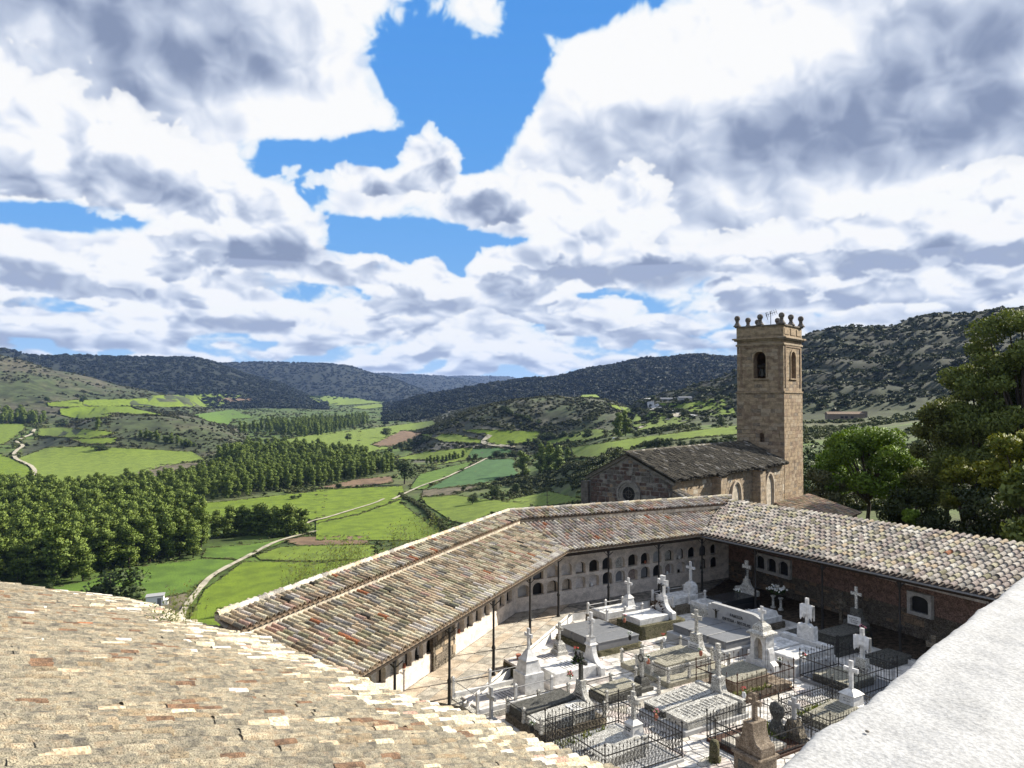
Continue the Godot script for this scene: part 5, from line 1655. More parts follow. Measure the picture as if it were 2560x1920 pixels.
func make_belfry(K: Vector2, u: Vector2, v: Vector2, tw: float) -> void:
	var b := thing("bell_tower", "square stone bell tower with ball finials around its parapet", "tower", pl(K - v * tw / 2 + u * tw / 2, -.5))
	var inv := b.global_transform.affine_inverse()
	var faces: Array[Transform3D] = [wall_at(K - v * tw, -u), wall_at(K, v), wall_at(K + u * tw, u), wall_at(K + u * tw - v * tw, -v)]
	var S := 11.45; var T := 16.0
	var win := moved(arch_points(1.12, 2.35, .56, 14), Vector2(tw / 2, 12.65))
	var mats := [["ashlar", 4], ["ashlar_red", 1.6], ["ashlar_pale", 1.2], ["brown_stone", .6]]
	for i in 4:
		var fx: Transform3D = faces[i]
		var lx := inv * fx
		var st := mb()
		# shaft: solid below, pierced in the belfry
		var shaft := part("shaft_wall", b)
		if i == 0:
			var slot := moved(arch_points(.42, .78, .02, 2), Vector2(2.3, 7.1))
			holed(st, 0, tw, 6.9, 8.2, slot, .5, lx)
			fill(st, slot, -.5, lx)
			quad_facing(st, lx * Vector3(0, -.5, 0), lx * Vector3(tw, -.5, 0), lx * Vector3(tw, 6.9, 0), lx * Vector3(0, 6.9, 0), lx.basis.z)
			quad_facing(st, lx * Vector3(0, 8.2, 0), lx * Vector3(tw, 8.2, 0), lx * Vector3(tw, S, 0), lx * Vector3(0, S, 0), lx.basis.z)
			obj("wall", st, M.ashlar_red, shaft)
			lay_stones(shaft, fx, box_outline(0.0, 5.0, tw, S), [slot], .31, .62, mats, .02, .1, .022, 120)
		else:
			quad_facing(st, lx * Vector3(0, -.5, 0), lx * Vector3(tw, -.5, 0), lx * Vector3(tw, S, 0), lx * Vector3(0, S, 0), lx.basis.z)
			obj("wall", st, M.ashlar_red, shaft)
			if i == 1:
				lay_stones(shaft, fx, box_outline(0.0, 1.9, tw, S), [box_outline(tw / 2 - .06, 4.8, tw / 2 + .06, 5.5)], .31, .62, mats, .02, .1, .022, 80)
				st = mb(); box(st, lx * Vector3(tw / 2, 5.15, -.0), Vector3(.11, .7, .02), lx.basis); obj("slit", st, M.black, b)
		var bel := part("belfry_wall", b)
		st = mb()
		holed(st, .03, tw - .03, S, T, win, .75, lx * Transform3D(Basis(), Vector3(0, 0, -.04)))
		quad_facing(st, lx * Vector3(.03, S, -.04), lx * Vector3(.03, T, -.04), lx * Vector3(.03, T, -.5), lx * Vector3(.03, S, -.5), -lx.basis.x)
		obj("wall", st, M.ashlar_red, bel)
		if i < 2:
			var hole2 := grown(win, Vector2(tw / 2, 13.7), .02)
			lay_stones(bel, fx * Transform3D(Basis(), Vector3(0, 0, -.04)), box_outline(.03, S + .1, tw - .03, T), [hole2], .30, .55, mats, .018, .1, .022, 50)
			st = mb()
			ring(st, grown(win, Vector2(tw / 2, 13.6), .01), grown(win, Vector2(tw / 2, 13.6), .19), -.04, .05, lx, false)
			box(st, lx * Vector3(tw / 2, 12.6, .01), Vector3(1.6, .12, .14), lx.basis)
			obj("window_surround", st, M.ashlar, b)
			# the raised frame round the belfry panel
			st = mb()
			for q in [[.42, 13.6, .16, 3.5], [tw - .42, 13.6, .16, 3.5]]:
				box(st, lx * Vector3(q[0], q[1], -.01), Vector3(q[2], q[3], .09), lx.basis)
			box(st, lx * Vector3(tw / 2, 15.42, -.012), Vector3(tw - .7, .14, .09), lx.basis)
			obj("panel_frame", st, M.ashlar_red, b)
		# string course, cornice, parapet
		st = mb()
		box(st, lx * Vector3(tw / 2, S, .0), Vector3(tw + .16, .14, .16), lx.basis, .02)
		obj("string_course", st, M.ashlar, b)
		st = mb()
		box(st, lx * Vector3(tw / 2, T - .38, -.02), Vector3(tw + .10, .16, .18), lx.basis, .02)
		box(st, lx * Vector3(tw / 2, T + .04, -.10), Vector3(tw + .34, .12, .5), lx.basis, .03)
		box(st, lx * Vector3(tw / 2, T + .17, -.08), Vector3(tw + .62, .13, .72), lx.basis, .03)
		obj("cornice", st, M.ashlar_pale if i == 1 else M.ashlar, b)
		st = mb()
		box(st, lx * Vector3(tw / 2, T + .72, -.17), Vector3(tw + (0.0 if i % 2 == 0 else -.62), .98, .3), lx.basis)
		for k in 3:      # flat panels on the parapet's face
			var cx := tw * (k + .5) / 3
			box(st, lx * Vector3(cx, T + .73, -.02 + .02), Vector3(tw / 3 - .34, .56, .05), lx.basis, .015)
		obj("parapet", st, M.ashlar, b)
		st = mb()
		box(st, lx * Vector3(tw / 2, T + 1.26, -.14), Vector3(tw + .24 - (0.0 if i % 2 == 0 else .84), .12, .44), lx.basis, .02)
		obj("coping", st, M.church_grey, b)
		# finials at the corner and the middle of this side
		for t in [.0, .5]:
			var p := lx * Vector3(tw * t + (.02 if t == 0 else 0.0), T + 1.31, -.16)
			st = mb()
			lathe(st, [[.34, 0], [.34, .10], [.28, .13], [.20, .28], [.14, .40], [.14, .44], [.18, .46], [.18, .49], [.14, .51], [.18, .56], [.235, .64], [.255, .75], [.235, .86], [.18, .94], [.09, .99], [0, 1.0]], 14, Transform3D(Basis(), p))
			obj("ball_finial", st, M.church_grey, b)
	# the bell in its dark chamber
	var st := mb()
	var c := inv * pl(K - v * tw / 2 + u * tw / 2, 0)
	box(st, c + Vector3(0, S - .1, 0), Vector3(tw - .4, .2, tw - .4), (inv * faces[0]).basis)
	box(st, c + Vector3(0, T - .2, 0), Vector3(tw - .4, .2, tw - .4), (inv * faces[0]).basis)
	obj("bell_floor", st, M.ashlar_red, b)
	st = mb()
	var bp := inv * (faces[0] * Vector3(tw / 2 - .15, 12.9, -.95))
	lathe(st, [[.40, 0], [.38, .06], [.28, .22], [.23, .45], [.20, .60], [.10, .68], [0, .70]], 16, Transform3D(Basis(), bp))
	obj("bell", st, M.bronze, b)
	st = mb(); box(st, bp + Vector3(0, .86, 0), Vector3(1.3, .3, .2), (inv * faces[0]).basis, .03); obj("bell_yoke", st, M.wood_dark, b)
	# grass in the parapet
	# aerial
	var an := thing("tv_aerial", "thin television aerial standing on top of the bell tower", "aerial", at_depth(1927, 806, 67.5))
	st = mb()
	tube(st, PackedVector3Array([Vector3(0, -.9, 0), Vector3(0, 1.0, 0)]), .03, 5)
	obj("mast", st, M.iron, an)
	st = mb()
	rod(st, Vector3(-.45, .62, 0), Vector3(.5, .95, 0), .035)
	for k in 6:
		var p := Vector3(-.4, .64, 0).lerp(Vector3(.5, .95, 0), k / 5.0)
		rod(st, p + Vector3(-.07, .22, 0), p + Vector3(.07, -.22, 0), .025)
	rod(st, Vector3(-.4, .9, 0), Vector3(-.3, .2, .1), .03)
	obj("elements", st, M.iron, an)

# ---------------------------------------------------------------- graves
const GX := Vector3(.53, 0, .848)       # across a grave, towards the right and the viewer
const GZ := Vector3(-.848, 0, .53)      # from its head to its foot

# a grave stands where its nearest bottom corner is seen; local x across, z towards the foot, origin in the middle of its base
func grave(called: String, label: String, corner: Array, w: float, l: float, group := "") -> Node3D:
	var f := spot(corner[0], corner[1], .01)
	var n := thing(called, label, "grave", f - GX * w / 2 - GZ * l / 2, 0, group)
	n.basis = Basis(GX, Vector3.UP, GZ).orthonormalized()
	n.position.y = .01
	return n

func add(n: Node3D, called: String, st: SurfaceTool, m: String) -> MeshInstance3D:
	return obj(called, st, M[m], n)

func block(n: Node3D, called: String, m: String, at: Vector3, size: Vector3, bevel := .015) -> MeshInstance3D:      # `at` is the middle of its underside
	var st := mb(); box(st, at + Vector3(0, size.y / 2, 0), size, Basis(), bevel)
	return add(n, called, st, m)

func rough_block(n: Node3D, called: String, m: String, at: Vector3, size: Vector3) -> void:      # a footing of undressed stone: one skin pushed in and out
	var st := mb(); st.set_smooth_group(0)
	var k := 10; var lv := 4
	var noise := func(p: Vector3) -> float: return relief.get_noise_3d(p.x * 5 + at.x * 3, p.y * 7, p.z * 5 + size.x * 9) * .05
	var ringf := func(y: float, grow: float) -> PackedVector3Array:
		var o := PackedVector3Array()
		var hx := size.x / 2 + grow; var hz := size.z / 2 + grow
		for side in 4:
			for i in k:
				var t := -1.0 + 2.0 * i / k
				var p: Vector3 = [Vector3(t * hx, y, -hz), Vector3(hx, y, t * hz), Vector3(-t * hx, y, hz), Vector3(-hx, y, -t * hz)][side]
				var out: Vector3 = Vector3(p.x, 0, p.z).normalized()
				o.append(at + p + out * noise.call(p))
		return o
	var rings := []
	for j in lv + 1: rings.append(ringf.call(size.y * j / lv, -.02 * j / lv))
	for j in lv:
		for i in k * 4:
			var m2 := (i + 1) % (k * 4)
			quad(st, rings[j][i], rings[j][m2], rings[j + 1][m2], rings[j + 1][i])
	st.set_smooth_group(-1)
	for i in k * 4:
		tri(st, rings[lv][i], rings[lv][(i + 1) % (k * 4)], at + Vector3(0, size.y, 0))
	add(n, called, st, m)

func cross_outline(h: float, span: float, t: float, flare := 0.0, at := .68) -> PackedVector2Array:
	var a := t / 2; var b := a * (1 + flare); var s := span / 2; var y := h * at
	var foot := a * (1 + flare * .8)
	return PackedVector2Array([Vector2(-foot, 0), Vector2(-a, h * .12), Vector2(-a, y - a), Vector2(-s, y - b), Vector2(-s, y + b), Vector2(-a, y + a), Vector2(-b, h), Vector2(b, h), Vector2(a, y + a), Vector2(s, y + b), Vector2(s, y - b), Vector2(a, y - a), Vector2(a, h * .12), Vector2(foot, 0)])

func cross(n: Node3D, m: String, at: Vector3, h: float, span: float, t := .12, flare := 0.0, turn := 0.0) -> MeshInstance3D:
	var st := mb()
	cut(st, cross_outline(h, span, t, flare), t * .8, Transform3D(Basis(Vector3.UP, turn), at), .012)
	return add(n, "cross", st, m)

func pedestal(n: Node3D, m: String, at: Vector3, steps: Array) -> void:      # square steps: [half width, height]
	var st := mb(); lathe(st, steps, 4, Transform3D(Basis(), at), true)
	add(n, "pedestal", st, m)

func figure(n: Node3D, m: String, at: Vector3, h: float) -> void:      # the small figure on a crucifix
	var st := mb()
	tube(st, PackedVector3Array([at + Vector3(0, 0, 0), at + Vector3(.01, h * .35, .01), at + Vector3(0, h * .62, 0)]), h * .06, 6, h * .09)
	lathe(st, [[.0, 0], [h * .07, h * .05], [h * .075, h * .1], [0, h * .17]], 7, Transform3D(Basis(), at + Vector3(0, h * .64, .01)))
	for s in [-1, 1]:
		tube(st, PackedVector3Array([at + Vector3(s * h * .05, h * .58, 0), at + Vector3(s * h * .22, h * .66, 0), at + Vector3(s * h * .38, h * .72, 0)]), h * .035, 5, h * .025)
	add(n, "figure", st, m)

# writing too small to read: rows of cut marks of uneven length on a face; xf: x along the line, y up the page, z out
func marks(n: Node3D, xf: Transform3D, w: float, h: float, rows: int, m := "letter", size := .035) -> void:
	var st := mb()
	for r in rows:
		var y := h / 2 - h * (r + .5) / rows
		var x := -w / 2 * rng.randf_range(.5, 1.0)
		var end := w / 2 * rng.randf_range(.6, 1.0)
		while x < end:
			var l := size * rng.randf_range(.4, 1.0)
			box(st, xf * Vector3(x + l / 2, y, .002), Vector3(l * .8, size * rng.randf_range(.6, .9), .008), xf.basis)
			x += l + size * (.25 if rng.randf() < .8 else 1.0)
	add(n, "inscription", st, m)

func page(at: Vector3, slope := 0.0) -> Transform3D:       # lying on a slab, read from its foot
	return Transform3D(Basis(Vector3.RIGHT, slope) * Basis(Vector3.RIGHT, Vector3.FORWARD, Vector3.UP), at)

func lettering(n: Node3D, xf: Transform3D, text: String, h: float, m := "letter") -> void:
	var t := TextMesh.new(); t.text = text
	var f := SystemFont.new(); f.font_names = PackedStringArray(["Droid Sans"]); f.font_weight = 700
	t.font = f; t.font_size = 32; t.pixel_size = h / 23.0; t.depth = .012
	var o := place("lettering", t, M[m], n)
	o.transform = xf

func sloped(n: Node3D, called: String, m: String, at: Vector3, size: Vector3, head_h: float, foot_h: float) -> float:      # a ledger stone that falls towards the foot; returns its slope
	var st := mb()
	cut(st, PackedVector2Array([Vector2(-size.z / 2, 0), Vector2(size.z / 2, 0), Vector2(size.z / 2, foot_h), Vector2(-size.z / 2, head_h)]), size.x, Transform3D(Basis(Vector3.BACK, Vector3.UP, Vector3.LEFT), at), .02)
	add(n, called, st, m)
	return atan2(head_h - foot_h, size.z)

func railing(n: Node3D, w: float, l: float, y: float, h: float, m: String, across: int, along: int, open_head := false, rod_m := "iron") -> void:
	var pts := []
	for i in along + 1: pts.append(Vector3(-w / 2, y, -l / 2 + l * i / along))
	for i in range(1, across + 1): pts.append(Vector3(-w / 2 + w * i / across, y, l / 2))
	for i in range(1, along + 1): pts.append(Vector3(w / 2, y, l / 2 - l * i / along))
	if not open_head:
		for i in range(1, across): pts.append(Vector3(w / 2 - w * i / across, y, -l / 2))
	for p in pts:
		var st := mb()
		lathe(st, [[.055, 0], [.055, .05], [.045, .07], [.04, h - .1], [.055, h - .08], [.055, h - .03], [.0, h + .03]], 4, Transform3D(Basis(), p), true)
		add(n, "post", st, m)
	var st2 := mb()
	var c := pts.size() - (1 if open_head else 0)
	for i in c:
		var a: Vector3 = pts[i]; var b: Vector3 = pts[(i + 1) % pts.size()]
		tube(st2, PackedVector3Array([a + Vector3(0, h - .13, 0), b + Vector3(0, h - .13, 0)]), .014, 6)
	add(n, "rail", st2, rod_m)

func iron_fence(n: Node3D, w: float, l: float, y: float, h: float, m: String, pitch: float, scrolls: bool, sides := [0, 1, 2, 3], spear := true) -> void:
	var cs := [Vector3(-w / 2, y, -l / 2), Vector3(w / 2, y, -l / 2), Vector3(w / 2, y, l / 2), Vector3(-w / 2, y, l / 2)]
	for s in sides:
		var a: Vector3 = cs[s]; var b: Vector3 = cs[(s + 1) % 4]
		var d := (b - a).normalized()
		var len_ := a.distance_to(b)
		var st := mb()
		for yy in [.08, h * .78]:
			rod(st, a + Vector3(0, yy, 0), b + Vector3(0, yy, 0), .022, .03)
		var k := int(len_ / pitch)
		for i in k + 1:
			var p := a + d * (len_ * i / k)
			var top := h * (.93 if i % 2 else 1.0)
			tube(st, PackedVector3Array([p, p + Vector3(0, top, 0)]), .011, 4)
			if spear:
				lathe(st, [[.011, 0], [.028, .03], [0, .10]], 4, Transform3D(Basis(), p + Vector3(0, top - .04, 0)))
			if scrolls and i < k:
				var q := p + d * (len_ / k / 2)
				for e in [[h * .60, 1.0], [h * .42, -1.0], [h * .24, 1.0]]:
					var pts := PackedVector3Array()
					for j in 8:
						var t := j / 7.0 * TAU * .85
						pts.append(q + d * cos(t) * pitch * .36 * e[1] * (1 - j * .05) + Vector3(0, e[0] + sin(t) * h * .085, 0))
					tube(st, pts, .009, 3)
		for p in [a]:
			tube(st, PackedVector3Array([p, p + Vector3(0, h * 1.05, 0)]), .02, 6)
			lathe(st, [[.02, 0], [.04, .03], [.02, .07], [0, .14]], 6, Transform3D(Basis(), p + Vector3(0, h * 1.05, 0)))
		add(n, "iron_railing", st, m)

func tufts(n: Node3D, at: Vector3, spread: Vector3, count: int, h: float, m := "leaf") -> void:
	var st := mb()
	for i in count:
		var p := at + Vector3(rng.randf_range(-1, 1) * spread.x, 0, rng.randf_range(-1, 1) * spread.z)
		var d := Vector3(rng.randf_range(-1, 1), rng.randf_range(.5, 1.6), rng.randf_range(-1, 1)).normalized() * h * rng.randf_range(.5, 1.2)
		var s := Vector3(rng.randf_range(-1, 1), 0, rng.randf_range(-1, 1)).normalized() * h * .14
		st.set_color(Color(.09, .14, .03).lerp(Color(.20, .20, .05), rng.randf()))
		tri(st, p - s, p + d * .6 - s * .5, p + d); tri(st, p - s, p + d, p + s)
	add(n, "weeds", st, m)

func bouquet(n: Node3D, at: Vector3, r: float, petals: Array, count := 26) -> void:
	var st := mb()
	for i in count:
		var d := Vector3(rng.randf_range(-1, 1), rng.randf_range(.1, 1.3), rng.randf_range(-1, 1)).normalized()
		var p := at + d * r * rng.randf_range(.5, 1)
		lathe(st, [[0, 0], [r * .14, r * .05], [r * .17, r * .14], [r * .08, r * .2], [0, r * .2]], 6, Transform3D(Basis.from_euler(d), p))
	add(n, "flowers", st, pick(petals))
	st = mb()
	for i in count * 2:
		var d := Vector3(rng.randf_range(-1, 1), rng.randf_range(-.2, 1), rng.randf_range(-1, 1)).normalized() * r * rng.randf_range(.7, 1.25)
		var s := d.cross(Vector3(.3, 1, .2)).normalized() * r * .12
		st.set_color(Color(.035, .07, .025).lerp(Color(.07, .12, .03), rng.randf()))
		tri(st, at, at + d * .7 + s, at + d); tri(st, at, at + d, at + d * .7 - s)
	add(n, "foliage", st, "leaf")

func scroll_head(w: float, h: float, neck: float) -> PackedVector2Array:       # a headstone that sweeps up from wide shoulders to a narrow neck
	var o := PackedVector2Array([Vector2(-w / 2, 0), Vector2(-w / 2, h * .30), Vector2(-w / 2 + .06, h * .36)])
	for i in 7:
		var t := (i + 1) / 7.0
		o.append(Vector2(lerpf(-w / 2 + .08, -neck / 2, sin(t * PI / 2)), lerpf(h * .36, h, 1 - cos(t * PI / 2))))
	var r := o.duplicate(); r.reverse()
	for p in r: o.append(Vector2(-p.x, p.y))
	return o

func rounded_head(w: float, h: float) -> PackedVector2Array:
	var o := PackedVector2Array([Vector2(-w / 2, 0), Vector2(-w / 2, h * .55)])
	for i in 9:
		var a := PI * (1 - i / 8.0)
		o.append(Vector2(cos(a) * w * .40, h * .58 + sin(a) * h * .42))
	o.append(Vector2(w / 2, h * .55)); o.append(Vector2(w / 2, 0))
	return o

func stone_head(n: Node3D, m: String, o: PackedVector2Array, at: Vector3, thick: float) -> void:
	var st := mb(); cut(st, o, thick, Transform3D(Basis(), at), .02); add(n, "headstone", st, m)

func cloth(n: Node3D, m: String, at: Vector3, span: float, drop: float) -> void:      # a carved cloth hung over a cross's arms
	var st := mb(); st.set_smooth_group(0)
	var cols := 12
	for side in [-1, 1]:
		var last: Array
		for i in cols + 1:
			var t := float(i) / cols
			var x := (t - .5) * span
			var hang := drop * (.55 + .45 * pow(absf(t - .5) * 2, .7)) * (1 - .1 * cos(t * 30))
			var z: float = side * (.075 + .02 * sin(t * 19))
			var row := [at + Vector3(x, .05 - .05 * pow(absf(t - .5) * 2, 2), side * .02), at + Vector3(x, 0, z), at + Vector3(x * (1 - .1 * hang), -hang, z * 1.3)]
			if i > 0:
				for k in 2: quad_facing(st, last[k], row[k], row[k + 1], last[k + 1], Vector3(0, .2, side))
			last = row
	add(n, "draped_cloth", st, m)

func make_graves() -> void:
	var n: Node3D
	# 1 white tomb, back left
	n = grave("white_tomb", "white tomb with plain cross on a pedestal, farthest left by the gallery columns", [1517, 1577], 1.65, 2.35)
	rough_block(n, "footing", "rough_stone", Vector3.ZERO, Vector3(1.65, .40, 2.35))
	block(n, "slab", "marble", Vector3(0, .40, .1), Vector3(1.05, .30, 1.9))
	railing(n, 1.45, 2.15, .40, .55, "marble", 1, 2, true, "marble")
	pedestal(n, "marble", Vector3(0, .70, -.85), [[.26, 0], [.22, .06], [.17, .34], [.20, .38], [.13, .48], [.08, .52], [.06, .56]])
	cross(n, "marble", Vector3(0, 1.22, -.85), .82, .52, .11)
	# 2 white tomb with crucifix and dry wreath
	n = grave("white_tomb", "white tomb on a mossy stone base with a dry wreath and thick crucifix", [1604, 1603], 1.75, 2.7)
	rough_block(n, "footing", "rough_mossy", Vector3.ZERO, Vector3(1.75, .60, 2.7))
	block(n, "slab", "marble", Vector3(0, .60, .35), Vector3(1.25, .26, 1.75))
	stone_head(n, "marble", scroll_head(1.5, .95, .34), Vector3(0, .60, -.75), .26)
	cross(n, "marble", Vector3(0, 1.50, -.75), .98, .60, .20, .35)
	figure(n, "iron", Vector3(0, 1.70, -.64), .55)
	marks(n, Transform3D(Basis(), Vector3(0, 1.28, -.61)), .5, .16, 2)
	var st := mb()
	for i in 90:
		var a := rng.randf() * TAU
		var p := Vector3(cos(a) * .30, 1.0 + sin(a) * .24, -.50) + Vector3(rng.randf_range(-.08, .08), rng.randf_range(-.08, .08), rng.randf_range(-.05, .08))
		var d := Vector3(rng.randf_range(-1, 1), rng.randf_range(-1, 1), rng.randf_range(-.2, 1)).normalized() * .13
		tri(st, p, p + d + Vector3(.02, .03, 0), p + d); tri(st, p, p + d, p + d * .6 + Vector3(-.03, .0, .03))
	add(n, "dry_wreath", st, "rust")
	# 3 white tomb behind it
	n = grave("white_tomb", "white railed tomb with tall slim cross, behind the tomb with the dry wreath", [1683, 1541], 1.7, 2.4)
	rough_block(n, "footing", "rough_stone", Vector3.ZERO, Vector3(1.7, .42, 2.4))
	block(n, "slab", "marble", Vector3(0, .42, .1), Vector3(1.1, .32, 1.9))
	railing(n, 1.5, 2.2, .42, .55, "marble", 1, 2, true, "marble")
	pedestal(n, "marble", Vector3(0, .74, -.85), [[.26, 0], [.24, .36], [.17, .52], [.09, .56], [.07, .62]])
	cross(n, "marble", Vector3(0, 1.34, -.85), .98, .56, .12)
	# 4 dark tomb in the corner
	n = grave("dark_tomb", "dark polished tomb with white crucifix in the shaded far corner", [1816, 1541], 1.5, 2.5)
	block(n, "footing", "granite_dark", Vector3.ZERO, Vector3(1.5, .45, 2.5))
	block(n, "slab", "granite_dark", Vector3(0, .45, .1), Vector3(1.3, .22, 2.2))
	stone_head(n, "marble_old", scroll_head(1.5, .75, .3), Vector3(0, .66, -1.1), .2)
	cross(n, "marble_old", Vector3(0, 1.36, -1.1), 1.0, .5, .15, .4)
	figure(n, "iron", Vector3(0, 1.6, -1.02), .5)
	bouquet(n, Vector3(-.2, .75, -.6), .22, [["petal_white", 1]], 10)
	# 5, 6 pale tombs behind the long headstone
	n = grave("pale_tomb", "pale boxy tomb half in shadow behind the long grey headstone, its left one", [1768, 1546], 1.3, 2.0)
	block(n, "footing", "marble_old", Vector3.ZERO, Vector3(1.3, .42, 2.0))
	block(n, "slab", "marble", Vector3(0, .42, 0), Vector3(1.12, .18, 1.8))
	marks(n, page(Vector3(0, .605, .2)), .8, 1.0, 6)
	n = grave("pale_tomb", "pale tomb with coffin shaped lid behind the right end of the long headstone", [1884, 1588], 1.4, 2.2)
	rough_block(n, "footing", "rough_stone", Vector3.ZERO, Vector3(1.4, .3, 2.2))
	block(n, "slab", "marble", Vector3(0, .3, 0), Vector3(1.2, .25, 2.0))
	st = mb(); cut(st, PackedVector2Array([Vector2(-.5, 0), Vector2(.5, 0), Vector2(.38, .2), Vector2(-.38, .2)]), 1.8, Transform3D(Basis(), Vector3(0, .55, 0)), .02); add(n, "lid", st, "marble")
	# 7 family tomb
	n = grave("family_tomb", "grey triple tomb with a long headstone lettered FAMILIA", [1809, 1652], 3.35, 2.9)
	block(n, "plinth", "granite_pale", Vector3.ZERO, Vector3(3.35, .36, 2.9), .02)
	for k in 3:
		block(n, "slab", "granite", Vector3(-1.06 + k * 1.06, .36, .12), Vector3(.96, .27, 2.1), .02)
		block(n, "lid", "granite", Vector3(-1.06 + k * 1.06, .63, .12), Vector3(1.0, .05, 2.14), .01)
	var hs := PackedVector2Array([Vector2(-1.62, 0), Vector2(-1.62, .92), Vector2(-1.44, .92), Vector2(-1.44, 1.0), Vector2(.9, 1.0)])
	for i in 6: hs.append(Vector2(.9 + .5 * i / 5.0, 1.0 - .12 * sin(i / 5.0 * PI / 2) * (i / 5.0)))
	hs.append_array([Vector2(1.44, .74), Vector2(1.62, .74), Vector2(1.62, 0)])
	stone_head(n, "granite_pale", hs, Vector3(0, .34, -1.25), .24)
	lettering(n, Transform3D(Basis(), Vector3(.05, 1.03, -1.12)), "FAMILIA", .13)
	lettering(n, Transform3D(Basis(), Vector3(.05, .79, -1.12)), "ORTEGA - NICOLAS", .13)
	figure(n, "bronze", Vector3(-1.12, .72, -1.09), .5)
	st = mb()
	for i in 5: tube(st, PackedVector3Array([Vector3(1.25, .55, -1.11), Vector3(1.25 + .05 * sin(i * 2.1), .8, -1.09), Vector3(1.25 + .12 * sin(i * 2.1), .9 + .03 * i, -1.08)]), .022, 5, .03)
	add(n, "bronze_flower", st, "bronze")
	# 8 grey triple slab
	n = grave("grey_tomb", "low grey granite tomb of three plain slabs without any cross", [1492, 1645], 2.95, 2.5)
	rough_block(n, "footing", "rough_mossy", Vector3.ZERO, Vector3(2.95, .24, 2.5))
	for k in 3:
		block(n, "slab", "granite", Vector3(-.96 + k * .96, .24, 0), Vector3(.88, .30, 2.2), .02)
		block(n, "lid", "granite", Vector3(-.96 + k * .96, .54, 0), Vector3(.92, .05, 2.24), .01)
	# 9 inscribed slab, flower pot
	n = grave("stone_tomb", "low stone tomb with inscribed pink slab, small cross and flower pot", [1303, 1706], 1.35, 2.5)
	rough_block(n, "footing", "rough_mossy", Vector3.ZERO, Vector3(1.35, .42, 2.5))
	block(n, "slab", "plaster_pink", Vector3(0, .42, 0), Vector3(1.3, .09, 2.45))
	marks(n, page(Vector3(.05, .515, -.35)), .8, .7, 5)
	pedestal(n, "marble_old", Vector3(0, .51, -1.0), [[.26, 0], [.25, .12], [.20, .16], [.17, .40], [.10, .48], [.07, .54]])
	cross(n, "marble_old", Vector3(0, 1.04, -1.0), .72, .45, .10)
	marks(n, Transform3D(Basis(), Vector3(0, .78, -.80)), .24, .16, 2, "letter", .06)
	st = mb(); lathe(st, [[.07, 0], [.10, .16], [.11, .16], [.11, .19], [.09, .19], [.0, .15]], 10, Transform3D(Basis(), Vector3(-.3, .51, .75))); add(n, "flower_pot", st, "clay_pot")
	# 10 tall pedestal with cross, railed plot
	n = grave("railed_plot", "white railed plot with a tall stepped pedestal and cross, nearest the terrace", [1190, 1806], 1.9, 3.2)
	block(n, "kerb", "marble_old", Vector3.ZERO, Vector3(1.9, .22, 3.2), .02)
	block(n, "slab", "plaster_pink", Vector3(0, .22, .3), Vector3(1.3, .05, 2.0))
	marks(n, page(Vector3(0, .275, -.1)), .9, .7, 5)
	pedestal(n, "marble", Vector3(0, .22, -1.1), [[.40, 0], [.40, .70], [.34, .72], [.32, .80], [.26, 1.10], [.29, 1.13], [.20, 1.22], [.10, 1.42], [.07, 1.48]])
	cross(n, "marble", Vector3(0, 1.66, -1.1), .78, .46, .11, .2)
	railing(n, 1.75, 3.0, .22, .72, "marble", 1, 2, true, "granite_pale")
	for s in [-1, 1]: block(n, "side_kerb", "marble", Vector3(s * .87, .22, 0), Vector3(.12, .16, 2.9))
	# 11 white tomb with figure
	n = grave("white_tomb", "white tomb with swept headstone carrying a tall carved figure cross", [1388, 1733], 1.55, 2.6)
	block(n, "footing", "plaster_pink", Vector3.ZERO, Vector3(1.55, .18, 2.6), .02)
	block(n, "slab", "marble", Vector3(0, .18, .2), Vector3(1.15, .42, 1.95), .02)
	marks(n, page(Vector3(0, .605, .0)), .9, 1.2, 8)
	stone_head(n, "marble", scroll_head(1.5, 1.0, .36), Vector3(0, .18, -.95), .24)
	pedestal(n, "marble", Vector3(0, 1.16, -.95), [[.17, 0], [.2, .05], [.14, .12], [.12, .3], [.15, .34]])
	cross(n, "marble", Vector3(0, 1.48, -.95), .95, .40, .13, .1)
	figure(n, "marble", Vector3(0, 1.60, -.86), .62)
	# 12 twin graves
	n = grave("twin_tomb", "twin tomb, one black mossy slab and one white slab, with wreathed cross", [1353, 1862], 2.15, 2.6)
	rough_block(n, "footing", "rough_stone", Vector3.ZERO, Vector3(2.15, .28, 2.6))
	sloped(n, "slab", "marble_black", Vector3(-.52, .28, .15), Vector3(.92, 0, 2.1), .38, .26)
	sloped(n, "slab", "marble_old", Vector3(.52, .28, .15), Vector3(.92, 0, 2.1), .36, .24)
	block(n, "plaque", "marble", Vector3(.52, .57, -.45), Vector3(.6, .05, .5))
	marks(n, page(Vector3(.52, .622, -.45)), .45, .3, 3)
	stone_head(n, "marble_old", scroll_head(1.2, .95, .3), Vector3(0, .28, -1.05), .22)
	marks(n, Transform3D(Basis(), Vector3(0, .72, -.93)), .4, .2, 2, "letter", .05)
	cross(n, "marble_black", Vector3(0, 1.20, -1.05), .95, .6, .13)
	bouquet(n, Vector3(0, 1.8, -.93), .26, [["black", 1]], 22)
	bouquet(n, Vector3(-.35, 1.25, -.85), .16, [["petal_red", 1]], 8)
	railing(n, 2.0, 2.5, .28, .5, "marble_old", 2, 2, true)
	n = grave("standing_cross", "small grey stone cross standing alone beside the front roof's edge", [1224, 1815], .3, .3)
	block(n, "foot", "granite_pale", Vector3.ZERO, Vector3(.34, .18, .3))
	cross(n, "granite_pale", Vector3(0, .18, 0), 1.0, .52, .12, .2)
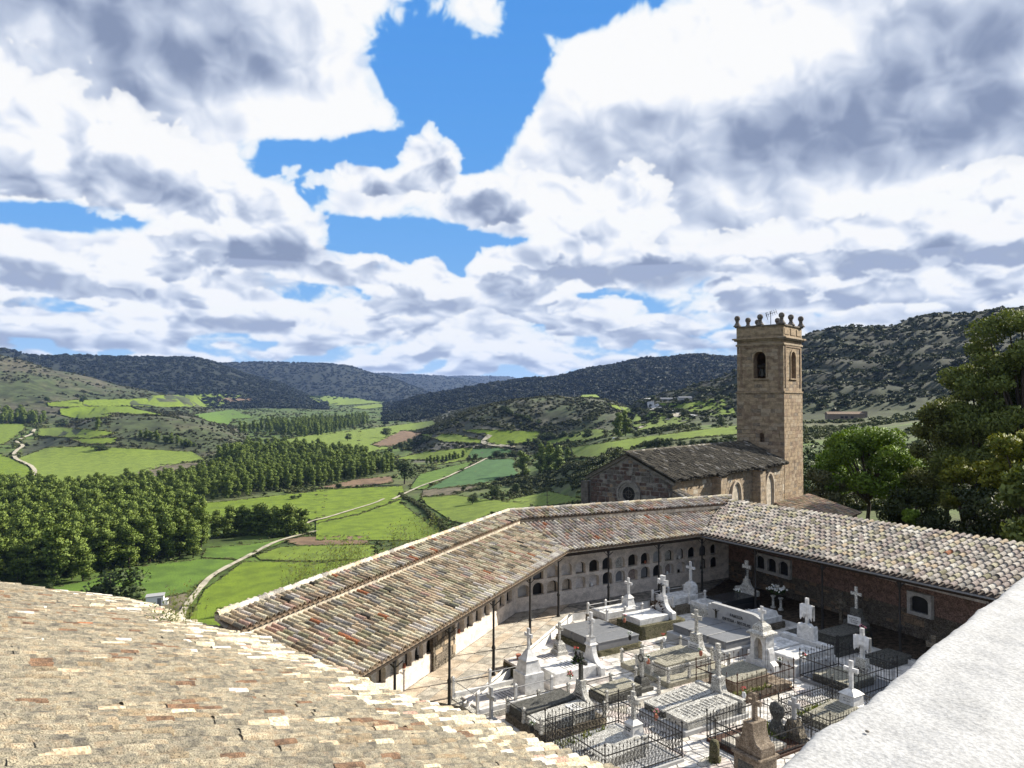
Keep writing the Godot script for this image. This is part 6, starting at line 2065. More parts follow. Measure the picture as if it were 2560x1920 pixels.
	# 13 railed mossy grave
	n = grave("railed_grave", "large railed grave with mossy ledger and carved cross headstone, in the middle", [1671, 1722], 2.75, 3.3)
	block(n, "kerb", "marble_lichen", Vector3.ZERO, Vector3(2.75, .2, 3.3), .03)
	var sl := sloped(n, "ledger", "marble_lichen", Vector3(.0, .2, .1), Vector3(1.5, 0, 2.2), .42, .38)
	block(n, "ledger_side", "marble_old", Vector3(0, .2, .12), Vector3(1.54, .30, 2.24), .02)
	marks(n, page(Vector3(0, .61, .2), sl), 1.1, 1.2, 9)
	stone_head(n, "marble_old", scroll_head(1.35, 1.05, .4), Vector3(0, .2, -1.2), .3)
	block(n, "tablet", "marble", Vector3(0, .52, -1.04), Vector3(.62, .36, .05))
	marks(n, Transform3D(Basis(), Vector3(0, .7, -1.01)), .5, .28, 3)
	cross(n, "marble_old", Vector3(0, 1.24, -1.2), .95, .56, .13, .25)
	railing(n, 2.65, 3.2, .2, .55, "marble_old", 3, 3, false)
	# 14 small railed grave with ringed cross
	n = grave("railed_grave", "small railed grave with dark ledger and ringed cross, left of the lettered twin ledgers", [1515, 1778], 1.3, 2.5)
	block(n, "kerb", "crazy", Vector3.ZERO, Vector3(1.3, .1, 2.5))
	sloped(n, "ledger", "marble_black", Vector3(0, .1, .3), Vector3(.95, 0, 1.7), .34, .26)
	st = mb(); box(st, Vector3(0, .44, .3), Vector3(.9, .03, 1.6), Basis(Vector3.RIGHT, .047)); add(n, "ledger_face", st, "marble_lichen")
	pedestal(n, "marble_black", Vector3(0, .1, -.95), [[.30, 0], [.30, .14], [.22, .18], [.18, .40], [.13, .48]])
	cross(n, "marble_old", Vector3(0, .56, -.95), 1.02, .52, .13)
	st = mb(); ring(st, disc(Vector2(0, 0), .10, 14), disc(Vector2(0, 0), .145, 14), -.07, .07, Transform3D(Basis(), Vector3(0, 1.25, -.95))); add(n, "ring", st, "marble_black")
	railing(n, 1.25, 2.4, .1, .6, "marble_old", 1, 2, true)
	# 15 lettered twin ledgers
	n = grave("twin_tomb", "twin white ledgers covered in dark lettering below a tall stained cross", [1713, 1843], 2.15, 2.9)
	block(n, "plinth", "granite_pale", Vector3.ZERO, Vector3(2.2, .16, 2.95), .02)
	for s in [-1, 1]:
		block(n, "side", "marble_black" if s < 0 else "marble_old", Vector3(s * .54, .16, .15), Vector3(.98, .20, 2.3), .02)
		sl = sloped(n, "ledger", "marble_old", Vector3(s * .54, .36, .15), Vector3(1.0, 0, 2.34), .24, .06)
		marks(n, page(Vector3(s * .54, .525, .12), sl), .8, 1.9, 10 if s < 0 else 12, "letter", .05)
	stone_head(n, "marble_old", scroll_head(1.0, .95, .34), Vector3(0, .16, -1.2), .34)
	block(n, "head_kerb", "marble_old", Vector3(0, .16, -1.25), Vector3(2.15, .46, .22))
	cross(n, "marble_old", Vector3(0, 1.10, -1.2), 1.12, .28, .15, .0)
	# 16 scroll fenced grave at the front
	n = grave("fenced_grave", "front grave inside ornate scrolled iron railings, its ledger lettered R I P", [1604, 1938], 2.9, 2.9)
	n.position = (spot(1539, 1832) + spot(1710, 1886)) / 2 + GZ * 1.45
	block(n, "kerb", "granite_pale", Vector3.ZERO, Vector3(3.0, .12, 3.0), .02)
	sl = sloped(n, "ledger", "marble_old", Vector3(.1, .12, .35), Vector3(1.45, 0, 1.9), .42, .16)
	marks(n, page(Vector3(.1, .43, .15), sl), 1.2, 1.2, 7, "letter", .06)
	lettering(n, Transform3D(Basis(Vector3.RIGHT, sl) * Basis(Vector3.RIGHT, Vector3.FORWARD, Vector3.UP), Vector3(.1, .335, 1.0)), "R.I.P", .17)
	pedestal(n, "marble", Vector3(.1, .5, -.75), [[.24, 0], [.22, .05], [.19, .28], [.21, .32], [.12, .40], [.08, .44]])
	marks(n, Transform3D(Basis(), Vector3(.1, .68, -.53)), .3, .14, 2, "letter", .05)
	block(n, "headblock", "marble_old", Vector3(.1, .12, -.75), Vector3(.7, .38, .6))
	cross(n, "marble_old", Vector3(.1, .92, -.75), .85, .46, .13, .2)
	st = mb(); ring(st, disc(Vector2(0, 0), .12, 14), disc(Vector2(0, 0), .17, 14), -.05, .05, Transform3D(Basis(), Vector3(.1, 1.5, -.75))); add(n, "ring", st, "marble_old")
	iron_fence(n, 2.9, 2.9, .12, .95, "iron", .13, true)
	tufts(n, Vector3(-1.1, .12, .2), Vector3(.25, 0, 1.0), 160, .18)
	# 17 shrine grave
	n = grave("shrine_grave", "grave with a niche shrine topped by a cross inside thin rusty railings", [1845, 1768], 2.0, 3.0)
	rough_block(n, "footing", "brown_stone", Vector3.ZERO, Vector3(1.9, .3, 2.9))
	block(n, "sides", "brown_stone", Vector3(0, .3, .35), Vector3(1.25, .35, 1.8), .03)
	sl = sloped(n, "ledger", "marble_lichen", Vector3(0, .65, .35), Vector3(1.2, 0, 1.75), .16, .04)
	st = mb()
	holed(st, -.36, .36, 0, 1.25, moved(arch_points(.40, .85, .4, 10, true), Vector2(0, .28)), .25, Transform3D(Basis(), Vector3(0, .65, -.72)))
	fill(st, box_outline(-.36, 0, .36, 1.25), 0, Transform3D(Basis(Vector3.UP, PI), Vector3(0, .65, -1.18)))
	for s in [-1, 1]: box(st, Vector3(s * .348, 1.275, -.95), Vector3(.02, 1.25, .46))
	add(n, "shrine_body", st, "marble")
	st = mb(); fill(st, moved(arch_points(.44, .88, .4, 10, true), Vector2(0, .28)), 0, Transform3D(Basis(), Vector3(0, .65, -.96))); add(n, "niche", st, "paving_warm")
	for s in [-1, 1]:
		st = mb(); cut(st, PackedVector2Array([Vector2(0, 0), Vector2(.30, 0), Vector2(.28, .22), Vector2(.12, .34), Vector2(.10, .62), Vector2(.05, .78), Vector2(0, .8)]), .3, Transform3D(Basis(Vector3.RIGHT * s, Vector3.UP, Vector3.BACK * s), Vector3(s * .36, .65, -.95)), .01)
		add(n, "buttress", st, "marble")
	st = mb(); lathe(st, [[.40, 0], [.40, .06], [.36, .10], [.26, .15], [.22, .32], [.10, .42], [.08, .48]], 4, Transform3D(Basis(), Vector3(0, 1.9, -.95)), true); add(n, "shrine_roof", st, "marble_old")
	cross(n, "marble", Vector3(0, 2.34, -.95), .58, .36, .10, .3)
	iron_fence(n, 1.95, 3.0, .02, 1.0, "rust", .24, false, [0, 1, 2, 3], true)
	tufts(n, Vector3(.8, .3, .6), Vector3(.12, 0, .9), 160, .16)
	# 18 white double tomb with draped cross
	n = grave("white_double_tomb", "bright white double tomb with a draped cross between its two slabs", [1988, 1693], 2.35, 2.5)
	block(n, "plinth", "marble", Vector3.ZERO, Vector3(2.35, .42, 2.5), .02)
	for s in [-1, 1]:
		block(n, "slab", "marble", Vector3(s * .58, .42, .25), Vector3(.95, .16, 1.8), .02)
		block(n, "lid", "marble", Vector3(s * .58, .58, .25), Vector3(1.02, .09, 1.86), .03)
		marks(n, page(Vector3(s * .58, .675, -.2)), .6, .5, 4, "granite_pale")
	block(n, "head_wall", "marble", Vector3(0, .42, -1.02), Vector3(2.35, .38, .3), .02)
	stone_head(n, "marble", PackedVector2Array([Vector2(-.42, 0), Vector2(-.42, .52), Vector2(-.36, .58), Vector2(-.24, .52), Vector2(-.12, .62), Vector2(.12, .62), Vector2(.24, .52), Vector2(.36, .58), Vector2(.42, .52), Vector2(.42, 0)]), Vector3(0, .8, -1.05), .28)
	cross(n, "marble", Vector3(0, 1.42, -1.05), 1.05, .50, .13)
	cloth(n, "marble", Vector3(0, 2.18, -1.05), .62, .62)
	# 19 dark tomb, white plaque
	n = grave("dark_tomb", "black weathered box tomb with white plaque and slim white cross, half shaded", [2097, 1645], 1.25, 2.4)
	block(n, "footing", "marble_black", Vector3.ZERO, Vector3(1.25, .2, 2.4), .02)
	block(n, "box", "marble_black", Vector3(0, .2, .15), Vector3(1.05, .62, 2.0), .02)
	stone_head(n, "marble_black", scroll_head(1.1, .85, .4), Vector3(0, .75, -.95), .3)
	block(n, "plaque", "marble", Vector3(0, .92, -.78), Vector3(.62, .36, .05))
	marks(n, Transform3D(Basis(), Vector3(0, 1.1, -.75)), .5, .26, 3)
	cross(n, "marble_old", Vector3(0, 1.58, -.95), .95, .5, .11, .2)
	railing(n, 1.1, 2.3, .2, .7, "iron", 1, 1, true)
	bouquet(n, Vector3(.45, .8, -.75), .22, [["petal_red", 1], ["petal_pink", 1]], 10)
	# 20 black fenced grave
	n = grave("fenced_grave", "grave inside plain black iron railings with draped cross, farthest right", [2160, 1752], 2.5, 2.4)
	n.position = spot(2096, 1672) + GX * 1.25 + GZ * 1.2
	block(n, "kerb", "granite", Vector3.ZERO, Vector3(2.5, .14, 2.4), .02)
	block(n, "slab", "marble_black", Vector3(0, .14, .3), Vector3(1.5, .26, 1.6), .02)
	block(n, "slab_face", "marble_lichen", Vector3(0, .40, .3), Vector3(1.4, .02, 1.5), .005)
	stone_head(n, "marble_old", scroll_head(.95, .75, .4), Vector3(.1, .14, -.75), .28)
	marks(n, Transform3D(Basis(), Vector3(.1, .5, -.60)), .5, .2, 2)
	cross(n, "marble", Vector3(.1, .86, -.75), 1.15, .52, .14)
	cloth(n, "marble", Vector3(.1, 1.70, -.75), .66, .55)
	iron_fence(n, 2.45, 2.35, .14, .95, "iron", .16, false)
	# 21 scroll fenced grave by the parapet
	n = grave("fenced_grave", "weedy grave with white cross inside low scrolled railings beside the parapet", [2066, 1836], 2.0, 2.9)
	n.position = spot(1944, 1800) - GZ * 1.45 + GX * 1.0
	block(n, "kerb", "crazy", Vector3.ZERO, Vector3(2.0, .08, 2.9))
	sl = sloped(n, "ledger", "marble_lichen", Vector3(.2, .08, .25), Vector3(1.05, 0, 1.7), .44, .26)
	marks(n, page(Vector3(.2, .45, .2), sl), .8, .9, 6)
	pedestal(n, "marble", Vector3(.2, .08, -.8), [[.36, 0], [.34, .36], [.28, .40], [.26, .70], [.30, .74], [.16, .86], [.08, .90]])
	marks(n, Transform3D(Basis(), Vector3(.2, .66, -.53)), .34, .16, 2)
	cross(n, "marble", Vector3(.2, .96, -.8), .95, .52, .13, .12)
	iron_fence(n, 1.95, 2.85, .08, .72, "iron", .13, true, [0, 1, 2, 3], false)
	tufts(n, Vector3(-.62, .08, -.2), Vector3(.25, 0, .9), 260, .22)
	# 22, 23 flat dark slabs
	n = grave("flat_slab", "flat dark lichened slab lying alone on the shaded concrete at right", [2220, 1675], 1.1, 1.7)
	block(n, "slab", "marble_black", Vector3.ZERO, Vector3(1.1, .30, 1.7), .04)
	n = grave("flat_slab", "small dark slab just behind the white double tomb", [1998, 1600], .8, 1.1)
	block(n, "slab", "marble_black", Vector3.ZERO, Vector3(.8, .22, 1.1), .03)
	# 24 weedy plot with dark stump
	n = grave("fenced_grave", "overgrown plot in thin spiked railings with a dark weathered stone stump", [1872, 1893], 2.0, 2.5)
	n.position = spot(1765, 1854) - GZ * 1.25 + GX * 1.0
	block(n, "kerb", "rust", Vector3.ZERO, Vector3(2.0, .1, 2.5))
	block(n, "slab", "paving_grey", Vector3(.1, .1, .35), Vector3(1.3, .12, 1.5), .03)
	st = mb(); lathe(st, [[.34, 0], [.32, .2], [.18, .42], [.15, .5], [.24, .62], [.28, .78], [.22, .94], [.1, 1.02], [0, 1.03]], 9, Transform3D(Basis.from_scale(Vector3(1, 1, .6)), Vector3(0, .1, -.85)))
	add(n, "stump", st, "marble_black")
	iron_fence(n, 1.95, 2.45, .1, .8, "iron", .14, false)
	tufts(n, Vector3(-.3, .1, -.6), Vector3(.6, 0, .4), 260, .26); tufts(n, Vector3(.7, .1, .9), Vector3(.25, 0, .3), 140, .22)
	# 25 tall brown monument at the bottom edge
	n = thing("tall_monument", "tall brown stone monument with a cross, at the bottom right by the parapet", "monument", spot(1888, 1935, .3) * Vector3(1, 0, 1))
	n.basis = Basis(GX, Vector3.UP, GZ).orthonormalized()
	block(n, "base", "brown_stone", Vector3.ZERO, Vector3(.9, .85, .75), .03)
	block(n, "relief_panel", "marble_black", Vector3(0, .12, .36), Vector3(.56, .6, .05))
	block(n, "cap", "brown_stone", Vector3(0, .85, 0), Vector3(1.0, .08, .85), .02)
	stone_head(n, "brown_stone", scroll_head(.9, .85, .34), Vector3(0, .93, 0), .6)
	cross(n, "brown_stone", Vector3(0, 1.74, 0), .78, .42, .12)
	# 26 cross on flared foot
	n = grave("standing_cross", "small weathered cross on a flared triangular foot, close beside the parapet", [1990, 1864], .5, .5)
	st = mb(); cut(st, PackedVector2Array([Vector2(-.48, 0), Vector2(.48, 0), Vector2(.40, .12), Vector2(.16, .62), Vector2(.10, .68), Vector2(-.10, .68), Vector2(-.16, .62), Vector2(-.40, .12)]), .36, Transform3D(), .03); add(n, "foot", st, "rough_stone")
	cross(n, "granite_pale", Vector3(0, .66, 0), .68, .42, .12, .3)
	st = mb(); ring(st, disc(Vector2(0, 0), .05, 12), disc(Vector2(0, 0), .09, 12), .16, .20, Transform3D(Basis(), Vector3(0, .38, 0))); add(n, "medallion", st, "brown_stone")
	# 27 mossy stump post and thin iron spikes in front
	n = thing("stump_post", "short mossy stone post standing at the bottom edge by thin iron spikes", "post", spot(1786, 1905))
	st = mb(); lathe(st, [[.16, 0], [.15, .5], [.12, .62], [0, .66]], 8, Transform3D()); add(n, "shaft", st, "rough_mossy")
	tufts(n, Vector3.ZERO, Vector3(.2, 0, .2), 50, .16)
	n = thing("iron_railing", "last stretch of spiked iron railing at the bottom edge", "railing", spot(1790, 1925))
	n.basis = Basis(GX, Vector3.UP, GZ).orthonormalized()
	iron_fence(n, 1.9, 2.0, .0, .8, "iron", .42, false, [0])
	# in the shade of the right gallery
	n = thing("ringed_cross", "stone cross with a ring standing in the gallery's shade against the red wall", "cross", spot(2103, 1560, .1))
	n.basis = Basis(GX, Vector3.UP, GZ).orthonormalized()
	cross(n, "rough_stone", Vector3.ZERO, 1.5, .7, .16, .3)
	st = mb(); ring(st, disc(Vector2(0, 0), .22, 16), disc(Vector2(0, 0), .29, 16), -.05, .05, Transform3D(Basis(), Vector3(0, 1.02, 0))); add(n, "ring", st, "rough_stone")
	for q in [[2336, 1668, "pale stone cross rising beside the parapet's edge, the nearer one", 1.25, "rough_stone"], [2412, 1632, "small pale cross by the red wall, partly behind the parapet", 1.0, "granite_pale"]]:
		n = thing("standing_cross", q[2], "cross", spot(q[0], q[1], .1))
		n.basis = Basis(GX, Vector3.UP, GZ).orthonormalized()
		cross(n, q[4], Vector3.ZERO, q[3], .62, .16, .5)
	for q in [[1933, 1519, "left of two flower pedestals by the shaded wall, green and white bunch"], [1952, 1525, "right of two flower pedestals by the shaded wall, taller white bunch"]]:
		n = thing("flower_pedestal", q[2], "flower stand", spot(q[0], q[1], .12))
		st = mb(); lathe(st, [[.14, 0], [.14, .05], [.07, .1], [.06, .5], [.13, .58], [.13, .62]], 10); add(n, "pedestal", st, "marble_old")
		bouquet(n, Vector3(0, .85, 0), .34, [["petal_white", 1]], 26)
	var k := 0
	for q in [[2022, 1500, "dark potted plant left of the gallery's middle column", "black"], [2150, 1535, "white flower bunch in a low bowl against the wall foot", "petal_white"], [2205, 1530, "small white bowl by the dark opening in the wall", "petal_white"], [1612, 1476, "small wreath leaning on the white niche wall in its shade", "petal_white"], [2340, 1560, "dark planted pot below the single niche window", "petal_pink"]]:
		n = thing("flower_pot", q[2], "flower pot", spot(q[0], q[1], .15))
		st = mb(); lathe(st, [[.10, 0], [.14, .2], [.15, .22], [.11, .22], [0, .18]], 10); add(n, "pot", st, "clay_pot" if k % 2 else "black")
		bouquet(n, Vector3(0, .34, 0), .22, [[q[3], 1]], 16)
		k += 1
	n = thing("dark_hatch", "dark square opening with flowers at the foot of the red wall", "opening", spot(2215, 1552, .12))
	n.basis = Basis(GX, Vector3.UP, GZ).orthonormalized()
	block(n, "frame", "granite_dark", Vector3.ZERO, Vector3(.9, .8, .2)); bouquet(n, Vector3(.1, .5, .2), .16, [["petal_white", 1]], 10)
	# small offerings standing on the tombs: each is a thing of its own
	var spots_ := [[1561, 1556, .74, "clay pot of pink flowers on the farthest left white tomb", "petal_pink"], [1575, 1600, .86, "black vase of white flowers on the mossy based white tomb", "petal_white"], [1660, 1604, .69, "red flowers in a black vase on the grey triple tomb's left slab", "petal_red"],
		[1752, 1640, .69, "white flowers in a clay pot on the grey triple tomb's right slab", "petal_white"], [1440, 1640, .60, "red flowers in a pot on the plain grey tomb without cross", "petal_red"], [1425, 1700, .61, "pink flowers on the slab below the carved figure cross", "petal_pink"],
		[1620, 1660, .62, "dry bunch on the mossy railed ledger", "petal_white"], [1950, 1668, .68, "white flowers on the bright double tomb's left slab", "petal_white"], [2010, 1655, .68, "red flowers on the bright double tomb's right slab", "petal_red"], [1640, 1800, .45, "pink flowers at the head of the lettered twin ledgers", "petal_pink"],
		[1330, 1830, .52, "white flowers on the twin tomb's plaque side", "petal_white"], [1860, 1745, .78, "small pot on the shrine grave's ledger", "petal_red"]]
	var j := 0
	for q in spots_:
		n = thing("flower_vase", q[3], "flower vase", spot(q[0], q[1], q[2]))
		var v := mb(); lathe(v, [[.045, 0], [.075, .10], [.05, .17], [.065, .19], [.04, .19], [0, .15]], 9); add(n, "vase", v, ["clay_pot", "black", "white_paint"][j % 3])
		bouquet(n, Vector3(0, .24, 0), .13, [[q[4], 1]], 12)
		j += 1

# ---------------------------------------------------------------- plants
# Leaf sprays spread through rounded masses. masses: [centre, radii]; every spray is a bent pair of triangles
func leaf_cloud(masses: Array, count: int, size: float, dark: Color, light: Color, r: RandomNumberGenerator, shell := .45, long := 1.5, up := .25) -> ArrayMesh:
	var v := PackedVector3Array(); var n := PackedVector3Array(); var c := PackedColorArray()
	v.resize(count * 6); n.resize(count * 6); c.resize(count * 6)
	var weight := PackedFloat32Array(); var sum := 0.0
	for m in masses:
		var q: Vector3 = m[1]
		sum += pow(q.x * q.y * q.z, .667); weight.append(sum)
	var k := 0
	for i in count:
		var j := weight.bsearch(r.randf() * sum)
		var m: Array = masses[mini(j, masses.size() - 1)]
		var d := Vector3(r.randfn(), r.randfn(), r.randfn()).normalized()
		var q: Vector3 = m[1]
		var p: Vector3 = m[0] + d * q * pow(r.randf(), shell)
		var out := (d / q).normalized()
		var a := Vector3(r.randfn(), r.randfn() + up, r.randfn()).normalized()
		a = (a + out * .5).normalized()
		var b := a.cross(Vector3(r.randfn(), r.randfn(), r.randfn())).normalized()
		var s := size * r.randf_range(.6, 1.35)
		var f := a.cross(b)
		if f.dot(out) < 0: f = -f
		var nn := (f * .55 + out * .7 + Vector3(0, .15, 0)).normalized()
		var tint := dark.lerp(light, clampf(r.randf() * .75 + .25 * fposmod(j * .37, 1.0), 0, 1))
		var p0 := p - a * s * long * .5; var p1 := p + b * s * .5 + f * s * .15; var p2 := p + a * s * long * .5; var p3 := p - b * s * .5 + f * s * .1
		if f.dot((p1 - p0).cross(p2 - p0)) > 0:
			var t := p1; p1 = p3; p3 = t
		v[k] = p0; v[k + 1] = p1; v[k + 2] = p2; v[k + 3] = p0; v[k + 4] = p2; v[k + 5] = p3
		for e in 6:
			n[k + e] = nn; c[k + e] = tint
		k += 6
	var arr := []; arr.resize(Mesh.ARRAY_MAX)
	arr[Mesh.ARRAY_VERTEX] = v; arr[Mesh.ARRAY_NORMAL] = n; arr[Mesh.ARRAY_COLOR] = c
	var mesh := ArrayMesh.new(); mesh.add_surface_from_arrays(Mesh.PRIMITIVE_TRIANGLES, arr)
	return mesh

func limbs(height: float, r0: float, ends: Array, fork: float) -> ArrayMesh:      # a tapered trunk that sends a limb to each of those points
	var st := mb()
	var top := Vector3(0, height * fork, 0)
	var bend := Vector3(rng.randf_range(-.03, .03), 0, rng.randf_range(-.03, .03)) * height
	tube(st, PackedVector3Array([Vector3(0, -.03 * height, 0), top * .5 + bend, top, top + Vector3(bend.x, height * (1 - fork) * .6, bend.z)]), r0, 7, r0 * .3)
	for e in ends:
		var from := top * rng.randf_range(.55, 1.0)
		var mid: Vector3 = from.lerp(e, .5) + Vector3(0, height * .03, 0)
		tube(st, PackedVector3Array([from, mid, e]), r0 * .5, 5, r0 * .1)
	st.generate_normals()
	return st.commit()

const NTH := ["first", "second", "third", "fourth", "fifth", "sixth", "seventh", "eighth", "ninth", "tenth", "eleventh", "twelfth", "thirteenth", "fourteenth", "fifteenth"]
var poplar_crowns: Array[ArrayMesh] = []
var poplar_trunks: Array[ArrayMesh] = []
var round_crowns: Array[ArrayMesh] = []
var round_trunks: Array[ArrayMesh] = []
var field_outlines: Array[PackedVector2Array] = []

func make_tree_shapes() -> void:      # all one metre tall
	for i in 6:
		var ms := []
		var ends := []
		for j in 11:
			var y := .14 + .80 * j / 10.0
			var w := .165 * sqrt(maxf(0.06, 1.0 - pow(absf(y - .52) / .5, 2.6))) * rng.randf_range(.85, 1.12)
			ms.append([Vector3(rng.randf_range(-.07, .07), y + rng.randf_range(-.03, .03), rng.randf_range(-.07, .07)), Vector3(w * rng.randf_range(.75, 1.1), .085, w * rng.randf_range(.75, 1.1))])
		for j in 4: ends.append(Vector3(rng.randf_range(-.1, .1), rng.randf_range(.4, .7), rng.randf_range(-.1, .1)))
		poplar_crowns.append(leaf_cloud(ms, 3200, .027, Color(.055, .092, .019), Color(.175, .225, .044), rng, .5, 1.5, .9))
		poplar_trunks.append(limbs(1.0, .014, ends, .55))
	for i in 5:
		var ms := []
		var ends := []
		for j in 12:
			var a := rng.randf() * TAU; var rr := rng.randf_range(.05, .30)
			var c := Vector3(cos(a) * rr, rng.randf_range(.34, .80), sin(a) * rr)
			ms.append([c, Vector3.ONE * rng.randf_range(.13, .22)])
			ends.append(c)
		round_crowns.append(leaf_cloud(ms, 1500, .042, Color(.028, .045, .016), Color(.075, .105, .032), rng, .5))
		round_trunks.append(limbs(1.0, .03, ends.slice(0, 6), .32))

func plant(called: String, label: String, at: Vector3, h: float, w: float, tall: bool, group := "", crown_m: Material = null) -> Node3D:
	var t := thing(called, label, "tree", at, rng.randf() * TAU, group)
	var i := rng.randi()
	if "bush" in label:
		t.position.y -= h * .34; h *= 1.3
	place("trunk", (poplar_trunks if tall else round_trunks)[i % 5], M.bark, t)
	place("crown", (poplar_crowns if tall else round_crowns)[i % 5], crown_m if crown_m else M.leaf_far, t)
	t.scale = Vector3(w, h, w)
	return t

func in_outline(outline: PackedVector2Array, spacing: float) -> PackedVector3Array:      # spots on the land inside an outline seen in the photograph, evenly spread
	var g := PackedVector2Array()
	for p in outline:
		var q := ground_spot(p.x, p.y); g.append(Vector2(q.x, q.z))
	var lo := g[0]; var hi := g[0]
	for p in g: lo = lo.min(p); hi = hi.max(p)
	var out := PackedVector3Array()
	var z := lo.y
	while z < hi.y:
		var x := lo.x
		while x < hi.x:
			var q := Vector2(x, z) + Vector2(rng.randf_range(-.45, .45), rng.randf_range(-.45, .45)) * spacing
			if Geometry2D.is_point_in_polygon(q, g): out.append(ground(q.x, q.y))
			x += spacing
		z += spacing
	return out

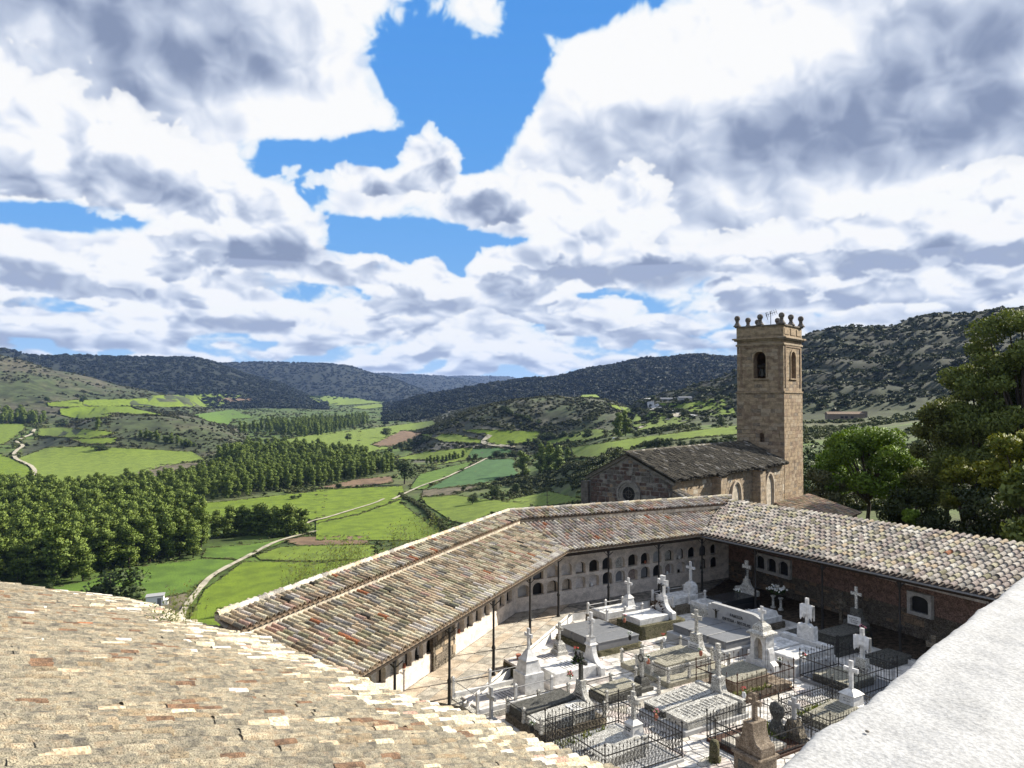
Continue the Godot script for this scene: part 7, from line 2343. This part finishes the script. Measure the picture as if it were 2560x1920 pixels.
func make_trees() -> void:
	make_tree_shapes()
	var L := FRAME_L; var C := FRAME_M; var N := FRAME_N
	# woods of poplars: outline of their ground, spacing, height
	var near_wood := []
	var rest := []
	var woods := [
		[N, [-300, 860, 0, 800, 330, 795, 560, 742, 650, 702, 780, 676, 900, 645, 1190, 604, 1270, 560, 1275, 500, 1180, 430, 1000, 370, 800, 310, 500, 275, 0, 262, -300, 262], 4.8, 12.6],
		[L, [1000, 1016, 1350, 986, 1600, 946, 1900, 902, 2230, 852, 2420, 815, 2400, 772, 2100, 765, 1800, 765, 1500, 800, 1250, 860, 1000, 905, 460, 950, 460, 990], 5.8, 9.8],
		[L, [1330, 770, 1400, 735, 1500, 700, 1700, 690, 1960, 712, 2120, 740, 2100, 772, 1700, 775, 1450, 795], 8.5, 13.0],
		[L, [1420, 562, 1600, 565, 1850, 604, 2100, 566, 2260, 525, 2260, 490, 1900, 510, 1600, 540], 12.0, 13.0],
		[L, [-100, 518, 230, 522, 280, 495, 100, 470, -100, 468], 9.0, 16.0],
		[C, [-20, 640, 30, 660, 250, 618, 240, 585, 0, 600], 7.5, 13.0],
	]
	for w in woods:
		for p in in_outline(read_off(w[0], w[1]), w[2]):
			rest.append([p.distance_to(EYE), p, w[3] * rng.randf_range(.72, 1.16)])
	rest.sort_custom(func(a, b): return a[0] < b[0])
	var far: Array[Transform3D] = []
	for i in rest.size():
		var h: float = rest[i][2]
		if i < 290 and in_frame(rest[i][1], 120):
			plant("poplar_tree", "tall leafy poplar in the wood along the valley bottom at left", rest[i][1], h, h * rng.randf_range(.8, 1.55), true, "poplars in the valley wood")
		else:
			far.append(Transform3D(Basis(Vector3.UP, rng.randf() * TAU) * Basis.from_scale(Vector3(h * 1.15, h, h * 1.15)), rest[i][1]))
	for k in 3:
		var part_: Array[Transform3D] = []
		for i in range(k, far.size(), 3): part_.append(far[i])
		tag(copies("poplar_wood", poplar_crowns[k], M.leaf_far, part_, PackedColorArray()), "far poplars of the valley wood")
	# the clump on the track, one tree after another
	for i in 15:
		var x := lerpf(1395, 1850, i / 14.0) + rng.randf_range(-10, 10)
		var p := ground_spot(x / 2.458, 1150 + (rng.randf_range(455, 476)) / 2.458)
		var h := rng.randf_range(8.6, 11.0)
		plant("poplar_tree", "bushy poplar in the free standing row beside the dirt track, %s from the left" % NTH[i], p, h, h * rng.randf_range(1.4, 1.8), true, "row of poplars beside the track")
	for q in [[1325, 480, 9.5, "slim poplar between the near wood and the short row by the track"]]:
		plant("poplar_tree", q[3], ground_spot(q[0] / 2.458, 1150 + q[1] / 2.458), q[2], q[2] * 1.4, true)
	# single trees: frame, x, y of the foot, height and width in that frame, tall or not, label
	for q in [
		[N, 690, 876, 250, 430, 0, "large round bushy tree near the white shed"],
		[N, 200, 812, 52, 74, 0, "low bush at the wood's foot, left of two above the front roof"],
		[N, 300, 815, 64, 66, 0, "low bush at the wood's foot, right of two above the front roof"],
		[N, 2082, 178, 34, 40, 0, "small lone tree on the large bright field beside the ploughed strip"],
		[N, 1800, 246, 30, 50, 0, "thin pale shrub on the bright field, left of a pair"],
		[N, 1835, 240, 32, 40, 0, "thin pale shrub on the bright field, right of a pair"],
		[N, 1372, 968, 70, 80, 0, "dark bush on the slope right of the dirt track's end"],
		[C, 145, 468, 44, 48, 0, "round tree on the middle field, smaller of two"],
		[C, 345, 450, 56, 62, 0, "round tree on the middle field, larger of two"],
		[C, 440, 690, 135, 120, 0, "big bright green tree standing beside the dark field"],
		[C, 810, 562, 34, 34, 0, "small round tree at the edge of the dark green field"],
		[C, 995, 502, 42, 46, 0, "round tree by the bend of track, leftmost of three"],
		[C, 1072, 502, 52, 56, 0, "round tree by the bend of track, middle of three"],
		[C, 1130, 500, 54, 60, 0, "round tree by the bend of track, rightmost of three"],
		[C, 1345, 494, 30, 60, 0, "low bush left of the saddle field"],
		[C, 1060, 650, 130, 92, 1, "pale green poplar at the corner of the dark green field"],
		[C, 1150, 632, 140, 100, 1, "tall poplar left in the dense group behind the dark field"],
		[C, 1195, 640, 150, 104, 1, "tallest poplar in the dense group behind the dark field"],
		[C, 1240, 630, 132, 96, 1, "poplar right in the dense group behind the dark field"],
		[C, 1292, 566, 72, 50, 1, "slim dark tree above the bushy bank"],
		[C, 1555, 446, 118, 84, 1, "tall grey tree below the scrub hill, left of two"],
		[C, 1595, 440, 124, 92, 1, "tall grey tree below the scrub hill, right of two"],
		[C, 910, 770, 76, 80, 0, "olive tree on the bank, largest of three"],
		[C, 1015, 746, 60, 56, 0, "olive tree on the bank, upper of three"],
		[C, 795, 796, 52, 60, 0, "olive tree on the bank, lower left of three"],
		[C, 98, 714, 28, 32, 0, "tiny tree on the ploughed strip"],
		[C, 750, 730, 34, 36, 0, "little tree by the ditch below the dark green field"],
		[C, 1735, 262, 40, 40, 0, "dark tree where the grey road comes over the saddle"],
		[C, 1400, 446, 50, 80, 0, "dark bushy tree beneath the scrub hill"],
		[C, 2100, 384, 46, 70, 0, "dark bushy tree beside the tower on the slope"],
		[L, 510, 396, 54, 48, 0, "dark tree at the foot of the brown hillside, larger"],
		[L, 295, 388, 40, 44, 0, "dark tree at the foot of the brown hillside, smaller"],
		[L, 612, 684, 46, 100, 0, "dark bushes merged into one low crown below the brown knoll"],
		[L, 385, 530, 50, 90, 0, "broad bush between the poplar block and the knoll"],
		[L, 600, 552, 74, 50, 1, "pale slim tree left of the brown knoll"],
		[L, 1283, 424, 22, 34, 0, "round bush on the far green field"],
	]:
		var f: Array = q[0]
		var p := ground_spot(f[0] + q[1] / f[2], f[1] + q[2] / f[2])
		var d := -p.z
		var h: float = q[3] / f[2] / LENS * d; var w: float = q[4] / f[2] / LENS * d
		plant("valley_tree", q[6], p, h * 1.06, w * (1.25 if q[5] == 0 else 2.0), q[5] == 1)
	# rows and hedges of small trees, each its own
	var hedge := [
		[C, [555, 585, 750, 552], 11, 40, "poplar in the row above the dark green field", 1], [C, [900, 556, 1030, 560], 7, 40, "small tree in the row along the dark field's upper edge", 0],
		[C, [385, 510, 560, 470], 9, 36, "bush in the hedge round the middle ploughed field", 0], [C, [1660, 270, 1700, 276], 4, 18, "tree beside the grey road", 0],
		[C, [1140, 462, 1390, 440], 10, 40, "bush along the foot of the scrub hill", 0], [C, [1640, 440, 1900, 395], 12, 34, "bush on the bank of the saddle field", 0],
		[C, [1700, 500, 1830, 492], 7, 50, "bush behind the church ridge", 0], [C, [1850, 500, 2170, 470], 11, 40, "bush between church and tower", 0],
		[C, [930, 300, 1140, 380], 10, 30, "bush on the scrub hill", 0], [L, [1120, 650, 1200, 655], 3, 40, "bush beside the white scar", 0], [L, [860, 600, 1180, 660], 12, 56, "small tree on the bank below the brown knoll", 1],
	]
	for q in hedge:
		var f: Array = q[0]
		for i in q[2]:
			var t: float = (i + rng.randf_range(.1, .9)) / q[2]
			var p := ground_spot(f[0] + lerpf(q[1][0], q[1][2], t) / f[2], f[1] + (lerpf(q[1][1], q[1][3], t) + rng.randf_range(-4, 4)) / f[2])
			var h: float = q[3] / f[2] / LENS * -p.z * rng.randf_range(.6, 1.15)
			plant("hedge_tree", "%s, %s from the left" % [q[4], NTH[i]], p, h, h * (1.5 if q[5] == 0 else 1.6), q[5] == 1, q[4] + "s")
	near_trees()

func big_tree(called: String, label: String, at: Vector3, h: float, masses: Array, count: int, leaf: float, dark: Color, light: Color, trunk_r: float, glow := true) -> void:
	var t := thing(called, label, "tree", at)
	var ends := []
	for m in masses: ends.append(m[0])
	place("trunk", limbs(h, trunk_r, ends, .38), M.bark, t)
	place("crown", leaf_cloud(masses, count, leaf, dark, light, rng, .42, 1.5, .1), M.leaf if glow else M.leaf_far, t)

func heads(w: float, lo: float, hi: float, count: int, size: float) -> Array:       # rounded leaf masses in an uneven dome
	var o := []
	for i in count:
		var t := rng.randf()
		var y := lerpf(lo, hi, t)
		var k := sqrt(maxf(0.04, 1 - pow(absf(t - .38) / .66, 2.2)))
		var a := rng.randf() * TAU; var r := w * k * sqrt(rng.randf_range(.15, 1.0))
		o.append([Vector3(cos(a) * r, y, sin(a) * r), Vector3(size, size * .72, size) * rng.randf_range(.6, 1.25)])
	return o

func near_trees() -> void:
	var g := Color(.075, .13, .018); var gl := Color(.16, .24, .03)
	var foot := func(px: float, f: float) -> Vector3:
		var d := sight(px, 1005)
		return ground(d.x / -d.z * f, -f)
	big_tree("broad_tree", "bright green broad tree to the right of the tower", foot.call(2165, 76.0), 9.0, heads(4.5, 3.2, 8.5, 48, 1.35), 26000, .17, g, gl, .22)
	big_tree("broad_tree", "bright green smaller tree leaning against the broad one on its left", foot.call(2085, 84.0), 7.4, heads(1.9, 2.4, 6.9, 14, 1.0), 6000, .17, g, gl, .16)
	var o := Color(.070, .098, .026); var ol := Color(.20, .23, .060)
	big_tree("tall_tree", "very tall olive green tree at the right edge of the picture", foot.call(2560, 62.0), 18.6, heads(4.6, 3.0, 17.8, 80, 1.5), 70000, .155, o, ol, .38)
	big_tree("tall_tree", "tall olive green tree between the edge tree and the broad one", foot.call(2455, 66.0), 15.6, heads(3.4, 2.0, 14.9, 60, 1.35), 50000, .155, o, ol, .32)
	big_tree("tall_tree", "lower brownish tree in front of the terraced hill, left of the tall ones", foot.call(2365, 70.0), 11.8, heads(2.7, 1.8, 11.0, 40, 1.15), 30000, .15, Color(.055, .06, .022), ol, .24)
	var yl := Color(.10, .13, .02); var yy := Color(.25, .24, .03)
	big_tree("yellow_tree", "yellowish leafed tree low at the right edge", foot.call(2555, 52.0), 9.0, heads(2.4, 5.0, 9.0, 16, .9), 7000, .17, yl, yy, .2)
	big_tree("yellow_tree", "yellowish leafed branch tree above the gallery roof, left of the other yellow one", foot.call(2405, 56.0), 6.8, heads(1.9, 4.2, 6.6, 12, .75), 5000, .16, yl, yy, .16)
	big_tree("shaded_tree", "dark dense tree behind the right gallery roof at the edge", foot.call(2560, 47.0), 6.6, heads(3.4, 1.0, 6.2, 34, 1.1), 13000, .16, Color(.022, .032, .012), Color(.045, .055, .02), .2)  # leaf colours of these trees darkened for the shade they stand in
	big_tree("shaded_tree", "dark dense tree behind the right gallery roof, the next one in", foot.call(2420, 52.0), 5.4, heads(3.0, .8, 5.2, 26, 1.0), 11000, .16, Color(.022, .032, .012), Color(.05, .06, .02), .2)
	big_tree("shaded_tree", "dark low tree behind the roof ridge below the bright tree", foot.call(2285, 60.0), 4.6, heads(2.2, .6, 4.2, 20, .9), 8000, .16, Color(.03, .042, .014), Color(.06, .075, .022), .16)
	big_tree("tall_tree", "dark tall tree outside the right edge that shades the gallery roof", flat(27.6, 38.2, -.5), 8.6, heads(2.6, 2.0, 8.2, 26, 1.1), 9000, .22, o, ol, .3)
	big_tree("bright_bush", "bright green bush just above the right gallery's ridge", foot.call(2215, 53.5), 3.5, heads(.95, 1.6, 3.3, 10, .5), 3600, .12, g, Color(.2, .28, .03), .07)
	big_tree("bright_bush", "small bright green spray right of the bush above the ridge", foot.call(2275, 54.5), 3.7, heads(.4, 2.6, 3.6, 5, .36), 1200, .12, g, Color(.2, .28, .03), .06)
	big_tree("grey_shrub", "greyish shrubby tree close right of the tower's foot", foot.call(2055, 74.0), 5.4, heads(2.1, 1.0, 5.0, 18, .85), 7000, .13, Color(.07, .08, .035), Color(.13, .14, .07), .14)
	big_tree("grey_shrub", "greyish shrubby tree under the bright broad tree", foot.call(2140, 90.0), 5.0, heads(3.0, .8, 4.4, 16, .9), 6000, .15, Color(.06, .075, .03), Color(.12, .13, .06), .14)
	for q in [[2030, 130.0, 5.0, "dark bush right behind the tower, nearer"], [2060, 170.0, 7.0, "dark bush right behind the tower, farther"], [2105, 150.0, 5.0, "dark bush left above the bright tree"], [1995, 110.0, 4.0, "green bush beside the tower's right edge"], [2190, 190.0, 6.0, "dark bush behind the bright tree"]]:
		plant("hill_bush", q[3], foot.call(q[0], q[1]), q[2], q[2] * 1.7, false)

# ---------------------------------------------------------------- scrub
func make_scrub() -> void:
	var r := RandomNumberGenerator.new(); r.seed = 99
	var bushes: Array[ArrayMesh] = []
	for i in 4:
		var ms := []
		for j in 5: ms.append([Vector3(r.randf_range(-.3, .3), r.randf_range(.15, .5), r.randf_range(-.3, .3)), Vector3.ONE * r.randf_range(.22, .34)])
		bushes.append(leaf_cloud(ms, 110, .20, Color(.75, .75, .75), Color(1.25, 1.25, 1.2), r, .35))
	for f in get_children():
		pass
	var outlines: Array[PackedVector2Array] = field_outlines
	var where := [[], [], [], []]
	var tint := [PackedColorArray(), PackedColorArray(), PackedColorArray(), PackedColorArray()]
	var half := deg_to_rad(37.0)
	for i in 190000:
		var az := r.randf_range(-half, half)
		var d := exp(r.randf_range(log(95.0), log(9000.0)))
		var x := sin(az) * d; var z := -cos(az) * d
		var h := land(x, z)
		var k := land_kind
		var keep := 1.0
		var s := 1.0
		var c := Color(.035, .045, .02)
		var n := mottle.get_noise_2d(x * .012, z * .012)
		if k == 0:
			s = r.randf_range(5.5, 10.5) * (1.0 + d * .00006)
			c = Color(.010, .017, .009).lerp(Color(.024, .034, .016), r.randf())  # woodland also coloured darker to stand in for cloud shadow
			keep = .95
		elif k == 1:
			s = r.randf_range(1.0, 3.4); keep = .75 + n * 1.6
			c = Color(.03, .04, .016).lerp(Color(.07, .075, .035), r.randf())
		elif k == 2:
			s = r.randf_range(1.1, 3.8) * (1.6 if r.randf() < .12 else 1.0)
			keep = smoothstep(.02, .3, land_share) * (.75 + n * 1.8 + .6 * mottle.get_noise_2d(x * .004, z * .004 + 30) + .15)
			c = Color(.026, .036, .014).lerp(Color(.065, .078, .03), r.randf())
		elif k == 3:
			s = r.randf_range(1.5, 5.0) * clampf(d / 1200, .5, 1.2); keep = .42 + n * 1.3 + .9 * mottle.get_noise_2d(x * .0028, z * .0028)
			c = Color(.03, .04, .016).lerp(Color(.08, .08, .04), r.randf())
		else:
			s = r.randf_range(.7, 2.4) * clampf(d / 350, .6, 2.2); keep = .16 + n * 1.2
			c = Color(.045, .065, .02).lerp(Color(.11, .125, .045), r.randf())
		if r.randf() > keep: continue
		if k == 4 or k == 3 or k == 1:
			var p := seen_at(Vector3(x, h, z))
			var bad := false
			for o in outlines:
				if Geometry2D.is_point_in_polygon(p, o):
					bad = true; break
			if bad: continue
		var b := Basis(Vector3.UP, r.randf() * TAU) * Basis.from_scale(Vector3(s * r.randf_range(.9, 1.4), s * r.randf_range(.7, 1.05), s * r.randf_range(.9, 1.4)))
		var j := r.randi() % 4
		where[j].append(Transform3D(b, Vector3(x, h - .06 * s, z))); tint[j].append(c)
	for j in 4:
		var w: Array[Transform3D] = []
		w.assign(where[j])
		tag(copies("hillside_scrub", bushes[j], M.leaf_far, w, tint[j]), "bushes and woodland covering the hillsides")
	# the shrub grown bank that runs down from the field corner to the gallery roof
	var bank: Array[Transform3D] = []; var bt := PackedColorArray()
	for q in [[[420, 745, 450, 765, 500, 790, 540, 820, 570, 850, 600, 885, 650, 925, 720, 960], 10.0, 420, 1.6], [[960, 690, 1040, 660, 1120, 680, 1200, 640, 1290, 600, 1380, 600, 1480, 560, 1560, 520], 34.0, 620, 2.6], [[1000, 740, 1100, 700, 1250, 690, 1380, 650, 1480, 610], 30.0, 420, 2.0], [[690, 740, 860, 712, 950, 690], 8.0, 60, 1.4],
			[[560, 410, 760, 350, 950, 395, 1180, 400, 1400, 350, 1480, 300], 30.0, 420, 2.6], [[1620, 560, 1500, 600, 1390, 660, 1330, 720], 22.0, 220, 2.0]]:
		var pts := read_off(FRAME_M, q[0])
		for i in q[2]:
			var t := r.randf() * (pts.size() - 1)
			var a := pts[int(t)].lerp(pts[mini(int(t) + 1, pts.size() - 1)], t - int(t))
			a += Vector2(r.randfn(), r.randfn() * .6) * q[1] / 2.087 * .5
			var p := ground_spot(a.x, a.y)
			var s: float = q[3] * r.randf_range(.4, 1.2)
			bank.append(Transform3D(Basis(Vector3.UP, r.randf() * TAU) * Basis.from_scale(Vector3(s * 1.2, s, s * 1.2)), p))
			bt.append(Color(.03, .042, .016).lerp(Color(.085, .10, .035), r.randf()))
	tag(copies("bank_scrub", bushes[0], M.leaf_far, bank, bt), "dense shrubs on the banks between the fields")
	# rough margins between the fields
	var verge: Array[Transform3D] = []; var vt := PackedColorArray()
	for o in field_outlines:
		for i in o.size():
			var a := o[i]; var b := o[(i + 1) % o.size()]
			var steps := int(a.distance_to(b) / 2.2)
			for k in steps:
				if mottle.get_noise_2d(a.x + k * .9, a.y * 3) < -.05: continue
				var q := a.lerp(b, (k + r.randf()) / steps) + Vector2(r.randfn() * 1.2, r.randfn() * .7)
				if q.x < -40 or q.x > 2600: continue
				var p := ground_spot(q.x, q.y)
				var s := r.randf_range(.35, 1.0) * clampf(-p.z / 320.0, .7, 2.6)
				verge.append(Transform3D(Basis(Vector3.UP, r.randf() * TAU) * Basis.from_scale(Vector3(s * 1.7, s * .8, s * 1.7)), p))
				vt.append(Color(.06, .085, .022).lerp(Color(.16, .16, .075), r.randf()))
	tag(copies("field_margin", bushes[1], M.leaf_far, verge, vt), "rank grass and weeds along the field edges")
	# long weeds behind the left gallery's ridge
	var weeds := mb()
	for q in [[455, 1545, 34.0, 60], [1010, 1350, 20.0, 50], [870, 1440, 26.0, 110], [760, 1470, 26.0, 60], [1080, 1320, 18.0, 40]]:
		var u := (C1 - E0).normalized()
		var line := E0 + Vector2(-u.y, u.x) * 4.35
		for i in q[3]:
			var s := sight(q[0] + r.randfn() * q[2], 1000)
			var hit: Vector2 = Geometry2D.line_intersects_line(line, u, Vector2.ZERO, Vector2(s.x, -s.z))
			var p := pl(hit + Vector2(r.randf_range(-.3, .1), r.randf_range(-.2, .2)), 4.3)
			var h := r.randf_range(.5, 1.6)
			var lean := Vector3(r.randf_range(-.25, .25), 1, r.randf_range(-.2, .2)) * h
			var w := Vector3(.013, 0, .006)
			weeds.set_color(Color(.16, .2, .06).lerp(Color(.30, .32, .16), r.randf()))
			tri(weeds, p - w + Vector3(0, -1.2, 0), p + lean, p + w + Vector3(0, -1.2, 0))
			for k in 4:
				var c := p + lean * (.62 + .09 * k)
				var d := Vector3(r.randf_range(-1, 1), r.randf_range(.2, 1), r.randf_range(-1, 1)) * .12
				tri(weeds, c, c + d + w * 2, c + d * .6 - w * 3)
	var wo := obj("tall_weeds", weeds, M.leaf)
	tag(wo, "tall pale weeds growing behind the left gallery's ridge", "", "", "stuff")

# ---------------------------------------------------------------- small buildings far off
func make_far_houses() -> void:
	var st: SurfaceTool
	var p := ground_spot(388, 1514)
	var t := thing("white_shed", "small white shed with flat pale roof beside the dirt track", "shed", p, .35)
	st = mb(); box(st, Vector3(0, 1.15, 0), Vector3(3.6, 2.3, 2.8)); obj("wall", st, M.white_paint, t)
	st = mb(); box(st, Vector3(0, 2.36, 0), Vector3(3.9, .14, 3.1), Basis(Vector3.BACK, .04)); obj("roof", st, M.granite_pale, t)
	st = mb(); box(st, Vector3(2.2, .7, .3), Vector3(.9, 1.4, 1.6)); obj("lean_to", st, M.white_paint, t)
	st = mb(); box(st, Vector3(.9, .95, 1.405), Vector3(.8, 1.9, .03)); obj("door", st, M.granite, t)
	p = ground_spot(2118, 1047)
	t = thing("farmhouse", "long low ruined farm building below the terraced hill, right of the tower", "farmhouse", p, -.12)
	var k := -p.z / LENS
	st = mb(); box(st, Vector3(-6 * k, 5 * k, 0), Vector3(88 * k, 14 * k, 26 * k)); obj("wall", st, M.brown_stone, t)
	st = mb(); cut(st, PackedVector2Array([Vector2(-15 * k, 12 * k), Vector2(15 * k, 12 * k), Vector2(0, 18 * k)]), 90 * k, Transform3D(Basis(Vector3.FORWARD, Vector3.UP, Vector3.RIGHT), Vector3(-6 * k, 0, 0))); obj("roof", st, M.tile_brown, t)
	st = mb(); box(st, Vector3(40 * k, 9 * k, 6 * k), Vector3(10 * k, 20 * k, 10 * k)); obj("chimney", st, M.rubble, t)
	for x in [-16.0, -6.0, 8.0]:
		st = mb(); box(st, Vector3(x * k, 4 * k, 13.05 * k), Vector3(7 * k, 5 * k, .3 * k)); obj("window", st, M.black, t)
	for q in [[1672, 1001, 46.0, "grey barns beside the road on the saddle, left block"], [1712, 998, 34.0, "grey barns beside the road on the saddle, right block"]]:
		p = ground_spot(q[0], q[1] + 2)
		k = -p.z / LENS
		t = thing("grey_barn", q[3], "barn", p, .1)
		st = mb(); box(st, Vector3(0, 3 * k, 0), Vector3(q[2] * k, 6 * k, 12 * k)); obj("wall", st, M.granite_pale, t)
		st = mb(); cut(st, PackedVector2Array([Vector2(-7 * k, 6 * k), Vector2(7 * k, 6 * k), Vector2(0, 9 * k)]), q[2] * k, Transform3D(Basis(Vector3.FORWARD, Vector3.UP, Vector3.RIGHT), Vector3.ZERO)); obj("roof", st, M.granite, t)
	p = ground_spot(1538, 1098); k = -p.z / LENS
	t = thing("white_van", "tiny white vehicle parked at the field's edge behind the church", "van", p, .1)
	st = mb(); box(st, Vector3(0, 2.2 * k, 0), Vector3(13 * k, 3.4 * k, 5 * k), Basis(), .4 * k); obj("body", st, M.white_paint, t)
	st = mb(); box(st, Vector3(4.5 * k, 3 * k, 0), Vector3(2.6 * k, 1.4 * k, 5.1 * k)); obj("window", st, M.glass_dark, t)
	for x in [-4.0, 4.0]:
		st = mb(); lathe(st, [[0, -2.6 * k], [1.1 * k, -2.6 * k], [1.1 * k, 2.6 * k], [0, 2.6 * k]], 10, Transform3D(Basis(Vector3.RIGHT, PI / 2), Vector3(x * k, .9 * k, 0))); obj("wheel", st, M.black, t)
	# weather vane rising behind the back gallery's ridge
	var b := at_depth(1368, 1268, 46.0)
	t = thing("iron_cross", "thin iron cross on a ball rising behind the back gallery's ridge", "cross", b)
	st = mb(); lathe(st, [[0, -.10], [.08, -.06], [.10, 0], [.08, .06], [0, .10]], 10); obj("ball", st, M.iron, t)
	st = mb()
	tube(st, PackedVector3Array([Vector3(0, -1.2, 0), Vector3(0, 1.0, 0)]), .018, 5)
	rod(st, Vector3(-.17, .72, 0), Vector3(.17, .72, 0), .03); rod(st, Vector3(-.05, .3, 0), Vector3(.09, .3, 0), .03)
	obj("shaft", st, M.iron, t)
	for q in [[1405, 988, "pylon on the scrub hill, left of two"], [1436, 988, "pylon on the scrub hill, right of two"]]:
		p = ground_spot(q[0], q[1] + 6); k = -p.z / LENS
		t = thing("pylon", q[2], "pole", p)
		st = mb(); tube(st, PackedVector3Array([Vector3.ZERO, Vector3(0, 14 * k, 0)]), .5 * k, 5); obj("mast", st, M.granite_pale, t)
		st = mb(); rod(st, Vector3(-2 * k, 12.5 * k, 0), Vector3(2 * k, 12.5 * k, 0), .4 * k); obj("arm", st, M.granite_pale, t)
